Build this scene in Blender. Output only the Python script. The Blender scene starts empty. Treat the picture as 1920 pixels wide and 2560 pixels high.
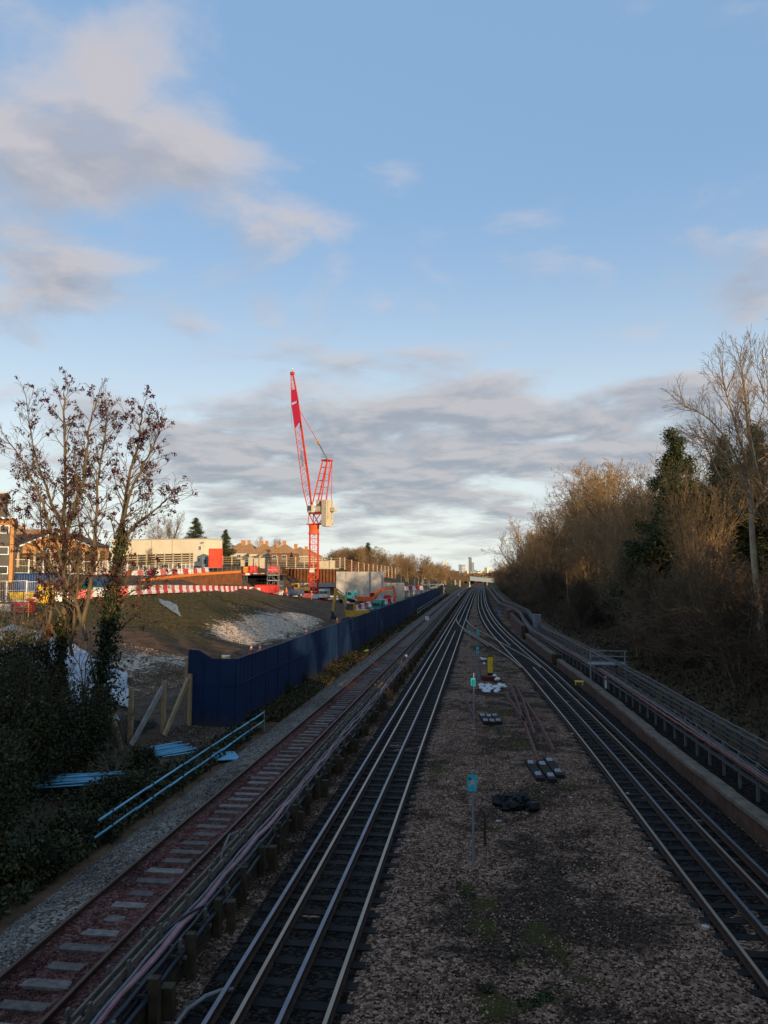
import bpy, math, random
import numpy as np
from mathutils import Vector, Matrix
R=math.radians
rng=np.random.default_rng(7); random.seed(7)
scn=bpy.context.scene; COL=scn.collection
# ------------------------------------------------------------------ camera
FPX=1930.; VPX,VPY=1207.,1425.; CZ=7.1
_d=Vector(((VPX-960)/FPX,-(VPY-1280)/FPX,-1)).normalized()      # world +Y seen from the camera
_u=Vector((0,1,-_d[1]/_d[2])).normalized()
_x=_d.cross(_u)
ROT=Matrix((_x,_d,_u))                                           # camera -> world
cam=bpy.data.cameras.new('camera'); co=bpy.data.objects.new('camera',cam); COL.objects.link(co)
co.matrix_world=Matrix.Translation((0,0,CZ))@ROT.to_4x4()
cam.sensor_fit='VERTICAL'; cam.sensor_height=32.; cam.lens=32.*FPX/2560
cam.clip_start=.2; cam.clip_end=40000
scn.camera=co
def ray(px,py): return ROT@Vector(((px-960)/FPX,-(py-1280)/FPX,-1))
def G(px,py,z=0.):                                               # point of height z seen at a photo pixel
    r=ray(px,py); t=(z-CZ)/r[2]; return Vector((r[0]*t,r[1]*t,z))
def P(px,py,Y):                                                  # point at distance Y along the line
    r=ray(px,py); t=Y/r[1]; return Vector((r[0]*t,Y,CZ+r[2]*t))
# ------------------------------------------------------------------ sun and sky
SUN_AZ=R(36); SUN_EL=R(9.5)                                      # behind the camera, to the right
sdir=Vector((math.sin(SUN_AZ)*math.cos(SUN_EL),-math.cos(SUN_AZ)*math.cos(SUN_EL),math.sin(SUN_EL)))
sl=bpy.data.lights.new('sun','SUN'); sl.energy=5.0; sl.angle=R(.6); sl.color=(1,.72,.40)
so=bpy.data.objects.new('sun',sl); COL.objects.link(so)
so.rotation_euler=(-sdir).to_track_quat('-Z','Y').to_euler(); so.location=(0,0,60)
scn.view_settings.view_transform='Standard'; scn.view_settings.look='None'
scn.view_settings.exposure=.22; scn.view_settings.gamma=1
W=bpy.data.worlds.new('World'); scn.world=W; W.use_nodes=True
nt=W.node_tree; N=nt.nodes; Lk=nt.links; N.clear()
def nd(t,**k):
    n=N.new(t)
    for a,b in k.items(): setattr(n,a,b)
    return n
def mth(op,a,b=None,c=None,clamp=False):
    n=nd('ShaderNodeMath',operation=op); n.use_clamp=clamp
    for i,v in enumerate((a,b,c)):
        if v is None: continue
        if isinstance(v,(int,float)): n.inputs[i].default_value=v
        else: Lk.new(v,n.inputs[i])
    return n.outputs[0]
tc=nd('ShaderNodeTexCoord'); sp=nd('ShaderNodeSeparateXYZ'); Lk.new(tc.outputs['Generated'],sp.inputs[0])
sx,sy,sz=sp.outputs
sky=nd('ShaderNodeTexSky',sky_type='NISHITA'); sky.sun_disc=False; sky.sun_elevation=SUN_EL; sky.sun_rotation=R(144)
sky.altitude=50; sky.air_density=1.0; sky.dust_density=.6; sky.ozone_density=1.6
bg1=nd('ShaderNodeBackground'); bg1.inputs[1].default_value=.15
hsv=nd('ShaderNodeHueSaturation'); hsv.inputs['Saturation'].default_value=1.0; Lk.new(sky.outputs[0],hsv.inputs['Color'])
Lk.new(hsv.outputs[0],bg1.inputs[0])
az=mth('ARCTAN2',sx,sy); el=mth('ARCSINE',sz)
zz=mth('MAXIMUM',sz,0.0); den=mth('ADD',zz,.14)
cx=mth('DIVIDE',sx,den); cy=mth('DIVIDE',sy,den)
cv=nd('ShaderNodeCombineXYZ'); Lk.new(cx,cv.inputs[0]); Lk.new(cy,cv.inputs[1])
def noise(vec,scale,detail,rough,dist=0.,off=None,lac=2.):
    n=nd('ShaderNodeTexNoise'); n.inputs['Scale'].default_value=scale; n.inputs['Detail'].default_value=detail
    n.inputs['Roughness'].default_value=rough; n.inputs['Distortion'].default_value=dist
    if off:
        a=nd('ShaderNodeVectorMath',operation='ADD'); Lk.new(vec,a.inputs[0]); a.inputs[1].default_value=off; vec=a.outputs[0]
    Lk.new(vec,n.inputs['Vector']); return n.outputs['Fac']
def blob(px,py,rx,ry,w):
    r=ray(px,py).normalized(); a0=math.atan2(r[0],r[1]); e0=math.asin(r[2])
    da=mth('MULTIPLY',mth('SUBTRACT',az,a0),FPX/rx); de=mth('MULTIPLY',mth('SUBTRACT',el,e0),FPX/ry)
    s=mth('ADD',mth('MULTIPLY',da,da),mth('MULTIPLY',de,de))
    return mth('MULTIPLY',mth('EXPONENT',mth('MULTIPLY',s,-1.)),w)
BL=[(1050,1130,900,130,.46),(560,1060,230,95,.22),(850,930,230,60,.28),(1250,970,190,70,.26),(1720,960,260,45,.22),
 (1560,1080,330,90,.22),(560,1200,300,60,.12),(1000,1260,600,70,.13),(1000,1345,900,40,.16),(500,1330,350,30,.10),(130,700,120,90,.16),(330,760,140,60,.14),(40,570,250,150,.26),(420,380,210,80,.24),(160,440,200,60,.16),(200,420,160,80,.15),
 (300,120,200,90,.17),(60,260,130,90,.22),(50,850,130,50,.20),(380,900,120,35,.18),(672,770,50,40,.22),(480,840,60,35,.17),
 (1870,730,110,60,.28),(1340,840,110,26,.18),(780,550,130,40,.13),(1000,90,300,90,.07),(1880,560,160,120,-.12),(1800,150,200,150,-.12),(1250,300,400,200,-.05),(60,30,140,50,.15)]
cov=None
for b in BL:
    v=blob(*b); cov=v if cov is None else mth('ADD',cov,v)
# cloud fields: heaps on a high plane
SO=(18.5,6.5,4.5)
nA=noise(cv.outputs[0],2.3,10,.56,.25,off=SO); nB=noise(cv.outputs[0],2.3,10,.56,.25,off=(SO[0]+.05,SO[1]-.09,SO[2]+.03))
big=noise(cv.outputs[0],.55,3,.5,.0,off=(3,1,0))
def dens(n):
    s=mth('ADD',mth('ADD',mth('MULTIPLY_ADD',n,1.75,-.375),mth('MULTIPLY',mth('SUBTRACT',big,.5),.45)),cov)
    m=nd('ShaderNodeMapRange',interpolation_type='SMOOTHSTEP'); Lk.new(s,m.inputs[0])
    m.inputs[1].default_value=.54; m.inputs[2].default_value=1.0; return m.outputs[0]
D=dens(nA)
# light on the side of the heaps turned to the sun
sh=mth('MULTIPLY_ADD',mth('SUBTRACT',nA,nB),6.5,.45,clamp=True)
shw=mth('MULTIPLY_ADD',el,1.3,-.07,clamp=True)                    # high clouds catch more of the light than low ones
lit=mth('ADD',mth('MULTIPLY',sh,.55),mth('MULTIPLY',shw,.9),clamp=True)
rim=mth('SUBTRACT',1.,mth('POWER',D,1.4))
lit=mth('ADD',mth('MULTIPLY',lit,.8),mth('MULTIPLY',rim,.25),clamp=True)
cm=nd('ShaderNodeMix',data_type='RGBA'); cm.inputs[6].default_value=(.20,.235,.30,1); cm.inputs[7].default_value=(.63,.56,.54,1)
Lk.new(lit,cm.inputs[0])
bg2=nd('ShaderNodeBackground'); Lk.new(cm.outputs[2],bg2.inputs[0]); bg2.inputs[1].default_value=1.
# thin high veil that whitens towards the horizon
veil=nd('ShaderNodeBackground'); vr=nd('ShaderNodeMix',data_type='RGBA'); vr.inputs[6].default_value=(.74,.80,.80,1); vr.inputs[7].default_value=(.25,.42,.67,1)
vm=nd('ShaderNodeMapRange',interpolation_type='SMOOTHERSTEP'); Lk.new(el,vm.inputs[0]); vm.inputs[1].default_value=R(-2); vm.inputs[2].default_value=R(30)
Lk.new(vm.outputs[0],vr.inputs[0]); Lk.new(vr.outputs[2],veil.inputs[0])
vf=nd('ShaderNodeMapRange'); Lk.new(el,vf.inputs[0]); vf.inputs[1].default_value=0; vf.inputs[2].default_value=R(30); vf.inputs[3].default_value=.85; vf.inputs[4].default_value=.72
m0=nd('ShaderNodeMixShader'); Lk.new(vf.outputs[0],m0.inputs[0]); Lk.new(bg1.outputs[0],m0.inputs[1]); Lk.new(veil.outputs[0],m0.inputs[2])
mx=nd('ShaderNodeMixShader'); 
fade=nd('ShaderNodeMapRange'); Lk.new(el,fade.inputs[0]); fade.inputs[1].default_value=R(-.5); fade.inputs[2].default_value=R(4.5)
fade.inputs[3].default_value=.35; fade.inputs[4].default_value=.80
Lk.new(mth('MULTIPLY',D,fade.outputs[0]),mx.inputs[0]); Lk.new(m0.outputs[0],mx.inputs[1]); Lk.new(bg2.outputs[0],mx.inputs[2])
ow=nd('ShaderNodeOutputWorld'); Lk.new(mx.outputs[0],ow.inputs[0])
# ------------------------------------------------------------------ mesh helpers
def tag(o,label=None,cat=None,group=None,kind=None):
    if label: o['label']=label
    if cat: o['category']=cat
    if group: o['group']=group
    if kind: o['kind']=kind
    return o
def empty(name,loc=(0,0,0),rz=0.,label=None,cat=None,group=None):
    o=bpy.data.objects.new(name,None); COL.objects.link(o); o.location=loc; o.rotation_euler=(0,0,rz)
    o.empty_display_size=.2
    return tag(o,label,cat,group)
class MB:
    def __init__(s): s.v=[]; s.f=[]; s.m=[]; s.mi=0
    def add(s,vs,fs):
        n=len(s.v); s.v.extend([tuple(v) for v in vs]); s.f.extend([tuple(i+n for i in f) for f in fs]); s.m.extend([s.mi]*len(fs)); return s
    def box(s,c,d,rz=0.,bev=0):
        x,y,z=d[0]/2,d[1]/2,d[2]/2; c=Vector(c); M=Matrix.Rotation(rz,3,'Z')
        vs=[c+M@Vector((a*x,b*y,e*z)) for e in(-1,1) for a,b in((-1,-1),(1,-1),(1,1),(-1,1))]
        return s.add(vs,[(3,2,1,0),(4,5,6,7),(0,1,5,4),(1,2,6,5),(2,3,7,6),(3,0,4,7)])
    def bar(s,a,b,w,h=None,up=(0,0,1)):
        h=h or w; a=Vector(a); b=Vector(b); d=(b-a).normalized(); u=Vector(up)
        if abs(d.dot(u))>.98: u=Vector((1,0,0)) if abs(d.x)<.9 else Vector((0,1,0))
        r=d.cross(u).normalized(); u=r.cross(d)
        vs=[p+r*(i*w/2)+u*(j*h/2) for p in(a,b) for i,j in((-1,-1),(1,-1),(1,1),(-1,1))]
        return s.add(vs,[(3,2,1,0),(4,5,6,7),(0,1,5,4),(1,2,6,5),(2,3,7,6),(3,0,4,7)])
    def tube(s,pts,r,n=6,cap=True):
        pts=[Vector(p) for p in pts]; k=len(pts)
        rs=r if hasattr(r,'__len__') else [r]*k
        vs=[]; ref=None
        for i,p in enumerate(pts):
            d=(pts[min(i+1,k-1)]-pts[max(i-1,0)]).normalized()
            if ref is None: ref=Vector((0,0,1)) if abs(d.z)<.9 else Vector((1,0,0))
            a=(ref-d*ref.dot(d)).normalized(); ref=a; b=d.cross(a)
            for j in range(n):
                t=2*math.pi*j/n; vs.append(p+(a*math.cos(t)+b*math.sin(t))*rs[i])
        fs=[(i*n+j,i*n+(j+1)%n,(i+1)*n+(j+1)%n,(i+1)*n+j) for i in range(k-1) for j in range(n)]
        if cap: fs+=[tuple(range(n))[::-1],tuple(range((k-1)*n,k*n))]
        return s.add(vs,fs)
    def prism(s,poly,axis,t0,t1):        # polygon (a,b) extruded along an axis
        def mk(a,b,t): return {'x':(t,a,b),'y':(a,t,b),'z':(a,b,t)}[axis]
        n=len(poly); vs=[mk(a,b,t0) for a,b in poly]+[mk(a,b,t1) for a,b in poly]
        return s.add(vs,[tuple(range(n))[::-1],tuple(range(n,2*n))]+[(i,(i+1)%n,n+(i+1)%n,n+i) for i in range(n)])
    def sweep(s,prof,path,mfun=None):    # profile (x,z) swept along a path of (point, lateral) pairs
        n=len(prof); vs=[]
        for p,l in path:
            for a,b in prof: vs.append((p[0]+l[0]*a,p[1]+l[1]*a,p[2]+b))
        base=len(s.v); s.v.extend(vs)
        for i in range(len(path)-1):
            for j in range(n):
                s.f.append((base+i*n+j,base+i*n+(j+1)%n,base+(i+1)*n+(j+1)%n,base+(i+1)*n+j)); s.m.append(mfun(j) if mfun else s.mi)
        s.f.append(tuple(base+j for j in range(n))[::-1]); s.m.append(s.mi)
        s.f.append(tuple(base+(len(path)-1)*n+j for j in range(n))); s.m.append(s.mi)
        return s
    def ball(s,c,r,sc=(1,1,1),n=8,jit=0.):
        c=Vector(c); vs=[c+Vector((0,0,-r*sc[2]))]; k=max(3,n//2)
        for i in range(1,k):
            t=math.pi*i/k-math.pi/2
            for j in range(n):
                q=2*math.pi*j/n; f=1+random.uniform(-jit,jit)
                vs.append(c+Vector((math.cos(t)*math.cos(q)*sc[0],math.cos(t)*math.sin(q)*sc[1],math.sin(t)*sc[2]))*r*f)
        vs.append(c+Vector((0,0,r*sc[2]))); L=len(vs)-1
        fs=[(0,1+(j+1)%n,1+j) for j in range(n)]
        for i in range(k-2):
            for j in range(n): a=1+i*n; fs.append((a+j,a+(j+1)%n,a+n+(j+1)%n,a+n+j))
        a=1+(k-2)*n; fs+=[(a+j,a+(j+1)%n,L) for j in range(n)]
        return s.add(vs,fs)
    def build(s,name,mats,parent=None,label=None,cat=None,group=None,kind=None,smooth=False,loc=None):
        me=bpy.data.meshes.new(name); off=Vector((0,0,0))
        if parent is not None and loc is None: off=s.off if hasattr(s,'off') else Vector((0,0,0))
        v=[(a[0]-off[0],a[1]-off[1],a[2]-off[2]) for a in s.v]
        me.from_pydata(v,[],s.f)
        if not isinstance(mats,(list,tuple)): mats=[mats]
        for m in mats: me.materials.append(m)
        if len(mats)>1: me.polygons.foreach_set('material_index',s.m)
        if smooth: me.polygons.foreach_set('use_smooth',[True]*len(s.f))
        me.update()
        o=bpy.data.objects.new(name,me); COL.objects.link(o)
        if parent is not None: o.parent=parent
        if loc is not None: o.location=loc
        return tag(o,label,cat,group,kind)
def WB(parent):          # mesh in world coordinates under a parent that stands at its location (no rotation)
    m=MB(); m.off=Vector(parent.location); return m
def npmesh(name,v,f,mats,midx=None,parent=None,smooth=False,**k):
    me=bpy.data.meshes.new(name); v=np.asarray(v,dtype=np.float32); f=np.asarray(f,dtype=np.int32)
    if parent is not None: v=v-np.array(parent.location,dtype=np.float32) if k.pop('world',False) else v
    else: k.pop('world',None)
    me.vertices.add(len(v)); me.vertices.foreach_set('co',v.ravel())
    w=f.shape[1]; me.loops.add(f.size); me.loops.foreach_set('vertex_index',f.ravel())
    me.polygons.add(len(f)); me.polygons.foreach_set('loop_start',np.arange(len(f),dtype=np.int32)*w)
    if smooth: me.polygons.foreach_set('use_smooth',np.ones(len(f),dtype=bool))
    if not isinstance(mats,(list,tuple)): mats=[mats]
    for m in mats: me.materials.append(m)
    if midx is not None: me.polygons.foreach_set('material_index',np.asarray(midx,dtype=np.int32))
    me.update(); me.validate()
    o=bpy.data.objects.new(name,me); COL.objects.link(o)
    if parent is not None: o.parent=parent
    return tag(o,**k)
def copy_tree(o,parent=None):
    c=o.copy(); COL.objects.link(c); c.parent=parent
    for ch in o.children: copy_tree(ch,c)
    return c
def place(proto,first,loc,rz=0.,sc=None,label=None,group=None):
    o=proto if first else copy_tree(proto)
    o.location=loc; o.rotation_euler=(0,0,rz)
    if sc: o.scale=(sc,sc,sc) if not hasattr(sc,'__len__') else sc
    if label: o['label']=label
    if group: o['group']=group
    return o
# ------------------------------------------------------------------ materials
MATS={}
def mat(name,col,rough=.8,metal=0.,var=.18,vs=3.,bump=.0,bs=30.,col2=None,rnd=0.,spec=.3,island=False,obj=False,trans=None):
    if name in MATS: return MATS[name]
    m=bpy.data.materials.new(name); m.use_nodes=True; t=m.node_tree; n=t.nodes; l=t.links
    b=n['Principled BSDF']; b.inputs['Roughness'].default_value=rough; b.inputs['Metallic'].default_value=metal
    b.inputs['Specular IOR Level'].default_value=spec
    g=n.new('ShaderNodeNewGeometry'); tx=n.new('ShaderNodeTexNoise'); tx.inputs['Scale'].default_value=vs; tx.inputs['Detail'].default_value=6
    tx.inputs['Roughness'].default_value=.65; l.new(g.outputs['Position'],tx.inputs['Vector'])
    mr=n.new('ShaderNodeMapRange'); l.new(tx.outputs['Fac'],mr.inputs[0]); mr.inputs[1].default_value=.3; mr.inputs[2].default_value=.7
    mx=n.new('ShaderNodeMix'); mx.data_type='RGBA'; c=col
    if col2 is None: a=[x*(1-var) for x in c]; bb=[min(1,x*(1+var)) for x in c]
    else: a,bb=c,col2
    mx.inputs[6].default_value=(*a,1); mx.inputs[7].default_value=(*bb,1); l.new(mr.outputs[0],mx.inputs[0]); out=mx.outputs[2]
    if rnd>0:
        hv=n.new('ShaderNodeHueSaturation'); l.new(out,hv.inputs['Color'])
        rr=n.new('ShaderNodeMapRange'); rr.inputs[3].default_value=1-rnd; rr.inputs[4].default_value=1+rnd
        if island: l.new(g.outputs['Random Per Island'],rr.inputs[0])
        else: oi=n.new('ShaderNodeObjectInfo'); l.new(oi.outputs['Random'],rr.inputs[0])
        l.new(rr.outputs[0],hv.inputs['Value']); out=hv.outputs[0]
    l.new(out,b.inputs['Base Color'])
    if bump>0:
        t2=n.new('ShaderNodeTexNoise'); t2.inputs['Scale'].default_value=bs; t2.inputs['Detail'].default_value=4; l.new(g.outputs['Position'],t2.inputs['Vector'])
        bp=n.new('ShaderNodeBump'); bp.inputs['Strength'].default_value=bump; bp.inputs['Distance'].default_value=.05
        l.new(t2.outputs['Fac'],bp.inputs['Height']); l.new(bp.outputs[0],b.inputs['Normal'])
    if trans: b.inputs['Transmission Weight'].default_value=trans
    MATS[name]=m; return m
def ballast_mat(name,cols,scale=18.,patch=None,soil=False):
    m=bpy.data.materials.new(name); m.use_nodes=True; t=m.node_tree; n=t.nodes; l=t.links; b=n['Principled BSDF']
    b.inputs['Roughness'].default_value=.95; b.inputs['Specular IOR Level'].default_value=.1
    g=n.new('ShaderNodeNewGeometry'); v=n.new('ShaderNodeTexVoronoi'); v.inputs['Scale'].default_value=scale; l.new(g.outputs['Position'],v.inputs['Vector'])
    sp=n.new('ShaderNodeSeparateXYZ'); l.new(v.outputs['Color'],sp.inputs[0])
    cr=n.new('ShaderNodeValToRGB'); cr.color_ramp.interpolation='LINEAR'; e=cr.color_ramp.elements
    e[0].position=0; e[0].color=(*cols[0],1); e[1].position=1; e[1].color=(*cols[-1],1)
    for i,c in enumerate(cols[1:-1]): q=e.new((i+1)/(len(cols)-1)); q.color=(*c,1)
    l.new(sp.outputs[0],cr.inputs[0]); out=cr.outputs[0]
    if patch:
        for (c,sc,lo,hi,amt) in patch:
            q=n.new('ShaderNodeTexNoise'); q.inputs['Scale'].default_value=sc; q.inputs['Detail'].default_value=7; q.inputs['Roughness'].default_value=.7
            l.new(g.outputs['Position'],q.inputs['Vector']); r=n.new('ShaderNodeMapRange'); l.new(q.outputs['Fac'],r.inputs[0])
            r.inputs[1].default_value=lo; r.inputs[2].default_value=hi; r.inputs[4].default_value=amt
            x=n.new('ShaderNodeMix'); x.data_type='RGBA'; l.new(r.outputs[0],x.inputs[0]); l.new(out,x.inputs[6]); x.inputs[7].default_value=(*c,1); out=x.outputs[2]
    if soil:
        for an,c in (('soil',(.012,.009,.006)),('moss',(.050,.048,.008))):
            at=n.new('ShaderNodeAttribute'); at.attribute_name=an; x=n.new('ShaderNodeMix'); x.data_type='RGBA'; l.new(at.outputs['Fac'],x.inputs[0]); l.new(out,x.inputs[6]); x.inputs[7].default_value=(*c,1); out=x.outputs[2]
    l.new(out,b.inputs['Base Color'])
    bp=n.new('ShaderNodeBump'); bp.invert=True; bp.inputs['Strength'].default_value=.9; bp.inputs['Distance'].default_value=.05; l.new(v.outputs['Distance'],bp.inputs['Height']); l.new(bp.outputs[0],b.inputs['Normal'])
    MATS[name]=m; return m
M_ball=ballast_mat('ballast_brown',[(.012,.007,.004),(.085,.044,.027),(.20,.112,.072),(.42,.265,.185)],16,None,True)
M_ballL=ballast_mat('ballast_grey',[(.03,.022,.017),(.11,.088,.070),(.20,.165,.135),(.34,.29,.245)],17,[((.06,.05,.035),.5,.55,.68,.6)])
M_ballR=ballast_mat('ballast_red',[(.03,.012,.010),(.085,.032,.026),(.13,.052,.042),(.18,.10,.082)],17,[((.05,.035,.03),.8,.58,.7,.5)])
M_ballD=ballast_mat('ballast_oily',[(.002,.0015,.001),(.008,.006,.005),(.018,.013,.010),(.045,.033,.026)],16)
M_railtop=mat('polished_rail_steel',(.30,.235,.18),.40,.8,.15,.6)
M_railside=mat('rusty_rail_side',(.05,.024,.014),.85,0,.3,6)
M_raildark=mat('dark_conductor_steel',(.16,.17,.20),.42,1.,.2,2)
M_railold=mat('brown_rusted_rail_head',(.10,.05,.032),.6,.3,.25,4)
M_scrap=mat('scrap_rust',(.135,.058,.044),.85,0,.35,5)
M_slpd=mat('oily_timber',(.0065,.005,.004),.85,0,.5,5,.3,20,rnd=.5)
M_slpw=mat('tarred_timber',(.014,.011,.009),.85,0,.4,5,.3,20)
M_slpc=mat('weathered_concrete_sleeper',(.14,.115,.10),.9,0,.5,6,.2,25,rnd=.35)
M_timber=mat('new_timber',(.38,.26,.14),.8,0,.3,4,.2,20)
M_timberg=mat('greyed_timber',(.14,.11,.08),.9,0,.35,4,.2,20)
M_timberd=mat('dark_mossy_timber',(.05,.035,.018),.9,0,.5,4,.2,20)
M_galv=mat('galvanised_steel',(.24,.26,.28),.5,.5,.25,4)
M_cabd=mat('black_cable',(.02,.022,.028),.5,0,.2,3)
M_cabg=mat('grey_cable',(.17,.17,.17),.6,0,.25,3)
M_cabp=mat('pink_cable',(.38,.20,.21),.6,0,.25,3)
M_cabdp=mat('dull_red_cable',(.40,.12,.08),.6,0,.25,3)
M_navy=mat('navy_hoarding_paint',(.0022,.017,.062),.6,0,.3,.9,.05,8,col2=(.004,.027,.085))
def mud(m,z0,z1,c):          # splashed mud along the bottom of a wall: it belongs to the surface, its edge is ragged
    t=m.node_tree; n=t.nodes; l=t.links; b=n['Principled BSDF']; src=b.inputs['Base Color'].links[0].from_socket
    g=n.new('ShaderNodeNewGeometry'); s_=n.new('ShaderNodeSeparateXYZ'); l.new(g.outputs['Position'],s_.inputs[0]); q=n.new('ShaderNodeTexNoise'); q.inputs['Scale'].default_value=2.2; q.inputs['Detail'].default_value=9; l.new(g.outputs['Position'],q.inputs['Vector'])
    a=n.new('ShaderNodeMath'); a.operation='MULTIPLY_ADD'; l.new(q.outputs['Fac'],a.inputs[0]); a.inputs[1].default_value=-1.6; l.new(s_.outputs[2],a.inputs[2])
    r=n.new('ShaderNodeMapRange'); l.new(a.outputs[0],r.inputs[0]); r.inputs[1].default_value=z1; r.inputs[2].default_value=z0; r.inputs[4].default_value=.6
    x=n.new('ShaderNodeMix'); x.data_type='RGBA'; l.new(r.outputs[0],x.inputs[0]); l.new(src,x.inputs[6]); x.inputs[7].default_value=(*c,1); l.new(x.outputs[2],b.inputs['Base Color'])
mud(M_navy,-.75,-.25,(.05,.036,.026))
M_conc=mat('pale_new_concrete',(.42,.39,.35),.85,0,.22,.45,.1,6)
M_concd=mat('old_stained_concrete',(.062,.044,.031),.9,0,.5,1.5,.4,9)
M_brickold=mat('old_red_brown_edge',(.085,.042,.028),.9,0,.45,2.5,.4,12)
M_rust=mat('rusty_sheet_pile',(.16,.062,.025),.8,.1,.4,.9,.1,6)
M_red=mat('red_plastic',(.55,.035,.03),.45,0,.15,1.,0)
M_redf=mat('faded_red_plastic',(.58,.13,.11),.5,0,.2,1.)
M_white=mat('white_plastic',(.75,.73,.70),.5,0,.12,1.)
M_orange=mat('orange_mesh',(.75,.20,.03),.7,0,.25,3)
M_hivis=mat('hi_vis_orange',(.9,.16,.02),.7,0,.1,5)
M_yellow=mat('plant_yellow',(.46,.25,.03),.45,0,.2,2)
M_yelb=mat('bright_yellow',(.8,.50,.02),.5,0,.15,2)
M_crane=mat('crane_red',(.50,.040,.012),.42,0,.15,1)
M_crimson=mat('crimson_banner',(.42,.012,.05),.6,0,.1,1)
M_crmach=mat('cream_steel',(.50,.43,.31),.6,0,.15,1.2)
M_black=mat('black_rubber',(.012,.012,.012),.6,0,.2,4)
M_dark=mat('dark_steel',(.03,.03,.035),.5,.3,.2,4)
M_glass=mat('window_glass',(.03,.04,.05),.08,0,.1,1,spec=.8)
M_cyan=mat('cyan_plate',(.02,.42,.50),.5,0,.08,6)
M_bluepipe=mat('pale_blue_pipe',(.15,.40,.55),.4,0,.12,5,rnd=.2)
M_soil=mat('dug_soil',(.05,.028,.018),.95,0,.4,3,.5,12)
M_tarp=mat('white_geotextile',(.38,.38,.40),.8,0,.2,1.5,.3,5)
M_bag=mat('white_bag_plastic',(.68,.68,.68),.6,0,.1,12,.2,20)
# ------------------------------------------------------------------ terrain
def lat_table(tab):
    ys=[a for a,_ in tab]; xs=[b for _,b in tab]
    return lambda y: float(np.interp(y,ys,xs))
def zc(y): return -4.2e-5*max(0.,y-190)**2 if y<520 else -4.574-.0105*(y-520) if y<900 else -8.5
class Spl:     # smooth curve x(y) through points
    def __init__(s,tab):
        s.y=np.array([a for a,_ in tab],float); s.x=np.array([b for _,b in tab],float)
        h=np.diff(s.y); dl=np.diff(s.x)/h; m=np.zeros(len(s.y)); m[0]=dl[0]; m[-1]=dl[-1]
        for i in range(1,len(m)-1): m[i]=0 if dl[i-1]*dl[i]<=0 else 2*dl[i-1]*dl[i]/(dl[i-1]+dl[i])
        s.m=m
    def __call__(s,y):
        y=np.clip(y,s.y[0],s.y[-1]); i=np.clip(np.searchsorted(s.y,y)-1,0,len(s.y)-2); h=s.y[i+1]-s.y[i]; t=(y-s.y[i])/h
        return (2*t**3-3*t**2+1)*s.x[i]+(t**3-2*t**2+t)*h*s.m[i]+(-2*t**3+3*t**2)*s.x[i+1]+(t**3-t**2)*h*s.m[i+1]
# centre lines
XC=-3.25; XL=-7.4
RT=Spl([(-30,5.9),(0,5.85),(12,5.6),(21,5.27),(29.6,4.97),(38,4.6),(46,4.2),(55,3.75),(64.5,3.12),(78,2.25),(93,1.4),(109,.75),(130,.2),(162,-.3),(210,-.52),(260,-.58),(1000,-.58)])
EDGE=Spl([(-30,8.0),(12,7.75),(22,7.36),(25,7.16),(33,6.75),(42.7,6.45),(61,5.4),(78,4.45),(90,4.0),(115,3.6),(135,2.9),(170,2.2),(260,1.6),(1000,1.6)])
RUN1=Spl([(8,8.6),(24,7.95),(33,7.6),(51,6.75),(66,5.7),(81,4.85),(95,4.9),(109,5.2),(125,4.4),(143,3.0),(180,2.5),(275,1.9),(420,1.7)])
def cp(px,py,Y): v=P(px,py,Y); return (v.x,v.y,v.z)
CPTS=[cp(*a) for a in [(20,1535,66),(123,1509,78),(317,1487,80),(407,1482,94),(482,1480,110),(560,1479,130),(620,1479,150),(700,1488,163),(800,1498,165),(850,1502,165),
 (400,1560,62),(300,1600,52),(480,1600,60),(350,1735,43),(460,1660,46),(250,1760,39),(100,1700,40),(30,1560,58),(560,1530,92),(600,1512,112),(500,1640,54),
 (570,1556,80),(620,1538,90),(690,1530,98),(760,1535,105),(810,1548,110),(570,1615,68),(620,1618,77),(690,1600,86),(760,1575,97),(820,1560,103),
 (700,1512,128),(780,1518,135),(860,1560,112),(930,1530,140),(900,1500,180),(1000,1490,200),(1100,1488,225),(780,1500,178),(450,1472,130),
 (330,1452,107),(450,1437,127),(600,1431,152),(0,1458,92),(100,1452,96),(200,1440,105),(700,1420,197),(600,1422,178),(640,1400,235),(300,1402,190),(100,1405,140),(500,1412,200),
 (860,1421,205),(990,1452,240),(900,1442,280),(1050,1455,330),(820,1410,260),(400,1395,260),(640,1385,320),(0,1400,200),(-150,1400,150),(-150,1480,70),(-150,1620,45)]]
CPTS+=[(-12,y,0.) for y in (5,15,25,34,45,60)]+[(-12.2,y,-.1) for y in (80,100,125,150,175,200,230)]+[(-18,y,.1) for y in (8,18,28)]+[(-30,y,1.) for y in (8,20)]+[(-45,25,2),(-70,20,4),(-90,60,5),(-110,110,9),(-120,200,12),(-60,400,9),(-30,400,3),(-14,300,-.5),(-14,420,-2.6),(-100,420,12)]
CPTS+=[(-16,38,.1),*[cp(*a) for a in [(430,1461,112),(500,1468,128),(590,1470,142),(650,1476,158),(620,1476,156),(770,1482,178),(840,1485,175),(700,1480,170),(900,1452,212),(950,1462,215)]],(-17,48,.1),(-15,60,0),(-15.5,72,-.2)]
CA=np.array(CPTS); 
def _phi(r): return r
_D=np.sqrt(((CA[:,None,:2]-CA[None,:,:2])**2).sum(-1)); _A=np.block([[_D,np.c_[np.ones(len(CA)),CA[:,:2]]],[np.c_[np.ones(len(CA)),CA[:,:2]].T,np.zeros((3,3))]])
_A[:len(CA),:len(CA)]-=np.eye(len(CA))*.6
_w=np.linalg.solve(_A,np.r_[CA[:,2],0,0,0])
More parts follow.
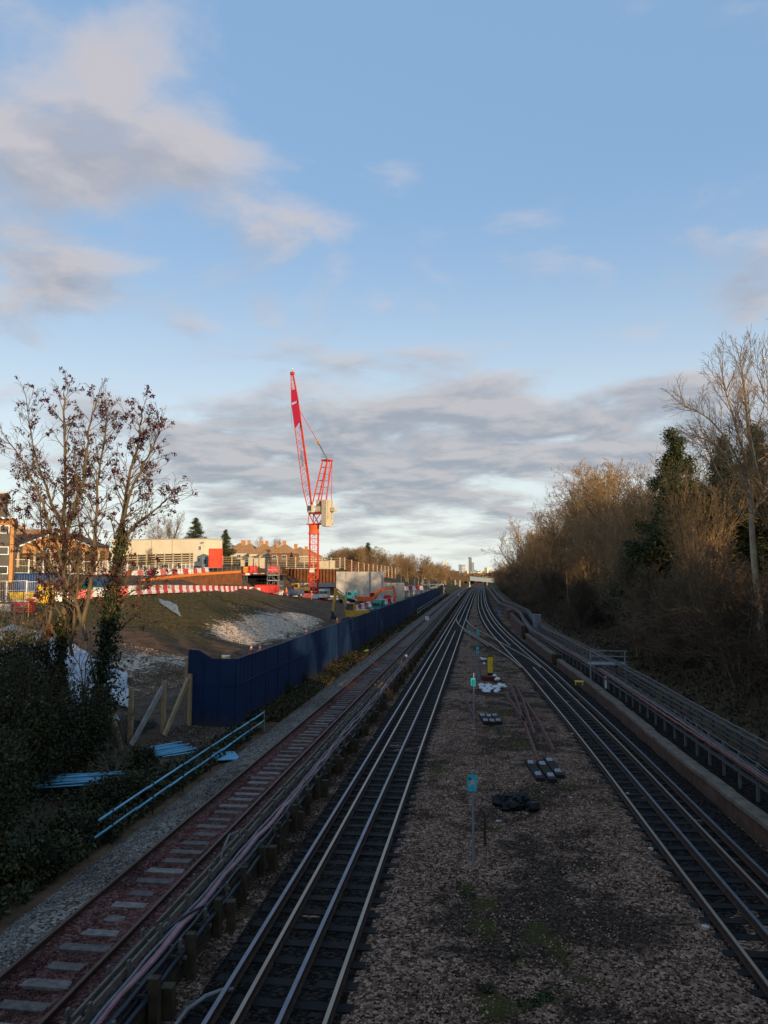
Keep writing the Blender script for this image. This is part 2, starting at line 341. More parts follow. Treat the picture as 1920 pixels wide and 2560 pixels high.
def left_h(x,y):
    x=np.asarray(x,float); y=np.asarray(y,float); X=np.clip(x,-120,-11); Y=np.clip(y,0,420)
    r=np.sqrt((X[...,None]-CA[:,0])**2+(Y[...,None]-CA[:,1])**2)
    return r@_w[:len(CA)]+_w[len(CA)]+_w[len(CA)+1]*X+_w[len(CA)+2]*Y
def vnoise(x,y,s,seed=0):
    x=np.asarray(x,float)/s; y=np.asarray(y,float)/s; xi=np.floor(x); yi=np.floor(y); fx=x-xi; fy=y-yi; fx=fx*fx*(3-2*fx); fy=fy*fy*(3-2*fy)
    def h(a,b): q=np.sin(a*127.1+b*311.7+seed*74.7)*43758.5453; return q-np.floor(q)
    return (h(xi,yi)*(1-fx)+h(xi+1,yi)*fx)*(1-fy)+(h(xi,yi+1)*(1-fx)+h(xi+1,yi+1)*fx)*fy-.5
zcv=np.vectorize(zc,otypes=[float])
def sm(a,b,x): t=np.clip((x-a)/(b-a),0,1); return t*t*(3-2*t)
def ground(x,y,fine=True):
    x=np.asarray(x,float); y=np.asarray(y,float)
    base=zcv(np.clip(y,-50,1e9))
    L=left_h(x,y)
    far=sm(330,520,y); L=L*(1-far)+far*(base+np.clip((-x-14)*.12,0,9))
    z=base-.55+0*x
    tl=sm(-11.0,-11.8,-(-x)) if False else np.clip((-11.1-x)/.9,0,1)
    z=np.where(x<-9.2,(base-.02),z)
    z=z*(1-tl)+L*tl
    e=EDGE(y); rr=x-(e+1.6)
    slope=base+.05+np.clip(rr,0,3)*.30+np.clip(rr-3,0,9)*.46+np.clip(rr-12,0,40)*.10
    # the cutting narrows into an open valley far away
    z=np.where(x>e+.3,np.where(rr<0,base-.2,slope),z)
    if fine:
        a=np.clip((np.abs(x+1)-11)/4,0,1)
        z=z+a*(vnoise(x,y,3.1)*.20+vnoise(x,y,1.2,3)*.20+vnoise(x,y,8,5)*.18)
    vf=sm(700,1600,y); z=z*(1-vf)+vf*(-14.)
    return z
def gz(x,y): return float(ground(np.array([x]),np.array([y]))[0])
xs=np.unique(np.concatenate([np.array([-14000,-9000,-5000,-3000,-1800,-1100,-700,-450,-300,-220,-160,-130]),np.arange(-115,-45,1.6),np.arange(-45,-9,.7),np.arange(-9,8,1.),np.arange(8,32,.8),np.arange(32,60,4),np.array([75,100,140,200,300,500,900,1800,4000,9000,14000])]))
ys=np.unique(np.concatenate([np.array([-400,-200,-120,-80,-50,-30,-15]),np.arange(-8,130,.9),np.arange(130,260,1.6),np.arange(260,520,5),np.array([560,620,700,800,950,1150,1400,1700,2200,3000,4500,7000,10000,15000])]))
gx,gy=np.meshgrid(xs,ys); gzv=ground(gx,gy)
V=np.c_[gx.ravel(),gy.ravel(),gzv.ravel()]; nx,ny=len(xs),len(ys)
ii=(np.arange(ny-1)[:,None]*nx+np.arange(nx-1)[None]).ravel(); F=np.c_[ii,ii+1,ii+nx+1,ii+nx]
def ground_mat():
    m=bpy.data.materials.new('earth_grass_chalk'); m.use_nodes=True; t=m.node_tree; n=t.nodes; l=t.links; b=n['Principled BSDF']
    b.inputs['Roughness'].default_value=.95; b.inputs['Specular IOR Level'].default_value=.1
    g=n.new('ShaderNodeNewGeometry')
    def nz(s,d=8,r=.65,dist=0):
        q=n.new('ShaderNodeTexNoise'); q.inputs['Scale'].default_value=s; q.inputs['Detail'].default_value=d; q.inputs['Roughness'].default_value=r; q.inputs['Distortion'].default_value=dist
        l.new(g.outputs['Position'],q.inputs['Vector']); return q.outputs['Fac']
    def ramp(f,a,c):
        x=n.new('ShaderNodeMix'); x.data_type='RGBA'; l.new(f,x.inputs[0])
        for i,v in ((6,a),(7,c)):
            if isinstance(v,tuple): x.inputs[i].default_value=(*v,1)
            else: l.new(v,x.inputs[i])
        return x.outputs[2]
    def mr(f,a,c):
        x=n.new('ShaderNodeMapRange'); l.new(f,x.inputs[0]); x.inputs[1].default_value=a; x.inputs[2].default_value=c; return x.outputs[0]
    def add(a,c,k=1.):
        x=n.new('ShaderNodeMath'); x.operation='MULTIPLY_ADD'; l.new(a,x.inputs[0]); x.inputs[1].default_value=k; l.new(c,x.inputs[2]); return x.outputs[0]
    soil=ramp(mr(nz(.9),.35,.65),(.06,.034,.02),(.16,.098,.058))
    grass=ramp(mr(nz(1.5),.35,.65),(.045,.036,.012),(.105,.08,.033))
    chalk=ramp(mr(nz(2.2,10,.7,.6),.40,.62),(.28,.20,.14),(.72,.58,.44))
    at=n.new('ShaderNodeAttribute'); at.attribute_name='grass'; a2=n.new('ShaderNodeAttribute'); a2.attribute_name='chalk'
    c1=ramp(mr(add(nz(.55),at.outputs['Fac'],.9),.85,1.05),soil,grass)
    c2=ramp(mr(add(nz(.9,10,.75,1.5),a2.outputs['Fac'],2.4),1.72,1.86),c1,chalk)
    l.new(c2,b.inputs['Base Color'])
    bp=n.new('ShaderNodeBump'); bp.inputs['Strength'].default_value=.8; bp.inputs['Distance'].default_value=.25; l.new(nz(2.5,10,.7),bp.inputs['Height']); l.new(bp.outputs[0],b.inputs['Normal'])
    MATS['earth']=m; return m
GO=npmesh('ground',V,F,ground_mat(),smooth=True,kind='structure')
def interp_mask(pts,s):        # soft blobs at world places
    w=np.zeros(len(V))
    for (px,py,Y,rx,ry,a) in pts:
        p=P(px,py,Y); w=np.maximum(w,a*np.exp(-((V[:,0]-p.x)/rx)**2-((V[:,1]-p.y)/ry)**2))
    return w
gm=interp_mask([(300,1510,72,12,13,1.),(400,1520,80,9,16,1.),(500,1510,92,8,18,1.),(560,1500,112,6,22,.9),(200,1530,65,12,10,1.),(650,1500,130,8,18,.7),(480,1545,75,6,10,.9),(420,1570,62,7,6,.75)],1)
gm=np.maximum(gm,np.where((V[:,1]>240)|(V[:,0]<-60),.8,0)); gm=np.maximum(gm,np.where((V[:,0]>9),.45,0)); gm=np.maximum(gm,np.where((V[:,0]>-11.4)&(V[:,0]<-9.3),.55,0)); gm=np.maximum(gm,np.where((V[:,0]>-30)&(V[:,0]<-11.4)&(V[:,1]<33),.3,0))
cm_=interp_mask([(590,1580,78,3.2,6,1.),(640,1570,84,4.,8,1.),(690,1558,92,4.4,9,1.),(750,1550,101,3.4,8,1.),(330,1650,47,3.,4,.72),(440,1640,50,2.4,4,.78),(400,1650,49,4,2,.7),(300,1690,43,3,3,.6),(580,1590,76,2.5,5,.85)],1)
for nm,w in (('grass',gm),('chalk',cm_)):
    a=GO.data.attributes.new(nm,'FLOAT','POINT'); a.data.foreach_set('value',w.astype(np.float32))
# ballast beds -----------------------------------------------------
def strip(name,xf0,xf1,zf,y0,y1,m,nx=14,step=.5,amp=.03,seed=1,kind='structure'):
    yy=np.concatenate([np.arange(y0,min(y1,70),step),np.arange(max(y0,70),y1+.1,2.)]) if y1>70 else np.arange(y0,y1+.1,step)
    t=np.linspace(0,1,nx); vs=[]
    for y in yy:
        a,b=xf0(y),xf1(y)
        for k in t:
            x=a+(b-a)*k; vs.append((x,y,zf(x,y)))
    vs=np.array(vs); vs[:,2]+=(vnoise(vs[:,0],vs[:,1],.5,seed)*.6+vnoise(vs[:,0],vs[:,1],1.7,seed+2))*amp*2
    ii=(np.arange(len(yy)-1)[:,None]*nx+np.arange(nx-1)[None]).ravel()
    return npmesh(name,vs,np.c_[ii,ii+1,ii+nx+1,ii+nx],m,smooth=True,kind=kind)
def zcen(x,y): return zc(y)-.19
def soilmask(x,y):
    x=np.asarray(x,float); y=np.asarray(y,float)
    v=vnoise(x,y,2.4,11)*.55+vnoise(x,y,.9,12)*.6+vnoise(x,y,.35,13)*.55+.30*np.exp(-((x-1.2)/1.6)**2)-.15
    mo=vnoise(x,y,1.5,15)*.8+.03+vnoise(x,y,.5,16)*.6+.16*np.exp(-((x-.6)/1.3)**2)-.17
    return sm(-.02,.22,v)*.78,sm(.04,.22,mo)*.8*sm(-.02,.1,v)
TB=strip('trackbed_ballast',lambda y:-5.42,lambda y:float(EDGE(y))+.05,lambda x,y:zc(y)-.19-.05*(1 if x>RT(y)+1.3 else 0)+.062*max(0,min(1,(x-XC-.95)/.25,(float(RT(y))-.9-x)/.25)),6,1000,M_ball,nx=90,step=.22,amp=.022)
_c=np.empty(len(TB.data.vertices)*3,dtype=np.float32); TB.data.vertices.foreach_get('co',_c); _c=_c.reshape(-1,3); _a,_b=soilmask(_c[:,0],_c[:,1])
for nm,w in (('soil',_a),('moss',_b)): a=TB.data.attributes.new(nm,'FLOAT','POINT'); a.data.foreach_set('value',w.astype(np.float32))
strip('siding_ballast_grey',lambda y:-9.75+.12*math.sin(y*.7)+.1*math.sin(y*1.9),lambda y:-8.17,lambda x,y:zc(y)+.09+.10*max(0,min(1,(x+8.95)/.15))-max(0,(-9.1-x))*.3,6,1000,M_ballL,nx=14,amp=.025)
strip('siding_ballast_red',lambda y:-8.17,lambda y:-5.45,lambda x,y:zc(y)+.125+.062*min(1,max(0,(abs(x+7.34)-.30-.06*math.sin(y*3.7))/.14)),6,1000,M_ballR,nx=18,amp=.022)
# oily dark bed inside the running tracks (sheets 4 mm and more above the ballast)
strip('oily_bed_centre',lambda y:XC-1.62,lambda y:XC+.9,lambda x,y:zc(y)-.165,6,500,M_ballD,nx=12,amp=.012,seed=5)
strip('oily_bed_right',lambda y:float(RT(y))-.85,lambda y:float(RT(y))+1.95,lambda x,y:zc(y)-.165,6,500,M_ballD,nx=12,amp=.012,seed=6)
# loose stones
def stones(name,n,xf,yf,zf,m,s0,s1,thin=False):
    x=xf(n); y=yf(n)
    if thin: k=soilmask(x,y)[0]<rng.uniform(.25,1.1,n); x=x[k]; y=y[k]; n=len(x)
    z=zf(x,y); s=rng.uniform(s0,s1,n)
    oct_=np.array([(1,0,0),(0,1,0),(-1,0,0),(0,-1,0),(0,0,1),(0,0,-1)],float)
    of=np.array([(0,1,4),(1,2,4),(2,3,4),(3,0,4),(1,0,5),(2,1,5),(3,2,5),(0,3,5)])
    v=oct_[None]*rng.uniform(.55,1.15,(n,6,1))*rng.uniform(.6,1.2,(n,1,3)); a=rng.uniform(0,6.28,n); tl=rng.uniform(-.6,.6,n)
    c,sn=np.cos(a)[:,None],np.sin(a)[:,None]; X=v[:,:,0]*c-v[:,:,1]*sn; Yv=v[:,:,0]*sn+v[:,:,1]*c; Z=v[:,:,2]*.7+X*tl[:,None]*.5
    v=np.stack([X,Yv,Z],-1)*s[:,None,None]+np.stack([x,y,z],-1)[:,None,:]
    f=(of[None]+np.arange(n)[:,None,None]*6).reshape(-1,3)
    return npmesh(name,v.reshape(-1,3),f,m,kind='stuff')
M_st=mat('brown_stones',(.05,.029,.020),.95,0,.3,2,rnd=.9,island=True,col2=(.38,.225,.155),spec=.1)
M_stg=mat('grey_stones',(.07,.06,.052),.95,0,.3,2,rnd=.75,island=True,col2=(.26,.215,.18),spec=.1)
M_str=mat('red_stones',(.05,.022,.018),.95,0,.3,2,rnd=.7,island=True,col2=(.125,.055,.045),spec=.1)
def yb(n,a=10.5,b=42): u=rng.uniform(0,1,n); return a+(b-a)*u**1.4
o=stones('loose_ballast_stones',52000,lambda n:rng.uniform(-2.3,4.7,n),yb,lambda x,y:-.19+.062*np.clip(np.minimum((x-XC-.95)/.25,(RT(y)-.9-x)/.25),0,1)+vnoise(x,y,1.7,3)*.03,M_st,.018,.045,True); tag(o,'brown crushed stones strewn between the two running tracks','ballast')
o=stones('loose_ballast_stones',9000,lambda n:rng.uniform(-5.35,-4.75,n),yb,lambda x,y:np.full(len(x),-.185),mat('dark_stones',(.022,.014,.010),.95,0,.3,2,rnd=.9,island=True,col2=(.15,.095,.07),spec=.1),.018,.042); tag(o,'dark crushed stones at the foot of the timber posts','ballast')
o=stones('loose_ballast_stones',26000,lambda n:rng.uniform(-9.6,-8.25,n),yb,lambda x,y:.085+.10*np.clip((x+8.95)/.15,0,1)-np.clip(-9.1-x,0,9)*.3,M_stg,.018,.04); tag(o,'grey crushed stones beside the disused siding','ballast')
o=stones('loose_ballast_stones',26000,lambda n:rng.uniform(-8.05,-6.75,n),yb,lambda x,y:.115+.062*np.clip((np.abs(x+7.34)-.30-.06*np.sin(y*3.7))/.14,0,1),M_str,.016,.036); tag(o,'reddish crushed stones between the siding rails','ballast')

M_clod=mat('earth_clods',(.06,.035,.022),.95,0,.3,2,rnd=.6,island=True,col2=(.11,.07,.045),spec=.1); M_clodc=mat('chalk_clods',(.30,.22,.16),.95,0,.3,2,rnd=.4,island=True,col2=(.58,.48,.38),spec=.1)
def onm(px0,px1,Y0_,Y1_,n):
    Y=rng.uniform(Y0_,Y1_,n); px=rng.uniform(px0,px1,n); u=(px-960)/FPX; return (u-.128)/(1+.128*u)*Y,Y
for (px0,px1,ya,yb_,n,mm,s0,s1,lab,cat) in ((240,560,36,80,4200,M_clod,.02,.09,'clods of dug brown earth on the slope of the mound','earth clods'),(560,850,70,125,3000,M_clod,.03,.10,'clods of earth around the chalky cut face','earth clods'),(570,800,76,104,2600,M_clodc,.02,.09,'pale chalky lumps on the cut face','chalk lumps'),(280,480,41,52,1500,M_clodc,.02,.07,'pale chalky lumps behind the timber fence','chalk lumps')):
    X_,Y_=onm(px0,px1,ya,yb_,n); it=iter((X_,Y_))
    o=stones('earth_clods' if mm is M_clod else 'chalk_lumps',n,lambda k:X_,lambda k:Y_,lambda x,y:ground(x,y),mm,s0,s1); tag(o,lab,cat)
X_=rng.uniform(-13.8,-10.4,2600); Y_=rng.uniform(29,34.4,2600); o=stones('rubble',2600,lambda k:X_,lambda k:Y_,lambda x,y:ground(x,y)+.02,mat('brown_rubble',(.05,.035,.025),.95,0,.3,2,rnd=.9,island=True,col2=(.2,.15,.12)),.02,.06); tag(o,'brown rubble and litter before the corner of the hoarding','rubble')
# ------------------------------------------------------------------ tracks
def path(xf,y0,y1,zoff=0.,off=0.,zf=zc):
    ys=list(np.arange(y0,min(y1,250),1.5))+list(np.arange(max(y0,min(y1,250)),y1+.01,8)); ys.append(y1)
    out=[]
    for y in ys:
        dx=(xf(y+.5)-xf(y-.5)); t=Vector((dx,1,0)).normalized(); l=Vector((t.y,-t.x,0))
        p=Vector((xf(y),y,zf(y)+zoff))+l*off; out.append((p,l))
    return out
RP=[(-.035,0),(-.035,-.035),(-.01,-.05),(-.01,-.135),(-.065,-.15),(.065,-.15),(.01,-.135),(.01,-.05),(.035,-.035),(.035,0)]
def rail(name,parent,xf,y0,y1,off,ztop,top,side,sc=1.,label=None):
    m=WB(parent); m.mi=1; pr=[(a*sc,b*sc) for a,b in RP]
    m.sweep(pr,path(xf,y0,y1,ztop,off),lambda j:0 if j==9 else 1)
    return m.build(name,[top,side],parent,label=label)
def sleepers(parent,xf,y0,y1,w,ztop,m,pitch=.7,l=.25,offc=0.,h=.15,chairs=True,zf=zc):
    s=MB(); s.box((0,0,-h/2),(w,l,h))
    proto=None; n=0; rest=WB(parent); y=y0
    lo=Vector(parent.location)
    while y<y1:
        dx=xf(y+.5)-xf(y-.5); a=-math.atan(dx); x=xf(y)+offc; jy=random.uniform(-.015,.015); dz=random.uniform(-.02,.008) if ztop>0 else random.uniform(-.008,.008)
        if n<100:
            if proto is None: o=s.build('sleeper',m,parent); proto=o
            else: o=proto.copy(); COL.objects.link(o); o.parent=parent
            o.location=Vector((x,y+jy,zf(y)+ztop+dz))-lo; o.rotation_euler=(0,0,a)
        else: rest.box((x,y,zf(y)+ztop-h/2),(w,l,h),a)
        n+=1; y+=pitch
    if n>100: rest.build('sleepers',m,parent,kind='stuff')
def const(c): return lambda y: c
# disused siding on the left
t=empty('railway_track',(XL,12,0),0,'disused siding with rusty rails and concrete sleepers in red stones behind the cable rack','railway track')
rail('rail',t,const(XL),6,900,-.717,.30,M_railold,M_railside); rail('rail',t,const(XL),6,900,.717,.30,M_railold,M_railside)
sleepers(t,const(XL),9,420,2.5,.166,M_slpc,.62,.24)
# centre track with four rails
t=empty('railway_track',(XC,12,0),0,'straight four rail running track between the timber posts and the central stones','railway track')
for s in (-1,1): rail('rail',t,const(XC),6,900,s*.717,0,M_railtop,M_railside)
rail('conductor_rail',t,const(XC),6,91,0,.04,M_raildark,M_railside,1.1); rail('conductor_rail',t,const(XC),104,900,0,.04,M_raildark,M_railside,1.1)
rail('conductor_rail',t,const(XC-1.12),6,900,0,.07,M_raildark,M_railside,1.1)
sleepers(t,const(XC),9,450,2.75,-.15,M_slpd,.7,.25,-.15)
# right track
RTf=lambda y: float(RT(y))
t=empty('railway_track',(RTf(12),12,0),0,'curving four rail running track beside the low platform edge','railway track')
for s in (-1,1): rail('rail',t,RTf,6,900,s*.717,0,M_railtop,M_railside)
rail('conductor_rail',t,RTf,6,58,0,.04,M_raildark,M_railside,1.1); rail('conductor_rail',t,RTf,74,900,0,.04,M_raildark,M_railside,1.1)
rail('conductor_rail',t,RTf,6,900,1.12,.07,M_raildark,M_railside,1.1)
sleepers(t,RTf,9,450,2.8,-.15,M_slpd,.7,.25,.1)
# crossover between the two
XO=Spl([(55,4.4),(60,3.85),(66,3.05),(74,1.75),(84,.1),(93,-1.25),(100,-2.2),(108,-2.95),(116,-3.22),(130,-3.25)])
XO=Spl([(50,4.0),(56,3.6),(64,2.85),(72,1.75),(80,.6),(88,-.6),(96,-1.75),(104,-2.6),(112,-3.08),(118,-3.22)])
XOf=lambda y: float(XO(y))
t=empty('railway_track',(XOf(60),60,0),0,'crossover curving from the centre track across to the right hand track','railway track')
rail('rail',t,XOf,58,114,-.717,.003,M_railtop,M_railside,.98); rail('rail',t,XOf,58,114,.717,.003,M_railtop,M_railside,.98)
rail('conductor_rail',t,XOf,73,92,-1.12,.07,M_raildark,M_railside)
sleepers(t,XOf,68,100,2.7,-.142,M_slpd,.7,.25)
strip('oily_bed_crossover',lambda y:XOf(y)-1.4,lambda y:XOf(y)+1.4,lambda x,y:zc(y)-.155,66,102,M_ballD,nx=10,amp=.01,seed=8)
# ------------------------------------------------------------------ cable rack on timber posts (left)
t=empty('cable_rack',(-5.6,12,0),0,'long cable rack on mossy timber posts between the siding and centre track','cable rack')
def run(m,x,z,r,y0,y1,wob=.03,sag=.03,pitch=1.6,ph=0,n=6,step=.4):
    yy=list(np.arange(y0,min(60,y1),step))+list(np.arange(max(y0,60),y1,6)); pts=[]
    for y in yy:
        pts.append((x+wob*math.sin(y*.35+ph)+wob*.6*math.sin(y*.93+ph*2),y,z+(.10 if x>-6.1 else 0)+zc(y)-sag*abs(math.sin(math.pi*y/pitch+ph))))
    m.tube(pts,r,n)
k=0
pm=WB(t)
post=MB(); post.box((0,0,-.42),(.13,.13,.86)); pproto=None
lo=Vector(t.location)
def addpost(x,y,top,w,h):
    global pproto,k
    if k<96:
        o=post.build('post',M_timberd,t) if pproto is None else pproto.copy()
        if pproto is None: pproto=o
        else: COL.objects.link(o); o.parent=t
        o.location=Vector((x,y,top+zc(y)))-lo; o.scale=(w,w,h); o.rotation_euler=(random.uniform(-.03,.03),random.uniform(-.03,.03),random.uniform(-.2,.2))
    else: pm.box((x,y,top+zc(y)-.4),(.13,.13,.8))
    k+=1
y=9.2; i=0
while y<240:
    addpost(-5.28+random.uniform(-.03,.03),y,.54+random.uniform(-.08,.06),random.uniform(.9,1.25),1)
    if i%2==0 and y<120: addpost(-5.14+random.uniform(-.03,.03),y+.32,.40+random.uniform(-.12,.05),random.uniform(1.0,1.6),.95)
    y+=1.55 if y<90 else 2.6; i+=1
pm.build('posts',M_timberd,t,kind='stuff')
b=WB(t)
for y in np.arange(7,240,3.1):                                   # old retaining boards behind the posts
    for zz_ in (-.12,.10,.30):
        if random.random()<.82: b.box((-5.42+random.uniform(-.015,.015),y+1.5,zz_+zc(y)+random.uniform(-.02,.02)),(.045,3.0,.19),random.uniform(-.006,.006))
b.build('retaining_boards',M_timberd,t)
for (x,z) in ((-6.02,.56),(-5.78,.66)):
    b=WB(t)
    for y in np.arange(8,240,3.05): b.box((x+random.uniform(-.02,.02),y+1.5,z+zc(y)+random.uniform(-.02,.02)),(.045,2.9,.11),random.uniform(-.012,.012))
    b.build('side_board',M_timberg,t)
hb=WB(t); hang=MB()                                              # slotted uprights and arms
hang.box((-5.73,0,.50),(.045,.08,.66)); hang.box((-6.07,0,.44),(.045,.08,.56)); hang.box((-5.55,0,.28),(.62,.05,.05)); hang.box((-5.50,0,.46),(.42,.05,.04)); hang.box((-5.9,0,.52),(.4,.05,.04)); hang.box((-5.36,0,.38),(.045,.08,.42))
hp=None
for j,y in enumerate(np.arange(8.6,240,1.25)):
    if j<98:
        if hp is None: hp=o=hang.build('bracket',mat('grey_bracket',(.10,.088,.07),.8,0,.3,4),t)
        else: o=hp.copy(); COL.objects.link(o); o.parent=t
        o.location=Vector((0,y,zc(y)+random.uniform(-.02,.02)))-lo
    else: hb.box((-5.73,y,.42+zc(y)),(.04,.07,.62)); hb.box((-5.6,y,.3+zc(y)),(.6,.05,.05))
hb.build('brackets',M_timberg,t,kind='stuff')
for (x,z,r,mm) in ((-6.42,.16,.055,M_cabd),(-6.28,.19,.05,M_cabd),(-6.17,.16,.045,M_cabd),(-5.90,.30,.03,M_cabd),(-5.66,.22,.035,M_cabd),(-5.58,.24,.03,M_cabg),(-5.44,.42,.035,M_cabd),(-5.34,.25,.045,M_cabd),(-5.86,.47,.022,M_cabg),(-5.62,.52,.024,M_cabg),(-5.52,.14,.04,M_cabd)):
    m=WB(t); run(m,x,z,r,6,240,ph=x*9); m.build('cable',mm,t,smooth=True)
for q in range(6):
    m=WB(t); run(m,-5.60+.032*(q%3)-.01,.46+.035*(q//3),.0165,7,260 if q<2 else 22+3*q,wob=.03,sag=.06,pitch=2.4,ph=.3+q*.02,n=5); m.build('cable',M_cabp,t,smooth=True)
for q in range(3):
    m=WB(t); run(m,-5.52+.03*q,.40,.017,23,70,wob=.05,sag=.05,pitch=2.4,ph=1+q*.3,n=5); m.build('cable',M_cabp,t,smooth=True)
m=WB(t); a=Vector((-5.9,17.2,.5)); m.tube([a+Vector((0,0,0)),a+Vector((.02,.15,.3)),a+Vector((.05,.5,.52)),a+Vector((.1,.95,.45)),a+Vector((.15,1.3,.1)),a+Vector((.2,1.5,-.1))],.02,6); m.build('cable',M_cabg,t,smooth=True,label='looped grey cable end standing out of the rack')
m=WB(t); m.tube([(-6.2,11.5,.25),(-6.0,12.6,.45),(-5.8,13.5,.62),(-5.6,14.5,.62),(-5.45,15.6,.45)],.03,6); m.build('cable',M_cabd,t,smooth=True)
# thick grey hose at the lower edge
m=MB(); m.tube([(-4.75,11.2,-.1),(-4.86,11.9,-.02),(-4.8,12.5,.03),(-4.62,12.9,.05),(-4.42,13.15,.03),(-4.3,13.3,-.03)],.035,8); m.build('feeder_hose',M_cabg,None,'thick grey hose curling from the stones to the outer conductor rail','hose',smooth=True)
# ------------------------------------------------------------------ platform edge and cable runs (right)
def EF(y): return float(EDGE(y))
def wallpiece(name,y0,y1,h,m,label,dx=0.,wid=1.0,cope=True,zb=-.25):
    o=empty(name,(EF((y0+y1)/2),(y0+y1)/2,0),0,label,'platform edge')
    w=WB(o); yy=np.arange(y0,y1+.01,1.0); v0=len(w.v)
    pts=[]
    for y in yy:
        e=EF(y)+dx+.03*math.sin(y*2.1)+random.uniform(-.02,.02)
        pts+= [(e,y,zb+zc(y)),(e,y,h-.10+zc(y)),(e+wid,y,h-.10+zc(y)),(e+wid,y,zb+zc(y))]
    fs=[(4*i+j,4*i+(j+1)%4,4*i+4+(j+1)%4,4*i+4+j) for i in range(len(yy)-1) for j in range(4)]+[(0,1,2,3),tuple(4*(len(yy)-1)+j for j in (3,2,1,0))]
    w.add(pts,fs); w.build('wall',M_brickold,o)
    if cope:
        c=WB(o); y=y0
        while y<y1-.2:
            L=random.uniform(1.3,2.0); L=min(L,y1-y); yc=y+L/2; dxs=EF(yc+.5)-EF(yc-.5)
            c.box((EF(yc)+dx+.16+random.uniform(-.03,.03),yc,h-.045+zc(yc)+random.uniform(-.02,.02)),(.42,L-.02,.11),-math.atan(dxs)); y+=L
        c.build('coping',mat('worn_coping',(.15,.115,.085),.9,0,.45,2.5,.4,9),o)
    return o
wallpiece('platform_edge',8,60.,.42,M_brickold,'long low stained platform edge wall beside the right hand track',wid=.9)
wallpiece('platform_edge',62.5,82,.55,M_brickold,'crumbling middle length of the platform wall beyond the gap',wid=.9)
wallpiece('retaining_wall',86,112,1.15,M_brickold,'taller brown retaining wall piece beyond the platform wall',wid=.5,cope=False)['category']='retaining wall'
wallpiece('retaining_wall',115,123,1.3,M_brickold,'short far brown wall piece near the cable run bend',wid=.5,cope=False)['category']='retaining wall'
strip('platform_surface',lambda y:EF(y)+.3,lambda y:EF(y)+3.6,lambda x,y:zc(y)+.345,8,124,M_ballD,nx=6,amp=.03,seed=9)
M_gald=mat('dull_galvanised_steel',(.10,.105,.105),.7,.2,.35,4)
M_cabr=mat('dusty_cable',(.085,.08,.075),.7,0,.3,3); M_cabrp=mat('dusty_pink_cable',(.20,.12,.115),.7,0,.3,3)
def cable_run(dx,dz,y0,y1,cols,label,first,zp):
    xf=lambda y: float(RUN1(y))+dx
    t=empty('cable_run',(xf(y0),y0,0),0,label,'cable run'); lo=Vector(t.location)
    p=MB(); p.box((0,0,.5),(.075,.10,1.06)); p.box((-.09,0,.92),(.16,.045,.04)); p.box((-.09,0,.72),(.16,.045,.04)); p.box((-.09,0,.55),(.16,.045,.04)); p.box((.02,0,1.06),(.05,.16,.12))
    pr=None; rest=WB(t); n=0; y=y0
    while y<y1:
        zz_=zp(y)
        if n<100:
            if pr is None: pr=o=p.build('post',M_gald,t)
            else: o=pr.copy(); COL.objects.link(o); o.parent=t
            o.location=Vector((xf(y),y,zz_))-lo; o.rotation_euler=(random.uniform(-.02,.02),random.uniform(-.03,.03),-math.atan(xf(y+.5)-xf(y-.5)))
        else: rest.box((xf(y),y,zz_+.5),(.1,.1,1.1))
        n+=1; y+=1.42
    rest.build('posts',M_gald,t,kind='stuff')
    for i,(cx_,cz_,r,mm) in enumerate(cols):
        m=WB(t); pts=[]
        for y in list(np.arange(y0,min(80,y1),.47))+list(np.arange(80,y1,3)):
            pts.append((xf(y)+cx_+.02*math.sin(y*.4+i),y,zp(y)+cz_-.03*abs(math.sin(math.pi*(y-y0)/1.42))+.015*math.sin(y*.3+i*2)))
        m.tube(pts,r,6); m.build('cable',mm,t,smooth=True)
    return t
cable_run(0,0,13,300,[(-.10,.98,.03,M_cabr),(-.16,.97,.028,M_cabrp),(-.05,1.0,.024,M_cabr),(-.12,.78,.035,M_cabd),(-.07,.78,.03,M_cabr),(-.13,.60,.038,M_cabd),(-.06,.61,.03,M_cabd),(.09,.95,.03,M_cabd),(.1,.8,.035,M_cabd),(.03,1.10,.02,M_cabr),(-.2,.9,.02,M_cabdp)],
  'nearer of the two cable runs on steel posts above the platform wall','',lambda y:zc(y)+.33)
cable_run(1.05,.2,13,300,[(-.10,.98,.04,M_cabd),(-.05,1.02,.03,M_cabd),(-.12,.78,.04,M_cabd),(-.13,.60,.038,M_cabd),(.02,1.13,.03,M_gald),(.09,.9,.04,M_cabd)],
  'farther of the two cable runs along the foot of the wooded slope','',lambda y:zc(y)+.50)
# ------------------------------------------------------------------ hoarding (blue)
HX=-11.25; Y0=34.6
t=empty('site_hoarding',(HX,Y0,0),0,'long navy blue panelled hoarding around the building site','hoarding'); lo=Vector(t.location)
pn=MB(); L=2.44
def panel_mesh(h,L,split=1.85):
    m=MB(); m.box((0,L/2,h*.5),(.04,L-.006,h)); 
    m.box((.045,L/2,split),(.05,L-.01,.07)); m.box((.03,L/2,h-.03),(.07,L,.08)); m.box((.03,.03,h/2),(.035,.07,h-.02))
    for q in (1,2,3): m.box((.022,L*q/4,h/2),(.012,.03,h-.05))
    return m
n=int((232-Y0)/L); pr=None
for i in range(n):
    y=Y0+i*L; h=3.05-.4*min(1,(y-Y0)/170)
    if i in (71,72,73): continue
    if pr is None: pr=o=panel_mesh(3.05,L).build('panel',M_navy,t)
    else: o=pr.copy(); COL.objects.link(o); o.parent=t
    o.location=Vector((HX+random.uniform(-.012,.012),y,-.02+random.uniform(-.012,.012)))-lo; o.scale=(1,1,h/3.05)
o=MB(); 
for k2 in range(12): o.box((-.02+.09*(k2%2),.3+k2*.6,1.5),(.12,.42,3.1))
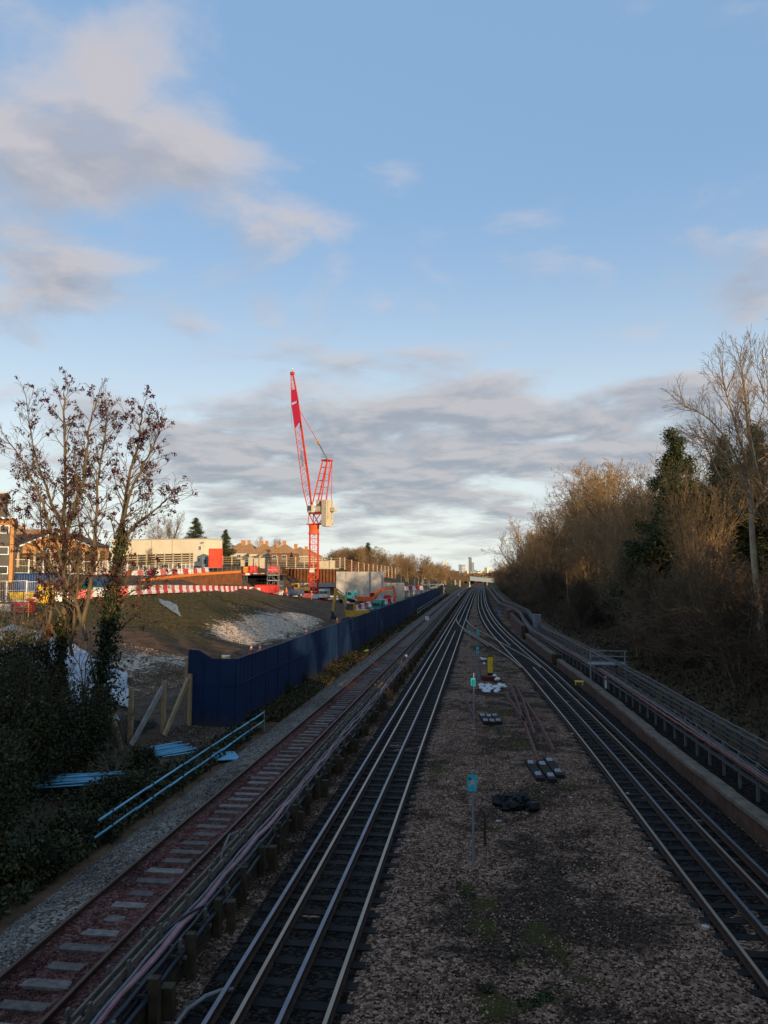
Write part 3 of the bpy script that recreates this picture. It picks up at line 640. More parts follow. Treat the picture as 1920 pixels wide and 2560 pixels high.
o=o.build('panel',M_rust,t,label='rusty brown steel length in the blue hoarding'); o.location=Vector((HX,Y0+71*L,-.02))-lo
# return at the near end with its raised step
m=WB(t); a=Vector((HX,Y0,0)); 
pr_=[(-2.25,-.1),(0,-.1),(0,3.05),(-1.1,3.05),(-1.75,3.42),(-2.25,3.45)]
m.prism([(HX+a_,b_) for a_,b_ in pr_],'y',Y0-.045,Y0-.003)
m.bar((HX-2.2,Y0-.06,1.85),(HX,Y0-.06,1.85),.03,.07); 
for q in (0,.75,1.5,2.2): m.bar((HX-q-.02,Y0-.055,0),(HX-q-.02,Y0-.055,2.95),.035,.03)
m.build('return_panel',M_navy,t)
# ------------------------------------------------------------------ mesh fence on timber posts
pA=G(407,1837,0); pB=G(325,1858,0); pC=G(262,1880,0); pD=G(458,1812,0)
fen=empty('mesh_fence',pA,0,'chain link fence on raw timber posts beside the end of the navy hoarding','fence')
def fpost(p,h,w=.17,mm=M_timber): m=WB(fen); m.bar((p.x,p.y,-.1),(p.x+.01,p.y,h),w,w,up=(0,1,0)); m.build('post',mm,fen)
fpost(pA,2.3); fpost(pB,2.25,.17); fpost(pC,2.5,.17,M_timberg); fpost(pD+Vector((.12,0,0)),3.05,.15); fpost(pD+Vector((.38,-.25,0)),2.35,.16)
def brace(a,b,mm=M_timber): m=WB(fen); m.bar(a,b,.12,.2); m.build('brace',mm,fen)
brace((pB.x+.25,pB.y-.45,.0),(pA.x,pA.y-.12,2.05),mat('pale_grey_brace',(.30,.27,.23),.85,0,.3,4)); brace((pA.x+.25,pA.y-.45,.05),(pD.x+.35,pD.y-.4,2.15)); brace((pC.x+.9,pC.y-.3,.0),(pC.x+.1,pC.y-.1,2.0))
def mesh_net(name,parent,p0,p1,h0,h1,m,pitch=.06,r=.004,label=None):
    w=WB(parent); d=p1-p0; Ld=d.length; d=d/Ld; H=h1-h0; n=int((Ld+H)/pitch)
    for i in range(n):
        a=i*pitch
        for s in (0,1):
            u0=max(0,a-H); u1=min(a,Ld)
            if u1-u0<.05: continue
            z0=h0+(a-u0); z1=h0+(a-u1)
            if s: q0=p0+d*(Ld-u0); q1=p0+d*(Ld-u1)
            else: q0=p0+d*u0; q1=p0+d*u1
            w.bar((q0.x,q0.y+.02*s,z0),(q1.x,q1.y+.02*s,z1),r,r)
    return w.build(name,m,parent,label=label)
M_wire=mat('grey_wire',(.16,.16,.16),.6,.4,.1,5)
mesh_net('mesh',fen,pC+Vector((-1,-.8,0)),pA,.05,1.75,M_wire,.075,.005); mesh_net('mesh',fen,pA,pD+Vector((.3,0,0)),.05,1.9,M_wire,.075,.005)
# ------------------------------------------------------------------ blue pipe handrail
t=empty('pipe_handrail',(-9.62,19,0),0,'pale blue pipe handrail with two rails beside the grey stones','handrail')
for h in (.82,.45):
    y=18.9-(.0 if h>.6 else .2)
    while y<33.2:
        L=random.choice((2.2,2.9,2.4)); y2=min(y+L,33.75); m=WB(t)
        m.tube([(-9.65+random.uniform(-.015,.015),y,h+.012*random.uniform(-1,1)),(-9.65,y2,h+.02)],.03,8); m.build('rail',M_bluepipe,t,smooth=True); y=y2-.12
for y in (19.6,22.1,24.4,26.9,29.3,31.6,33.75):
    m=WB(t); m.bar((-9.63,y,-.1),(-9.63,y,.9),.035,.035); m.build('post',M_galv if y>33 else M_dark,t)
t=empty('metal_handrail',(-9.9,125,0),0,'distant grey metal handrail beside the far end of the hoarding','handrail')
for h in (1.0,.5): m=WB(t); m.bar((-10.1,120,h),(-10.2,215,h),.06,.06); m.build('rail',M_galv,t)
for y in range(120,216,5): m=WB(t); m.bar((-10.1-(y-120)*.001,y,-.1),(-10.1-(y-120)*.001,y,1.03),.06,.06); m.build('post',M_galv,t)
# stacks of blue pipes lying on the ground
def pipe_pile(n,c,ang,spread,L,label):
    t=empty('pipe_pile',c,0,label,'pipe pile')
    for i in range(n):
        a=ang+random.uniform(-.10,.10); off=(i-n/2)*spread; d=Vector((math.cos(a),math.sin(a),0)); q=Vector((-d.y,d.x,0)); s=random.uniform(-.25,.25)
        m=MB(); z=.04+.05*(i%3==1)+.04*(i%4==2); m.tube([d*(-L/2+s)+q*off+Vector((0,0,z)),d*(L/2+s)+q*off+Vector((0,0,z+random.uniform(-.02,.05)))],.026,7); m.build('pipe',M_bluepipe,t,smooth=True)
g1=G(418,1874,.05); pipe_pile(20,(g1.x,g1.y,gz(g1.x,g1.y)+.02),R(52),.085,1.55,'neat fan of pale blue pipes on soil below the timber fence')
g1=G(190,1958,.25); pipe_pile(18,(g1.x,g1.y,gz(g1.x,g1.y)+.3),R(20),.075,2.4,'untidy heap of pale blue pipes among the brambles')
m=MB(); g1=G(575,1886,.05); m.box((0,0,.02),(.9,1.3,.03)); m.build('blue_sheet',M_bluepipe,None,'flat dull blue plastic sheet lying on the grey stones','plastic sheet',loc=(g1.x-.05,g1.y-.4,.07)).rotation_euler=(0,.04,.5)
# ------------------------------------------------------------------ lettering
def text_mesh(txt,size,m,parent,loc,rot,name='lettering',ext=.004):
    cu=bpy.data.curves.new('t','FONT'); cu.body=txt; cu.size=size; cu.extrude=ext; cu.align_x='CENTER'; cu.align_y='CENTER'; cu.offset=size*.018
    o=bpy.data.objects.new('t',cu); COL.objects.link(o); dg=bpy.context.evaluated_depsgraph_get(); me=bpy.data.meshes.new_from_object(o.evaluated_get(dg))
    bpy.data.objects.remove(o); me.materials.clear(); me.materials.append(m); q=bpy.data.objects.new(name,me); COL.objects.link(q); q.parent=parent; q.location=loc; q.rotation_euler=rot; return q
# ------------------------------------------------------------------ tower crane
CB=P(784,1490,175); cb=Vector((CB.x,CB.y,gz(CB.x,CB.y)-.1)); S175=175/FPX
M_cr2=mat('crane_orange_red',(.75,.085,.02),.42,0,.15,1)
t=empty('tower_crane',cb,0,'tall red luffing tower crane standing over the building site','crane')
def zpx(py,Y=175): return P(784,py,Y).z
def lattice(m,a,b,w0,w1,U,Vv,bays,rc,rb,faces=4):
    a=Vector(a); b=Vector(b); U=Vector(U); Vv=Vector(Vv)
    cs=[(-1,-1),(1,-1),(1,1),(-1,1)] if faces==4 else [(-1,-1),(1,-1),(0,1)]
    def pt(i,k): f=k/bays; w=w0+(w1-w0)*f; p=a.lerp(b,f); return p+U*(cs[i][0]*w/2)+Vv*(cs[i][1]*w/2)
    n=len(cs)
    for i in range(n):
        m.bar(pt(i,0),pt(i,bays),rc,rc)
        for k in range(bays+1):
            m.bar(pt(i,k),pt((i+1)%n,k),rb,rb)
            if k<bays: m.bar(pt(i,k) if k%2 else pt((i+1)%n,k),pt((i+1)%n,k+1) if k%2 else pt(i,k+1),rb,rb)
c=Vector((0,0,0)); a20=R(18); U=Vector((math.cos(a20),math.sin(a20),0)); Vv=Vector((-math.sin(a20),math.cos(a20),0))
zr=zpx(1332)-cb.z; zd=zpx(1312)-cb.z; zk=zpx(1284)-cb.z
m=MB(); lattice(m,(0,0,0),(0,0,zr),1.9,1.9,U,Vv,11,.21,.085); m.build('mast',M_crane,t)
m=MB(); 
for q in (-.25,.25): m.bar((q,-.3,0),(q,-.3,zr),.05,.05)
for k2 in range(int(zr/.4)): m.bar((-.25,-.3,k2*.4),(.25,-.3,k2*.4),.04,.04)
m.build('ladder',M_crane,t)
m=MB(); m.tube([(0,0,zr-.1),(0,0,zr+.7),(0,0,zd)],[1.25,1.15,1.25],16); m.tube([(0,0,zr-.35),(0,0,zr-.1)],1.3,16); m.build('slewing_ring',M_cr2,t)
# slewing frame: f forward (jib side), s sideways
ang=R(150); Fv=Vector((math.cos(ang),math.sin(ang),0)); Sv=Vector((-math.sin(ang),math.cos(ang),0))
def L3(f,s,z): return Fv*f+Sv*s+Vector((0,0,z))
m=MB()
for s in (-.9,.9):
    m.bar(L3(-.8,s,zd),L3(1.0,s*.8,zk+.2),.16); m.bar(L3(1.1,s,zd),L3(.9,s*.8,zk+.2),.16); m.bar(L3(.9,s,zk),L3(-4.6,s,zk),.26,.32); m.bar(L3(-.5,s,zd),L3(-2.9,s,zk),.16); m.bar(L3(-4.2,s,zk),L3(-4.2,s,zd+.2),.1); m.bar(L3(-4.2,s,zd+.2),L3(-.7,s,zd+.2),.14)
for f in (.9,-.8,-2.5,-4.5): m.bar(L3(f,-.9,zk),L3(f,.9,zk),.16)
m.box(L3(0,0,zd+.1),(2.6,2.6,.2),ang); m.build('slewing_frame',M_crane,t)
m=MB(); m.box(L3(-2.4,0,zk+.2),(4.6,2.3,.1),ang); m.build('deck',M_dark,t)
cw=MB()
for q in range(3):
    cw.box(L3(-3.55-.5*q,.0,(zpx(1253)+zpx(1318))/2-cb.z+(.1 if q%2 else 0)),(.44,2.35,(zpx(1253)-zpx(1318))*(.98 if q%2 else 1)),ang)
cw=cw.build('counterweight',M_crmach,t)
for q in (-.7,.7): w=MB(); w.bar(L3(-4.85,q,zpx(1253)-cb.z),L3(-4.85,q,zpx(1300)-cb.z),.06,.06); w.build('hanger',M_galv,cw)
m=MB(); m.box(L3(-2.0,.2,zk+.9),(1.6,1.4,1.2),ang); m.box(L3(-1.9,-.2,zk+1.9),(1.3,1.,.6),ang); m.tube([L3(-1.6,-.8,zk+2.5),L3(-1.6,.8,zk+2.5)],.45,12); m.build('winch_house',M_crmach,t)
m=MB(); m.box(L3(-5.6,-.5,zk+.75),(1.2,1.0,.9),ang); m.build('switch_cabinet',M_crmach,t)
cabn=MB(); cabn.box(L3(-.2,1.45,zk+1.),(1.4,.9,1.7),ang); cabn=cabn.build('cab',M_crmach,t); m=MB(); m.box(L3(.52,1.45,zk+1.1),(.03,.8,1.2),ang); m.box(L3(-.2,1.92,zk+1.1),(1.2,.03,1.1),ang); m.build('window',M_glass,cabn)
m=MB()
for q in range(5):
    m.bar(L3(-1.0+.0,-1.2,zk+.3),L3(-1.0,-1.2,zk+1.3),.05); m.bar(L3(-4.4+q*.85,-1.3,zk-2.2),L3(-4.4+q*.85,-1.3,zk-1.2),.05)
m.bar(L3(-4.6,-1.3,zk-1.2),L3(-1,-1.3,zk-1.2),.05); m.bar(L3(-4.8,-1.0,zpx(1312)-cb.z),L3(-3.3,-1.,zpx(1312)-cb.z),.3); m.build('guard_rail',M_galv,t)
# a-frame
za=zpx(1150)-cb.z
def wpt(px,py,Y): p=P(px,py,Y); return p-cb
Ta=wpt(818,1152,175)
m=MB(); b0=L3(.6,0,zk); b1=L3(-2.0,0,zk+1.3)
for s in (-.85,.85):
    m.bar(L3(.5,s,zk),Ta+Fv*.75+Sv*s*.9,.28); m.bar(L3(-2.3,s,zk),Ta-Fv*.75+Sv*s*.9,.24)
    for q in range(1,8):
        f=q/8; A=L3(.5,s,zk).lerp(Ta+Fv*.75+Sv*s*.9,f); B=L3(-2.3,s,zk).lerp(Ta-Fv*.75+Sv*s*.9,f); m.bar(A,B,.09); 
        if q%2: m.bar(A,L3(.5,-s,zk).lerp(Ta+Fv*.75-Sv*s*.9,f),.12)
m.box(Ta+Vector((0,0,.1)),(1.9,2.1,.3),ang); m.build('a_frame',M_crane,t)
m=MB(); z=Ta.z+.3
for f,s in ((-.9,-1),(.9,-1),(.9,1),(-.9,1),(0,-1),(0,1)): m.bar(Vector((Ta.x,Ta.y,z))+Fv*f+Sv*s,Vector((Ta.x,Ta.y,z+1.1))+Fv*f+Sv*s,.06)
for zz_ in (.55,1.1):
    q=[Vector((Ta.x,Ta.y,z+zz_))+Fv*f+Sv*s for f,s in ((-.9,-1),(.9,-1),(.9,1),(-.9,1))]
    for i in range(4): m.bar(q[i],q[(i+1)%4],.05)
m.build('top_platform',M_galv,t)
m=MB(); m.tube([Ta+Fv*-.8,L3(-4.6,.8,zpx(1254)-cb.z)],.07,6); m.tube([Ta+Fv*-.8+Sv*-.8,L3(-4.6,-.8,zpx(1254)-cb.z)],.07,6); m.build('backstay',M_crane,t)
# jib
hd=Vector((-.62,.785,0)); J0=L3(.9,0,zk+.1); J1v=P(731,935,182)-cb; jd=(J1v-J0).normalized(); js=jd.cross(Vector((0,0,1))).normalized(); ju=js.cross(jd)
m=MB(); Lj=(J1v-J0).length
def jp(k,a_,b_):
    f=k; w=.75+1.1*min(1,f*6) if f<.8 else 1.85*(1-(f-.8)/.2*.65); return J0.lerp(J1v,f)+js*(a_*w/2*.9)+ju*(b_*w/2)
nb=34
for i,(a_,b_) in enumerate(((-1,-.9),(1,-.9),(0,1))):
    for k2 in range(nb):
        m.bar(jp(k2/nb,a_,b_),jp((k2+1)/nb,a_,b_),.24 if b_>0 else .15)
cs=((-1,-.9),(1,-.9),(0,1))
for i in range(3):
    for k2 in range(nb):
        p=jp(k2/nb,*cs[i]); q=jp((k2+1)/nb,*cs[(i+1)%3]); 
        if k2%2: p=jp(k2/nb,*cs[(i+1)%3]); q=jp((k2+1)/nb,*cs[i])
        m.bar(p,q,.065)
m.build('jib',M_crane,t)
m=MB()
for (f0,f1) in ((.60,.775),(.79,.88)):
    a_=jp(f0,-1.02,-.85); b_=jp(f1,-1.02,-.85); c_=jp(f1,-.06,.9); d_=jp(f0+(.03 if f0<.7 else 0),-.06,.9)
    for sgn in (-1,1):
        q=[jp(f0,sgn*1.03,-.85),jp(f1,sgn*1.03,-.85),jp(f1,sgn*.1,.95),jp(f0+(.04 if f0<.7 else 0),sgn*.1,.95)]
        o_=js*(sgn*.03); m.add(q+[v+o_ for v in q],[(0,1,2,3),(7,6,5,4),(0,4,5,1),(1,5,6,2),(2,6,7,3),(3,7,4,0)])
m.build('banner',M_crimson,t)
m=MB(); m.box(J1v+Vector((0,0,.15)),(.8,.8,.7),ang); m.bar(J1v,J1v+Vector((0,0,1.1)),.06); m.build('jib_head',M_crane,t)
m=MB(); m.ball(J1v+Vector((0,0,1.25)),.2); m.build('warning_lamp',M_white,t)
pt_=wpt(796,1107,178); m=MB(); m.tube([jp(.72,0,1),pt_],.08,6); m.build('pendant',M_crane,t)
m=MB(); m.box(pt_,(.5,.5,.7),ang); m.build('pulley_block',M_yellow,t)
m=MB()
for q in (-.35,-.12,.12,.35): m.tube([pt_+Sv*q*.4,Ta+Sv*q+Vector((0,0,.3))],.035,4)
m.build('luffing_rope',M_dark,t)
hk=wpt(730,970,182); m=MB(); m.tube([J1v+js*-.2,hk],.03,4); m.tube([hk,hk+Vector((-.15,0,-7.)),hk+Vector((.15,0,-10))],.022,4); m.build('hoist_rope',M_dark,t)
m=MB(); m.box(hk+Vector((0,0,-.4)),(.35,.3,1.0)); m.build('hook_block',M_yellow,t)
m=MB()
for q in range(9): m.bar(jp(.33+q*.012,-.9,.2),jp(.33+q*.012,.2,.2),.05)
m.bar(jp(.32,-.9,.5),jp(.44,-.9,.5),.05); m.bar(jp(.32,-.9,.1),jp(.44,-.9,.1),.05); m.build('jib_platform',M_dark,t)
zs=zpx(1426)-cb.z; sg=MB(); sg.box((-.1,-1.45,zs),(1.15,.04,.85)); sg=sg.build('name_board',M_white,t)
text_mesh('TC2',.62,M_black,sg,(-.1,-1.475,zs),(R(90),0,0))
m=MB(); m.box((0,0,-.1),(4.5,4.5,.9)); m.build('base_slab',M_conc,t)
# ------------------------------------------------------------------ water filled barrier blocks
def block(red):
    m=MB(); pr=[(-.28,0),(.28,0),(.28,.22),(.17,.42),(.15,1.0),(-.15,1.0),(-.17,.42),(-.28,.22)]
    vs=[(x*.97,a,z) for x in (-.54,-.50) for a,z in pr]
    m.prism(pr,'x',-.97,.97); 
    for x in (-.45,.45):
        m.box((x,-.19,.78),(.1,.03,.08)); m.box((x,-.23,.36),(.1,.03,.08))
    return m
def polyl(pts,pitch,z=None):
    pts=[Vector(p) for p in pts]; out=[]; acc=0.; i=0; d=0.
    for a,b in zip(pts,pts[1:]):
        L=(b-a).length; 
        while d<=L: out.append((a.lerp(b,d/L),math.atan2((b-a).y,(b-a).x))); d+=pitch
        d-=L
    return out
def smooth_pts(P_,n=6):
    out=[]
    for i in range(len(P_)-1):
        p0=P_[max(i-1,0)];p1=P_[i];p2=P_[i+1];p3=P_[min(i+2,len(P_)-1)]
        for k in range(n):
            t_=k/n; out.append(.5*((2*p1)+(p2-p0)*t_+(2*p0-5*p1+4*p2-p3)*t_*t_+(3*p1-p0-3*p2+p3)*t_**3))
    return out+[P_[-1]]
M_w1=mat('barrier_white_plastic',(.74,.72,.68),.5,0,.15,1.5);  # off-white of the barrier blocks and mesh panels
protos={}
def blocks(pts,label_at,group,pitch=1.98,seed=1,sc=1.):
    r=random.Random(seed)
    for i,(p,a) in enumerate(polyl(pts,pitch)):
        kind='white' if i%2 else ('faded' if r.random()<.35 else 'red')
        mm={'white':M_w1,'red':M_red,'faded':M_redf}[kind]
        if kind not in protos:
            o=block(0).build('barrier_block',mm); protos[kind]=o
        else: o=protos[kind].copy(); COL.objects.link(o)
        o.location=(p.x,p.y,p.z-.03); o.rotation_euler=(r.uniform(-.03,.03),0,a+r.uniform(-.05,.05)+(math.pi if False else 0)); o.scale=(1,1,1)
        tag(o,f"{ {'white':'white','red':'bright red','faded':'faded pinkish red'}[kind]} water filled barrier block {label_at}",'barrier',group)
bl=[P(*a) for a in [(-60,1530,66),(20,1535,68),(123,1509,77),(220,1495,79),(317,1487,80),(407,1482,94),(482,1480,110),(560,1479,130),(620,1479,150),(700,1488,163),(800,1498,165),(850,1502,166)]]
blocks(smooth_pts(bl),'in the long curved line above the grassy mound','barrier blocks along the haul road')
b2=[P(*a) for a in [(230,1446,112),(300,1444,117),(380,1438,128),(480,1434,142),(520,1430,150)]]
blocks(b2,'on the upper terrace behind the orange edged wall','barrier blocks on the upper terrace',1.98,3)
b3=[P(*a) for a in [(960,1478,178),(1010,1476,186),(1060,1474,196)]]
blocks(b3,'beside the far parapet behind the hoarding','barrier blocks by the far parapet',1.98,5)
b3=[P(*a) for a in [(880,1530,128),(930,1515,140),(985,1507,150)]]
blocks(b3,'low behind the navy hoarding near the excavators','barrier blocks by the excavators',1.98,6)
# ------------------------------------------------------------------ mesh panels
def mesh_panel(w=2.,h=1.9,post=.07,cell=.14,solid=None):
    m=MB()
    for x in (-w/2,w/2): m.box((x,0,h/2),(post,.04,h))
    m.box((0,0,h-.02),(w,.04,.05)); m.box((0,0,.1),(w,.04,.05)); m.box((0,0,h*.55),(w,.03,.03))
    for i in range(1,int(w/cell)): m.box((-w/2+i*cell,0,h/2),(.012,.012,h-.2))
    return m
pp=mesh_panel(2.,2.,.14,.2).build('mesh_barrier',M_w1); first=True
def panels(pts,label,group,pitch=2.05,sc=1.,dz=-.05):
    global first
    for i,(p,a) in enumerate(polyl(pts,pitch)):
        o=pp if first else pp.copy()
        if not first: COL.objects.link(o)
        first=False; o.location=(p.x,p.y,gz(p.x,p.y)+dz+.12); o.rotation_euler=(0,0,a+random.uniform(-.06,.06)); o.scale=(1,1,sc); tag(o,label,'mesh barrier',group)
panels([P(*a) for a in [(-30,1460,100),(60,1458,102),(150,1450,106),(260,1444,112)]],'white framed mesh panel behind the blue container at the left','white mesh panels on the left')
panels([P(*a) for a in [(262,1440,118),(302,1436,125),(400,1431,140),(485,1426,156)]],'white framed mesh panel in front of the slatted timber barrier','white mesh panels before the timber barrier')
panels([P(*a) for a in [(-10,1500,70),(90,1498,73.5)]],'white framed mesh panel behind the barrier blocks beside the yellow skip','near white mesh panels',2.0,1.05)
panels([P(*a) for a in [(990,1476,192),(1070,1474,205)]],'pale mesh panel on the far parapet beyond the excavator','far parapet panels',2.3,.8)
# ------------------------------------------------------------------ timber barrier with posts and boards
def board_fence(pts,h,label,nb,gap,mb,mp,postw=.22,pitch=2.4,name='timber_barrier',zs=None,slope=None):
    pts=[Vector(p) for p in pts]; t=empty(name,pts[0],0,label,'fence'); 
    for i,(a,b) in enumerate(zip(pts,pts[1:])):
        d=(b-a); m=WB(t)
        for k2 in range(nb):
            z0=h*(k2+.5)/nb; m.bar(a+Vector((0,0,z0)),b+Vector((0,0,z0)),.06,h/nb*gap)
        m.build('boards',mb,t)
    for p,_ in polyl([Vector((q.x,q.y,q.z)) for q in pts],pitch):
        m=WB(t); m.box((p.x,p.y-.09,p.z+h/2+.02),(postw,.16,h+.1)); m.build('post',mp,t)
    return t
def bp(px,py,Y): return P(px,py,Y)
M_tbp=mat('pale_post_timber',(.42,.33,.22),.8,0,.3,2)  # pale timber of the barrier posts
board_fence([bp(-40,1433,116),bp(120,1428,120),bp(262,1422,125)],3.1,'dark boarded timber barrier with pale posts below the brick houses',6,.84,M_timberd,M_tbp,.35,2.5)
board_fence([bp(296,1425,152),bp(380,1420,158),bp(482,1416,166)],3.0,'slatted timber barrier in front of the long cream building',6,.72,M_timberd,M_tbp,.35,2.1)
board_fence([bp(510,1417,196),bp(640,1418,200),bp(760,1419,204),bp(862,1421,207)],2.9,'slatted timber barrier along the top of the rusty sheet piling',5,.55,M_timberg,M_tbp,.3,2.4)
board_fence([bp(862,1424,207),bp(905,1437,212),bp(950,1441,222),bp(992,1447,234)],3.2,'slatted timber barrier stepping down beside the concrete wall',5,.42,mat('reddish_boards',(.14,.06,.035),.85),M_tbp,.26,2.6)
# ------------------------------------------------------------------ sheet piling
def sheetpile(name,pts,zt,zb,label,parent=None,pitch=.62,dep=.22):
    """corrugated wall along pts (x,y), top heights zt, bottom heights zb"""
    t=empty(name,(pts[0][0],pts[0][1],zb[0]),0,label,'sheet piling'); m=WB(t)
    seg=[]; 
    for i in range(len(pts)-1):
        a=Vector((pts[i][0],pts[i][1],0)); b=Vector((pts[i+1][0],pts[i+1][1],0)); L=(b-a).length; d=(b-a)/L; nrm=Vector((d.y,-d.x,0)); n=max(1,int(L/pitch))
        for k2 in range(n):
            for q,s in ((0,0),(.35,0),(.5,1),(.85,1)):
                f=(k2+q)/n; seg.append((a.lerp(b,f)+nrm*(s*dep),zt[i]+(zt[i+1]-zt[i])*f,zb[i]+(zb[i+1]-zb[i])*f))
    vs=[]; 
    for p,z1,z0 in seg: vs+=[(p.x,p.y,z0),(p.x,p.y,z1),(p.x,p.y+.05,z1),(p.x,p.y+.05,z0)]
    fs=[(4*i+j,4*i+4+j,4*i+4+(j+1)%4,4*i+(j+1)%4) for i in range(len(seg)-1) for j in range(4)]
    m.add(vs,fs); m.build('piles',M_rust,t); return t,seg
W1=[bp(355,1455,110),bp(420,1446,119),bp(500,1438,134),bp(560,1434,143),bp(604,1431,150)]
t,_=sheetpile('sheet_pile_wall',[(p.x,p.y) for p in W1],[p.z for p in W1],[p.z-4 for p in W1],'rusty sheet pile wall edged with orange netting above the barrier blocks')
m=WB(t)
for a,b in zip(W1,W1[1:]): m.bar(a+Vector((0,-.35,.12)),b+Vector((0,-.35,.12)),.05,.55)
m.build('orange_edging',M_orange,t)
m=WB(t)
for p,_ in polyl(W1,1.8): m.box((p.x,p.y,p.z+.65),(.05,.05,1.3))
for hh in (.6,1.2):
    for a,b in zip(W1,W1[1:]): m.bar(a+Vector((0,0,hh)),b+Vector((0,0,hh)),.04,.04)
m.build('edge_rail',M_galv,t)
W2=[bp(692,1422,186),bp(716,1422,189),bp(846,1423,186)]
t,_=sheetpile('sheet_pile_wall',[(p.x,p.y) for p in W2],[p.z for p in W2],[p.z-6 for p in W2],'tall rusty sheet pile wall behind the crane mast',pitch=.85,dep=.35)
m=WB(t); a=bp(717,1463,184); b=bp(843,1462,182); m.bar(a,b,.6,1.0); m.build('capping_beam',M_conc,t)
m=WB(t); m.bar(W2[1]+Vector((0,-.1,.12)),W2[2]+Vector((0,-.1,.12)),.9,.22); m.build('top_beam',M_crmach,t)
# black opening under the red and white deck
a=bp(606,1437,160); b=bp(692,1437,166); t=empty('underpass_portal',(a.x,a.y,2.5),0,'black opening of the underpass below a red and white edged deck','underpass')
M_void=mat('painted_shade_lining',(.003,.003,.003),.95,0,.1)  # darkness of the opening is put into the lining colour
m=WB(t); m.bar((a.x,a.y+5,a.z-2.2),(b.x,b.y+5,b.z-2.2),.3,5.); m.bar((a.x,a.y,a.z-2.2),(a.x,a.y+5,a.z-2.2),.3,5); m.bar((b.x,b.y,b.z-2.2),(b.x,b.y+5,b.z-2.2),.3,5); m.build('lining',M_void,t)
m=WB(t); m.bar((a.x,a.y+2.5,a.z+.1),(b.x,b.y+2.5,b.z+.1),6,.3); m.build('deck',M_concd,t)
m=WB(t); m.mi=0
n=9
for q in range(n):
    m.mi=q%2; m.bar(a.lerp(b,q/n)+Vector((0,-.65,.15)),a.lerp(b,(q+1)/n)+Vector((0,-.65,.15)),.08,.42)
m.build('edge_board',[M_red,M_white],t)
m=WB(t); m.bar(bp(606,1477,158),bp(692,1477,164),3,.1); m.build('apron',M_concd,t)
# concrete abutment
def poly_wall(name,label,px0,px1,Y,ytop,zb,dep,m_=M_conc,cat='concrete wall'):
    a=bp(px0,ytop,Y); b=bp(px1,ytop,Y); t=empty(name,(a.x,a.y,zb),0,label,cat); return t,a,b
t,a,b=poly_wall('concrete_abutment','pale grey concrete abutment block beside the rusty piling',841,953,166,1429,.3,6)
zb=-.3
m=WB(t); m.box(((a.x+b.x)/2,a.y+3.3,(a.z+zb)/2-.02),(b.x-a.x-.4,6,a.z-zb)); m.build('main_wall',M_conc,t)
m=WB(t); m.box((a.x+1.0,a.y+.1,(a.z+zb)/2),(2.0,.6,a.z-zb)); m.build('pier',M_conc,t)
m=WB(t); m.box((b.x-1.1,a.y+0,(a.z+zb)/2),(2.2,.9,a.z-zb)); m.build('pier',M_conc,t)
m=WB(t)
for q in range(1,5): m.box((a.x+(b.x-a.x)*q/5,a.y+.295,(a.z+zb)/2),(.03,.03,a.z-zb-.3))
m.box(((a.x+b.x)/2,a.y+.295,2.9),(b.x-a.x-4,.03,.03)); m.build('board_marks',M_galv,t)
t,a,b=poly_wall('concrete_parapet','low pale concrete parapet right of the abutment block',954,1010,176,1457,0,3)
m=WB(t); m.box(((a.x+b.x)/2,a.y+.6,a.z/2),(b.x-a.x,1.2,a.z)); m.build('wall',M_conc,t)
m=WB(t); m.box((a.x+(b.x-a.x)*.25,a.y-.1,a.z/2),(.5,.2,a.z-.1)); m.build('buttress',M_conc,t)
# piers waiting on the terrace
for px,py,w,h in ((607,1414,.9,1.3),(627,1414,1.1,2.),(641,1414,1.1,1.8),(656,1414,1.2,1.9),(805,1415,1.2,1.2),(817,1415,1.2,1.2),(831,1415,1.3,1.3)):
    p=bp(px,py,193); z=gz(p.x,p.y); t=empty('concrete_pier',(p.x,p.y,z),0,'pale squat concrete pier on the terrace '+('above the underpass' if px<700 else 'right of the crane mast'),'concrete pier','concrete piers '+('above the underpass' if px<700 else 'right of the mast'))
    m=MB(); top=p.z+h-z; m.box((0,0,top/2),(w,.8,top)); m.box((0,0,top+.06),(w*1.05,.85,.12)); m.build('shaft',M_crmach,t)
# ------------------------------------------------------------------ containers
def container(name,loc,rz,L,Wd,H,m_,label,cat='container',group=None):
    t=empty(name,loc,rz,label,cat,group); m=MB(); n=int(L/.28)
    vs=[]
    def side(p0,p1,out):
        a=Vector(p0); b=Vector(p1); k=int((b-a).length/.28); o=Vector(out); pts=[]
        for i in range(k):
            for q,s in ((0,0),(.25,1),(.5,1),(.75,0)): pts.append(a.lerp(b,(i+q)/k)-o*(.035*s))
        pts.append(b); base=len(m.v)
        for p in pts: m.v+= [(p.x,p.y,.12),(p.x,p.y,H-.12)]
        for i in range(len(pts)-1): m.f.append((base+2*i,base+2*i+2,base+2*i+3,base+2*i+1)); m.m.append(0)
    side((-L/2,-Wd/2,0),(L/2,-Wd/2,0),(0,-1,0)); side((L/2,-Wd/2,0),(L/2,Wd/2,0),(1,0,0)); side((L/2,Wd/2,0),(-L/2,Wd/2,0),(0,1,0)); side((-L/2,Wd/2,0),(-L/2,-Wd/2,0),(-1,0,0))
    m.build('panels',m_,t)
    f=MB()
    for z in (.06,H-.06):
        for y in (-1,1): f.box((0,y*Wd/2,z),(L,.1,.12))
        for x in (-1,1): f.box((x*L/2,0,z),(.1,Wd-.1,.12))
    for x in (-1,1):
        for y in (-1,1): f.box((x*L/2,y*Wd/2,H/2),(.12,.12,H-.24))
    f.box((0,0,H-.1),(L-.1,Wd-.1,.06)); f.box((0,0,.1),(L-.1,Wd-.1,.06))
    f.build('frame',m_,t); return t
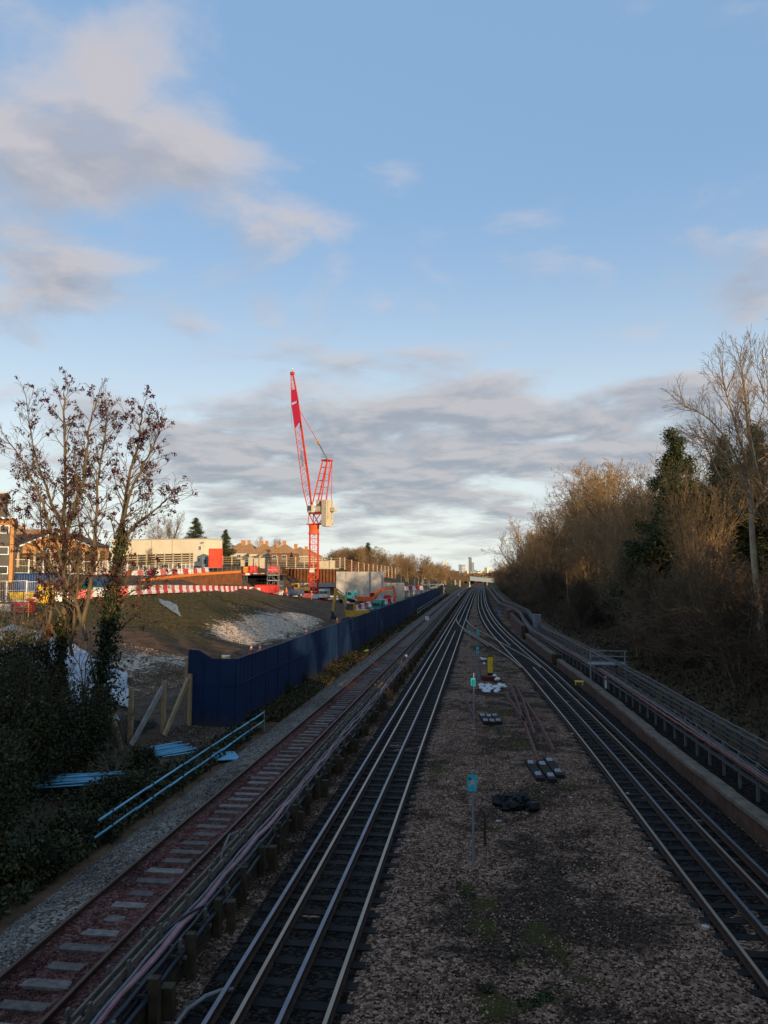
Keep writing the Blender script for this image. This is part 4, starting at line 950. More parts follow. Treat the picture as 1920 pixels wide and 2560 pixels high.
M_cred=mat('container_red',(.62,.06,.025),.5,0,.2,1); M_cblue=mat('container_navy',(.012,.045,.14),.5,0,.2,1)
p=bp(539,1418,170); container('shipping_container',(p.x,p.y,p.z-.2),.15,2.6,2.4,1.9,M_cred,'lower of the two stacked red containers beside the cream building')
container('shipping_container',(p.x-.02,p.y,p.z+1.72),.15,2.6,2.4,2.5,M_cred,'upper of the two stacked red containers beside the cream building')
p=bp(110,1492,80); container('shipping_container',(p.x-.3,p.y,gz(p.x,p.y)+.05),.12,4.6,2.4,2.6,M_cblue,'navy container behind the yellow welfare unit and the bare tree')
p=bp(667,1477,157); container('waste_skip',(p.x,p.y,gz(p.x,p.y)-.05),-.05,4.4,2.2,1.6,M_red,'red steel container standing below the scaffold stair tower','container')
for px,py,Y,w,lab in ((632,1430,170,1.6,'small red tool store on the deck left of the stair tower'),(684,1430,172,2.2,'wider red tool store on the deck behind the stair tower'),(969,1506,150,1.3,'small red cabinet behind the hoarding right of the orange excavator')):
    p=bp(px,py,Y); container('tool_store',(p.x,p.y,max(p.z-.1,gz(p.x,p.y)-.3)),.1,w,1.4,1.5,M_red,lab,'tool store')
p=bp(516,1412,172); t=empty('site_cabin',(p.x,p.y,gz(p.x,p.y)),0,'grey site cabin left of the stacked red containers','cabin'); m=MB(); h=bp(516,1393,172).z-t.location.z; m.box((0,0,h/2),(1.3,2,h)); m.box((0,0,h+.05),(1.5,2.2,.1)); m.build('body',M_galv,t); m=MB(); m.box((0,-1.01,h-1),(.6,.04,1)); m.build('window',M_glass,t)
# yellow welfare unit
p=bp(113,1493,74); t=empty('welfare_unit',(p.x,p.y,gz(p.x,p.y)),.1,'bright yellow upright tank unit in front of the navy container','tank'); m=MB(); m.box((0,0,1.05),(1.25,1.1,1.5)); m.box((0,0,1.83),(1.1,.95,.12)); m.box((0,0,.2),(1.0,.9,.3)); m.build('body',M_yelb,t)
m=MB(); m.box((.05,-.565,1.25),(.5,.02,.4)); m.build('notice',M_white,t)
m=MB()
for q in range(3): m.box((-.55,-.56,.6+.45*q),(.12,.02,.22),0)
m.build('stripe',M_black,t)
m=MB(); m.tube([(-.3,0,1.9),(-.3,0,2.05)],.12,8); m.box((.3,0,1.93),(.3,.3,.1)); m.build('filler_cap',M_white,t)
p=bp(55,1492,76); t=empty('grit_bin',(p.x,p.y,gz(p.x,p.y)),.1,'low yellow plant skip behind the white mesh panels at the left','skip'); m=MB(); m.prism([(-.9,0),(.9,0),(1.1,.85),(-1.1,.85)],'y',-.6,.6); m.build('tub',M_yelb,t); m=MB(); m.box((0,-.62,.82),(2.3,.06,.1)); m.build('rim',M_yelb,t)
# edge rail of the ramp at the far left, red slatted gate
p=bp(35,1545,63); t=empty('ramp_guard_rail',(p.x,p.y,gz(p.x,p.y)),.05,'pale steel guard rail at the head of the white sheeted slope','guard rail')
for x in (-2.6,-1.4,0,1.3): m=MB(); m.box((x,0,.55),(.06,.06,1.3)); m.build('post',M_yelb if x>1 else M_galv,t)
for z in (.5,.85,1.15): m=MB(); m.box((-.6,0,z),(4.,.05,.05)); m.build('rail',M_galv,t)
p=bp(60,1530,67); t=empty('red_barrier',(p.x,p.y,gz(p.x,p.y)),.05,'red plastic slatted pedestrian barrier behind the pale guard rail','barrier')
for q in range(5): m=MB(); m.box((0,0,.2+q*.2),(1.9,.06,.13)); m.build('slat',M_red,t)
for x in (-.95,.95): m=MB(); m.box((x,0,.55),(.08,.1,1.1)); m.build('upright',M_red,t)
# ------------------------------------------------------------------ scaffold stair tower, ladder cage
def scaffold(px,py,Y,w,d,h,lv,label,m_=M_galv,name='scaffold_tower'):
    p=bp(px,py,Y); t=empty(name,(p.x,p.y,min(p.z,gz(p.x,p.y)+.3)),.05,label,'scaffold'); m=MB(); lo=(p.z-t.location.z)
    for x in (-w/2,0,w/2):
        for y in (-d/2,d/2): m.bar((x,y,-.3),(x,y,h+lo),.07)
    for k2 in range(lv+1):
        z=lo+h*k2/lv
        for y in (-d/2,d/2): m.bar((-w/2,y,z),(w/2,y,z),.06); 
        for x in (-w/2,w/2): m.bar((x,-d/2,z),(x,d/2,z),.06)
        if k2<lv: s=1 if k2%2 else -1; m.bar((-s*w/2,-d/2,z),(s*w/2,-d/2,z+h/lv),.06)
    m.build('frame',m_,t)
    for k2 in range(1,lv): q=MB(); q.box((0,0,lo+h*k2/lv+.08),(w-.1,d-.1,.1)); q.build('platform',M_conc,t)
    return t
scaffold(684,1478,161,2.2,1.6,5.6,5,'grey scaffold stair tower beside the black underpass opening')
scaffold(700,1478,163,1.0,1.2,2.2,2,'small low scaffold right of the stair tower')
scaffold(1048,1478,205,5.5,1.,1.6,1,'low pale scaffold edge protection near the far end of the hoarding')
scaffold(1070,1470,215,3.5,1.5,1.8,2,'grey scaffold frame beyond the orange clad workers')
scaffold(1092,1478,222,4.0,1.5,2.0,2,'pale blue and white scaffold stack at the far hoarding end',M_white)
p=bp(613,1470,158); t=empty('access_ladder',(p.x,p.y,gz(p.x,p.y)),0,'tall ladder with an orange top cage left of the black underpass opening','ladder'); zt=bp(613,1418,158).z-t.location.z
m=MB()
for x in (-.35,.35): m.bar((x,0,0),(x,.3,zt),.07)
for k2 in range(int(zt/.33)): m.bar((-.35,.3*k2*.33/zt,k2*.33),(.35,.3*k2*.33/zt,k2*.33),.05)
m.build('ladder',M_galv,t); m=MB(); m.box((0,.2,zt-.6),(.85,.5,1.1)); m.build('cage',M_orange,t); m=MB(); m.box((0,.2,zt),(.9,.1,.15)); m.box((0,-.1,.2),(.9,.4,.25)); m.build('gate',M_yelb,t)
for px,Y,top in ((638,172,1405),(668,168,1408),(697,168,1410)):
    p=bp(px,1437,Y-6); t=empty('scaffold_pole',(p.x,p.y,p.z),0,'upright grey scaffold pole at the deck edge above the underpass','pole','poles at the deck edge'); m=MB(); zt=bp(px,top,Y-6).z-p.z; m.bar((0,0,-2.2),(0,0,zt),.08); m.bar((-.3,0,zt-.8),(.3,0,zt-.8),.06); m.build('tube',M_galv,t)
# ------------------------------------------------------------------ excavators and other plant
def excavator(loc,rz,m_,label,knee,reach,tip,scale=1.,lamps=False):
    t=empty('excavator',loc,rz,label,'excavator'); t.scale=(scale,)*3
    for s in (-1,1):
        m=MB(); pr=[(-1.9,.25),(-1.6,0),(1.6,0),(1.9,.25),(1.95,.55),(1.6,.85),(-1.6,.85),(-1.95,.55)]; m.prism(pr,'y',s*1.05-.3,s*1.05+.3); 
        for k2 in range(16): m.box((-1.7+k2*.226,s*1.05,.87),(.1,.62,.05)); m.box((-1.7+k2*.226,s*1.05,-.01),(.1,.62,.04))
        tr=m.build('track',M_black,t)
        m=MB()
        for x in (-1.5,-.75,0,.75,1.5): m.tube([(x,s*1.05-.33,.42),(x,s*1.05+.33,.42)],.28,10)
        m.build('rollers',M_dark,tr)
    m=MB(); m.tube([(0,0,.8),(0,0,1.1)],.7,14); m.box((0,0,.65),(1.8,1.6,.4)); m.build('turntable',M_dark,t)
    b=MB(); b.prism([(-2.1,1.15),(1.3,1.15),(1.3,1.6),(.5,2.0),(-1.9,2.05),(-2.2,1.8)],'y',-1.25,1.25); b=b.build('body',m_,t)
    m=MB(); m.box((-1.9,0,1.6),(.7,2.4,1.0)); m.build('counterweight',M_dark if lamps else m_,t)
    c_=MB(); c_.prism([(.1,1.6),(1.35,1.6),(1.5,2.2),(1.2,2.95),(.15,2.95)],'y',.25,1.22); c_=c_.build('cab',m_,t)
    m=MB(); m.prism([(.25,2.0),(1.3,2.05),(1.38,2.25),(1.12,2.85),(.25,2.85)],'y',.23,1.24); m.build('window',M_glass,c_)
    if lamps:
        m=MB(); m.ball((1.1,.4,3.02),.12); m.ball((1.1,1.05,3.02),.12); m.build('work_lamp',M_white,c_)
    base=Vector((.9,-.25,1.5)); kn=Vector((knee[0],-.25,knee[1])); el_=Vector((reach[0],-.25,reach[1])); tp=Vector((tip[0],-.25,tip[1]))
    m=MB()
    def arm(a,b,h0,h1,w=.38):
        d=(b-a).normalized(); n_=Vector((-d.z,0,d.x)); vs=[]
        for p,h in ((a,h0),(b,h1)):
            for y in (-w/2,w/2):
                for s in (-1,1): vs.append(p+n_*(s*h/2)+Vector((0,y,0)))
        m.add(vs,[(0,1,3,2),(4,6,7,5),(0,4,5,1),(2,3,7,6),(1,5,7,3),(0,2,6,4)])
    arm(base,kn,.42,.55); arm(kn,el_,.55,.32); m.build('boom',m_,t)
    m=MB(); arm(el_+(el_-tp).normalized()*.5,tp,.45,.24,.26); m.build('stick',m_,t)
    m=MB(); d=(tp-el_).normalized(); m.tube([base+Vector((.4,.3,-.2)),kn.lerp(el_,.1)+Vector((0,.3,0))],.08,8); m.tube([kn+Vector((0,0,.5)),el_+(el_-tp).normalized()*.45],.08,8); m.tube([el_+Vector((.0,0,.35)),tp+Vector((.2,0,.4))],.07,8); m.build('ram',M_galv,t)
    m=MB(); q=tp; s_=1 if tip[0]<=reach[0] else -1
    m.prism([(q.x+.1,q.z+.2),(q.x-.2,q.z+.1),(q.x-.45*1,q.z-.5),(q.x-.3,q.z-.95),(q.x+.35,q.z-.85),(q.x+.1,q.z-.4)],'y',q.y-.5,q.y+.5); m.build('bucket',M_dark if lamps else m_,t)
    return t
p=bp(893,1575,106); zg=gz(p.x,p.y); excavator((p.x,p.y,zg),R(176),M_yellow,'muddy yellow excavator with its arm bent down behind the navy hoarding',(2.0,3.6),(3.1,4.4),(3.45,1.6),1.02,True)
p=bp(921,1510,150); zg=gz(p.x,p.y); excavator((p.x,p.y,max(zg,-.3)),R(-4),mat('excavator_orange',(.78,.11,.02),.45,0,.15,1),'orange red excavator with a raised arm in front of the concrete abutment',(2.6,3.5),(5.5,3.9),(5.9,2.1),.92)
p=bp(868,1505,158); excavator((p.x,p.y,gz(p.x,p.y)),R(35),mat('teal_paint',(.03,.33,.33),.45),'small teal excavator half hidden behind the yellow one',(1.8,2.8),(2.6,3.0),(2.9,1.9),.75)
p=bp(752,1480,172); excavator((p.x,p.y,gz(p.x,p.y)),R(160),M_yellow,'yellow excavator left of the crane mast foot',(1.8,2.3),(3.0,2.6),(3.4,1.2),.8)
def van(loc,rz,m_,label,cat,L=3.2,Wd=1.8,H=1.9,cab=.9,nm='site_van'):
    t=empty(nm,loc,rz,label,cat)
    m=MB(); m.prism([(-L/2,.35),(L/2,.35),(L/2,.9),(L/2-.35,1.1),(L/2-.35-cab*.6,H),(-L/2,H)],'y',-Wd/2,Wd/2); m.build('body',m_,t)
    m=MB(); m.prism([(L/2-.45,1.12),(L/2-.38-cab*.5,H-.15),(L/2-1.2,H-.15),(L/2-1.2,1.12)],'y',-Wd/2-.01,Wd/2+.01); m.box((L/2-.42,0,1.45),(.25,Wd-.3,.5)); m.box((-L/2-.005,0,1.4),(.03,Wd-.4,.5)); m.build('window',M_glass,t)
    for x in (-L/2+.65,L/2-.65):
        for y in (-1,1): m=MB(); m.tube([(x,y*Wd/2-.1,.35),(x,y*Wd/2+.04,.35)],.35,12); w=m.build('wheel',M_black,t); m=MB(); m.tube([(x,y*Wd/2-.1,.35),(x,y*(Wd/2+.03)+.02,.35)],.18,8); m.build('rim',M_galv,w)
    for y in (-.6,.6): m=MB(); m.ball((L/2,y,.75),.1); m.build('headlight',M_white,t); 
    return t
M_gv=mat('grey_blue_paint',(.20,.26,.31),.4,.1,.15,1)
p=bp(811,1490,163); van((p.x,p.y,gz(p.x,p.y)+.1),R(-85),M_gv,'grey blue van parked right of the crane foot','van',4.4,2.0,2.1)
p=bp(735,1485,164); van((p.x,p.y,gz(p.x,p.y)+.05),R(200),M_cblue,'dark blue pickup behind the barrier blocks left of the crane','pickup',4.2,1.8,1.5)
p=bp(198,1488,84); van((p.x,p.y,gz(p.x,p.y)),R(175),mat('bottle_green',(.01,.13,.08),.35),'dark green car parked behind the bare tree','car',3.6,1.7,1.45,nm='parked_car')
p=bp(246,1482,88); van((p.x,p.y,gz(p.x,p.y)),R(190),M_cblue,'dark blue car behind the ivy covered trunk','car',3.8,1.8,1.55,nm='parked_car')
p=bp(945,1530,132); van((p.x,p.y,gz(p.x,p.y)),R(-100),mat('dumper_teal',(.02,.18,.15),.4),'small dark green dumper behind the hoarding by the yellow excavator','dumper',2.6,1.6,2.2,nm='site_dumper')
# cones, bags, bits
def cone(px,py,Y,label,band=True,sc=1.):
    p=bp(px,py,Y); t=empty('traffic_cone',(p.x,p.y,p.z),0,label,'cone'); t.scale=(sc,)*3; m=MB(); m.box((0,0,.02),(.42,.42,.04)); m.tube([(0,0,.0),(0,0,.75)],[.165,.03],12); m.build('body',M_hivis if not band else M_red,t); m=MB(); m.tube([(0,0,.3),(0,0,.52)],[.119,.079],12); m.build('band',M_white,t)
cone(628,1634,57,'red and white cone standing behind the navy hoarding on chalky soil',sc=1.)
cone(650,1628,60,'orange cone tipped behind the navy hoarding beside the white one',False,.8); cone(766,1586,85,'orange cone behind the hoarding below the chalk slope',False,1.); cone(843,1556,96,'orange cone at the bucket of the yellow excavator',False,1.)
p=bp(565,1650,50); t=empty('concrete_block',(p.x,p.y,gz(p.x,p.y)),.2,'small pale block behind the dip of the navy hoarding','concrete block'); m=MB(); h=p.z+.25-t.location.z; m.box((0,0,h/2),(.5,.4,max(h,.3))); m.box((0,0,h+.03),(.55,.44,.06)); m.build('block',M_crmach,t)
# people
def person(loc,rz,label,jacket=M_hivis,trou=M_hivis,hat=M_white,lean=0.):
    t=empty('person',loc,rz,label,'person')
    sk=[(0,0,.92),(0,0,1.15),(0,.0,1.40),(0,0,1.52),(0,.01,1.60),(0,.02,1.70)]; ra=[.15,.15,.17,.06,.085,.09]
    e=[(0,1),(1,2),(2,3),(3,4),(4,5)]
    def add(a,p,r): sk.append(p); ra.append(r); e.append((a,len(sk)-1)); return len(sk)-1
    for s in (-1,1):
        i=add(0,(s*.10,.0,.86),.10); i=add(i,(s*.12,.03,.50),.072); i=add(i,(s*.13,-.02,.09),.05); i=add(i,(s*.14,.13,.05),.042)
        i=add(2,(s*.20,0,1.40),.07); i=add(i,(s*.26,.02,1.12),.05); i=add(i,(s*.24,.17,.92),.04); i=add(i,(s*.23,.23,.85),.04)
    me=bpy.data.meshes.new('person_body'); me.from_pydata(sk,e,[]); me.materials.append(trou); o=bpy.data.objects.new('body',me); COL.objects.link(o); o.parent=t
    md=o.modifiers.new('s','SKIN'); me.skin_vertices or None
    for i,v in enumerate(me.skin_vertices[0].data): v.radius=(ra[i],ra[i]*.85); v.use_root=(i==0)
    o.modifiers.new('u','SUBSURF').levels=1; o.modifiers['u'].render_levels=1
    m=MB(); m.tube([(0,0,.82),(0,0,1.0),(0,0,1.3),(0,0,1.44)],[.21,.20,.23,.13],10); m.build('jacket',jacket,t,smooth=True)
    m=MB(); m.tube([(0,0,.98),(0,0,1.04)],[.212,.212],10); m.tube([(0,0,1.2),(0,0,1.25)],[.232,.232],10); m.build('reflective_band',M_crmach,t)
    m=MB(); m.ball((0,.02,1.67),.10,(1,1.05,1.15),10); m.ball((0,.12,1.66),.022); m.build('face',mat('skin',(.5,.28,.2),.6),t,smooth=True)
    m=MB(); m.tube([(0,.02,1.70),(0,.02,1.78),(0,.02,1.83)],[.14,.12,.05],10); m.box((0,.13,1.71),(.2,.12,.02)); m.build('helmet',hat,t,smooth=True)
    return t
for px,py,Y,lab,rz in ((716,1485,158,'worker in orange bending behind the barrier blocks left of the crane',.5),(779,1490,160,'worker in orange in front of the crane mast foot',2.),(1046,1474,198,'worker in orange on the far parapet, left of a pair',1.),(1053,1474,198,'worker in orange on the far parapet, right of the pair',-1.),(954,1500,150,'worker in orange beside the orange excavator',2.2)):
    p=bp(px,py,Y); z=gz(p.x,p.y); person((p.x,p.y,z+.02 if Y<190 else max(z,p.z-.1)),rz,lab)
# grey building rubble posts along far slope
for i,px in enumerate((1003,1021,1037,1046,1060,1075)):
    p=bp(px,1462,240); m=MB(); z=gz(p.x,p.y); m.bar((0,0,0),(0,0,p.z-z+2.2-(i*.1)),.14); m.build('timber_post',M_tbp,None,'bare timber post on the slope beyond the stepped barrier','post','timber posts beyond the stepped barrier',loc=(p.x,p.y,z))
# ------------------------------------------------------------------ houses
M_brick=mat('warm_brick',(.48,.23,.085),.85,0,.18,1.5); M_render=mat('cream_render',(.68,.60,.44),.85,0,.08,.3); M_tile=mat('clay_tiles',(.36,.19,.085),.85,0,.25,1.2,.3,5); M_slate=mat('dark_tiles',(.045,.035,.033),.8,0,.25,1.2,.3,5); M_wall2=mat('pale_house_render',(.62,.55,.42),.85,0,.12,.6); M_dkbrick=mat('brown_brick',(.20,.10,.06),.85,0,.2,1.5); M_upvc=mat('white_frames',(.78,.78,.76),.5); M_panel=mat('grey_cladding',(.09,.085,.08),.8,0,.2,1)
def window(t,x,y,z,w,h,face='y',s=-1,frame=M_upvc,bars=1):
    f=MB(); g=MB(); fw=.09
    def bx(mm,a,b,c_,d,e_,dep):
        if face=='y': mm.box((a,y+s*dep,b),(c_,e_,d))
        else: mm.box((x+s*dep,a,b),(e_,c_,d))
    c0=x if face=='y' else y
    for q in (-1,1): bx(f,c0+q*(w/2-fw/2),z,fw,h,.06,.03)
    for q in (-1,1): bx(f,c0,z+q*(h/2-fw/2),w-2*fw,fw,.06,.03)
    for k2 in range(bars): bx(f,c0+(k2+1)/(bars+1)*w-w/2,z,.05,h-2*fw,.05,.025)
    bx(g,c0,z,w-.1,h-.1,.02,.008)
    o=f.build('window',frame,t); g.build('pane',M_glass,o); return o
def house(loc,rz,w,d,hw,hr,mw,mr,label,hip=True,chim=((0,0),),win=(),gable=False,base=4.,verge=False):
    t=empty('house',loc,rz,label,'house'); m=MB(); m.box((0,0,(hw-base)/2),(w,d,hw+base)); 
    if gable=='y': m.prism([(-w/2,hw),(w/2,hw),(0,hw+hr)],'y',-d/2,d/2)
    if gable=='x': m.prism([(-d/2,hw),(d/2,hw),(0,hw+hr)],'x',-w/2,w/2)
    m.build('wall',mw,t)
    m=MB(); o_=.35
    if gable=='y':
        for s in (-1,1):
            a=Vector((s*(w/2+o_),0,hw-o_*hr/(w/2))); b=Vector((0,0,hw+hr)); n_=Vector((0,0,.12))
            vs=[Vector((q.x,y,q.z))+n_*k2 for k2 in (.3,1.3) for q,y in ((a,-d/2-o_),(b,-d/2-o_),(b,d/2+o_),(a,d/2+o_))]
            m.add(vs,[(0,1,2,3),(7,6,5,4),(0,4,5,1),(1,5,6,2),(2,6,7,3),(3,7,4,0)])
    elif gable=='x':
        for s in (-1,1):
            a=Vector((0,s*(d/2+o_),hw-o_*hr/(d/2))); b=Vector((0,0,hw+hr)); n_=Vector((0,0,.12))
            vs=[Vector((x,q.y,q.z))+n_*k2 for k2 in (.3,1.3) for q,x in ((a,-w/2-o_),(b,-w/2-o_),(b,w/2+o_),(a,w/2+o_))]
            m.add(vs,[(0,1,2,3),(7,6,5,4),(0,4,5,1),(1,5,6,2),(2,6,7,3),(3,7,4,0)])
    else:
        W2_,D2=w/2+o_,d/2+o_; rl=max(.3,W2_-D2*.9)
        vs=[(-W2_,-D2,hw+.02),(W2_,-D2,hw+.02),(W2_,D2,hw+.02),(-W2_,D2,hw+.02),(-rl,0,hw+hr),(rl,0,hw+hr),(-W2_,-D2,hw-.15),(W2_,-D2,hw-.15),(W2_,D2,hw-.15),(-W2_,D2,hw-.15)]
        m.add(vs,[(0,1,5,4),(2,3,4,5),(1,2,5),(3,0,4),(6,7,1,0),(7,8,2,1),(8,9,3,2),(9,6,0,3),(9,8,7,6)])
    rf=m.build('roof',mr,t)
    for cx_,cy_ in chim: q=MB(); q.box((cx_,cy_,hw+hr+.1),(.95,.7,1.7)); q.box((cx_,cy_,hw+hr+.98),(1.1,.85,.12)); q=q.build('chimney',M_brick,rf); 
    if verge:
        for s in (-1,1): q=MB(); q.bar((s*(w/2+.35),-d/2-.36,hw-.1),(0,-d/2-.36,hw+hr+.1),.06,.26); q.build('verge_board',M_upvc,rf)
    for a in win: window(t,*a)
    return t
def ha(px,py,Y): return bp(px,py,Y)
# gable house at left
p=ha(169,1366,128); house((p.x,p.y,p.z-5.2),R(8),11.2,10,5.2,2.15,M_brick,M_slate,'orange brick house with a broad white edged gable behind the bare tree',gable='y',chim=((-3.3,3.2),),win=((-1.6,-5.,4.2,1.2,.95),(.8,-5.,4.1,1.3,1.1)),verge=True)
p=ha(60,1366,134); house((p.x,p.y,p.z-5.5),R(-4),10.5,8,5.5,2.1,M_panel,M_slate,'low dark roofed house with white windows left of the gable house',gable='x',chim=((4.2,.5),),win=((-2.2,-4.,4.4,2.2,1.1,'y',-1),(1.,-4.,4.4,2.,1.1,'y',-1)))
p=ha(35,1347,165); house((p.x,p.y,p.z-6),R(0),13,8,6,2.0,M_brick,M_tile,'far brown tiled house behind the dark roofed one',gable='x',chim=((2,0),))
# flats block
p=ha(-22,1302,96); zb_=p.z; t=empty('apartment_block',(p.x+.5,p.y,7.),R(31),'dark clad block of flats with white windows at the left edge','block of flats'); h=zb_-7
m=MB(); m.box((0,0,h/2-2),(4.2,9,h+4)); m.build('wall',M_panel,t); m=MB(); m.box((2.32,0,h/2-2),(.42,9.2,h+4)); m.build('brick_end',M_brick,t); m=MB(); m.box((.15,0,h+.12),(5.3,9.8,.22)); m.build('roof',M_upvc,t)
m=MB(); m.box((-.35,.6,h+1.75),(3.4,7,3.1)); m.build('upper_storey',M_panel,t); m=MB(); m.box((-.25,.5,h+3.4),(4.,7.8,.16)); m.build('upper_roof',M_tile,t); m=MB()
for q in (0,1): m.bar((2.25,-4.5+q*6,h+.2),(2.25,-4.5+q*6,h+3.0),.07)
m.build('balcony_post',M_dark,t)
m=MB(); m.box((.0,-4.53,h-.45),(4.2,.06,.7)); m.build('fascia_band',M_brick,t)
for zz_ in (h-1.35,h-4.1,h-6.6): window(t,.9,-4.5,zz_,2.2,1.05); window(t,-1.4,-4.5,zz_,1.6,1.05)
# cream building
a=ha(278,1346,182); b=ha(510,1352,176); t=empty('warehouse',((a.x+b.x)/2,(a.y+b.y)/2,7.),math.atan2(b.y-a.y,b.x-a.x),'long flat roofed cream building behind the slatted timber barrier','building'); L=(b-a).length; h=(a.z+b.z)/2-7
m=MB(); m.box((0,4,h/2-1),(L,8,h+2)); m.build('wall',M_render,t); m=MB(); m.box((0,4,h+.06),(L+.3,8.3,.16)); m.build('roof',M_conc,t)
for x in (-L*.27,-L*.05,L*.17): m=MB(); m.box((x,-.02,h/2),(.06,.03,h)); m.build('downpipe',M_timberg,t)
window(t,L/2-1.1,0,h-2.2,.9,1.1); window(t,L/2-1.3,0,h-5,.8,1.0); window(t,-L*.42,0,h-1.6,.9,1.)
m=MB(); m.box((L/2-.25,-.3,h-.9),(.5,.5,.2)); m.build('floodlight',M_galv,t)
# terraces up the hill
r1=random.Random(3)
for px,py,Y,w,lab,hr,mw,mr,ch in ((624,1382,262,7.2,'left house of the tiled row above the timber barrier',3.3,M_wall2,M_tile,((-2.2,0),(-.3,0))),(661,1384,256,7.5,'middle house of the tiled row above the timber barrier',3.3,M_wall2,M_tile,((-1.,0),(.8,0))),(600,1376,285,6.5,'farther house at the left end of the tiled row',2.8,M_wall2,M_tile,((1,0),)),(681,1387,252,5.5,'right end house of the tiled row beside the dark gabled one',3.0,M_wall2,M_tile,((1.8,0),)),
    (712,1383,238,6.6,'dark brown hipped house left of the crane mast',2.9,M_dkbrick,M_tile,((-.2,0),)),(750,1388,250,6.2,'pale fronted small house directly left of the crane mast',2.7,M_wall2,M_tile,((-1.6,0),)),(772,1391,262,6.,'house half hidden behind the crane mast',2.4,M_wall2,M_tile,((-1,0),)),(812,1408,300,7,'distant dark roof right of the crane mast',1.4,M_dkbrick,M_slate,((-1,0),)),(560,1384,300,8,'white fronted house beyond the conifers',2.4,M_wall2,M_tile,((0,0),))):
    p=ha(px,py,Y); house((p.x,p.y,p.z-5),R(r1.uniform(-14,-4)),w,8,5.,hr,mw,mr,lab,chim=ch,win=[(x,-4.,3.7,1.5,1.2) for x in (-w*.27,w*.22)])
# mound of sheeting (tarpaulin) left
def sheet(name,cor,n,m_,label,lift=.08,amp=.07,hem=None):
    (a,b,c_,d)=[Vector(q) for q in cor]; vs=[]; 
    for i in range(n+1):
        for j in range(n+1):
            u,v=i/n,j/n; q=(a*(1-u)+b*u)*(1-v)+(d*(1-u)+c_*u)*v; w_=vnoise(q.x+q.y*.3,q.y*.4,.6,4)*amp*1.6+vnoise(q.x,q.y,.3,7)*amp
            vs.append((q.x+float(vnoise(q.y,q.x,1.3,2))*.25,q.y,gz(q.x,q.y)+lift+float(w_)))
    fs=[(i*(n+1)+j,(i+1)*(n+1)+j,(i+1)*(n+1)+j+1,i*(n+1)+j+1) for i in range(n) for j in range(n)]
    o=npmesh(name,vs,fs,m_,smooth=True,label=label,cat='sheeting'); sd=o.modifiers.new('s','SOLIDIFY'); sd.thickness=.02; return o
sheet('tarpaulin',[G(-120,1640,1.9),G(300,1800,.2),G(250,1660,1.2),G(30,1555,3.0)],44,M_tarp,'big whitish sheet covering the slope behind the bare tree')
sheet('tarpaulin',[G(262,1742,.3),G(330,1775,.2),G(318,1700,.5),G(270,1680,.8)],24,mat('clear_polythene',(.27,.29,.30),.35,0,.25,4,.2,8),'crumpled translucent sheet hanging by the timber fence',.15,.16)
sheet('tarpaulin',[G(400,1513,3.3),G(455,1522,3.1),G(440,1508,3.4),G(395,1500,3.6)],10,mat('grey_sheet',(.2,.22,.22),.6,0,.2,3),'small grey sheet lying on the grassy mound',.1,.05)
# ------------------------------------------------------------------ vegetation
class Wood:
    def __init__(s): s.v=[]; s.f=[]; s.tips=[]
    def tube(s,pts,rs,n):
        base=len(s.v); k=len(pts); ref=Vector((.3,.2,.9)) if abs((pts[1]-pts[0]).normalized().z)<.8 else Vector((1,.1,0))
        for i,p in enumerate(pts):
            d=(pts[min(i+1,k-1)]-pts[max(i-1,0)]).normalized(); a=(ref-d*ref.dot(d)).normalized(); b=d.cross(a)
            for j in range(n):
                t_=2*math.pi*j/n; s.v.append(p+(a*math.cos(t_)+b*math.sin(t_))*rs[i])
        for i in range(k-1):
            for j in range(n): s.f.append((base+i*n+j,base+i*n+(j+1)%n,base+(i+1)*n+(j+1)%n,base+(i+1)*n+j))
    def branch(s,rn,p,d,L,r,lev,C):
        mx=C['lev']; ns=(7,5,4,3,2)[lev]; pts=[p]; ds=[d]; wig=C['wig']
        for i in range(ns):
            d=(d+Vector((rn.gauss(0,wig),rn.gauss(0,wig),rn.gauss(0,wig*.6)+C['up'][lev]))).normalized(); p=p+d*(L/ns); pts.append(p); ds.append(d)
        rmin=C['rmin']; rs=[max(rmin,r*(1-.72*i/ns)) for i in range(ns+1)]
        s.tube(pts,rs,(6,5,3,3,3)[lev])
        if lev>=mx: s.tips.append((pts[-1],ds[-1])); s.tips.append((pts[len(pts)//2],ds[-1])); return
        n=C['n'][lev]; 
        for k2 in range(n):
            f=C['t0'][lev]+(1-C['t0'][lev])*(k2+rn.random())/n; i=min(ns-1,int(f*ns)); q=pts[i].lerp(pts[i+1],f*ns-i)
            dd=ds[i]; ax=Vector((rn.gauss(0,1),rn.gauss(0,1),rn.gauss(0,1))); ax=(ax-dd*ax.dot(dd)).normalized()
            a=R(rn.uniform(*C['ang'][lev])); nd_=(dd*math.cos(a)+ax*math.sin(a)).normalized()
            s.branch(rn,q,nd_,L*rn.uniform(*C['len'][lev])*(1.15-.6*f),max(rmin,rs[i]*C['rr']),lev+1,C)
    def build(s,name,m,parent=None,off=None,**k):
        v=np.array([tuple(q) for q in s.v],dtype=np.float32)
        if off is not None: v=v-np.array(off,dtype=np.float32)
        return npmesh(name,v,s.f,m,parent=parent,smooth=True,**k)
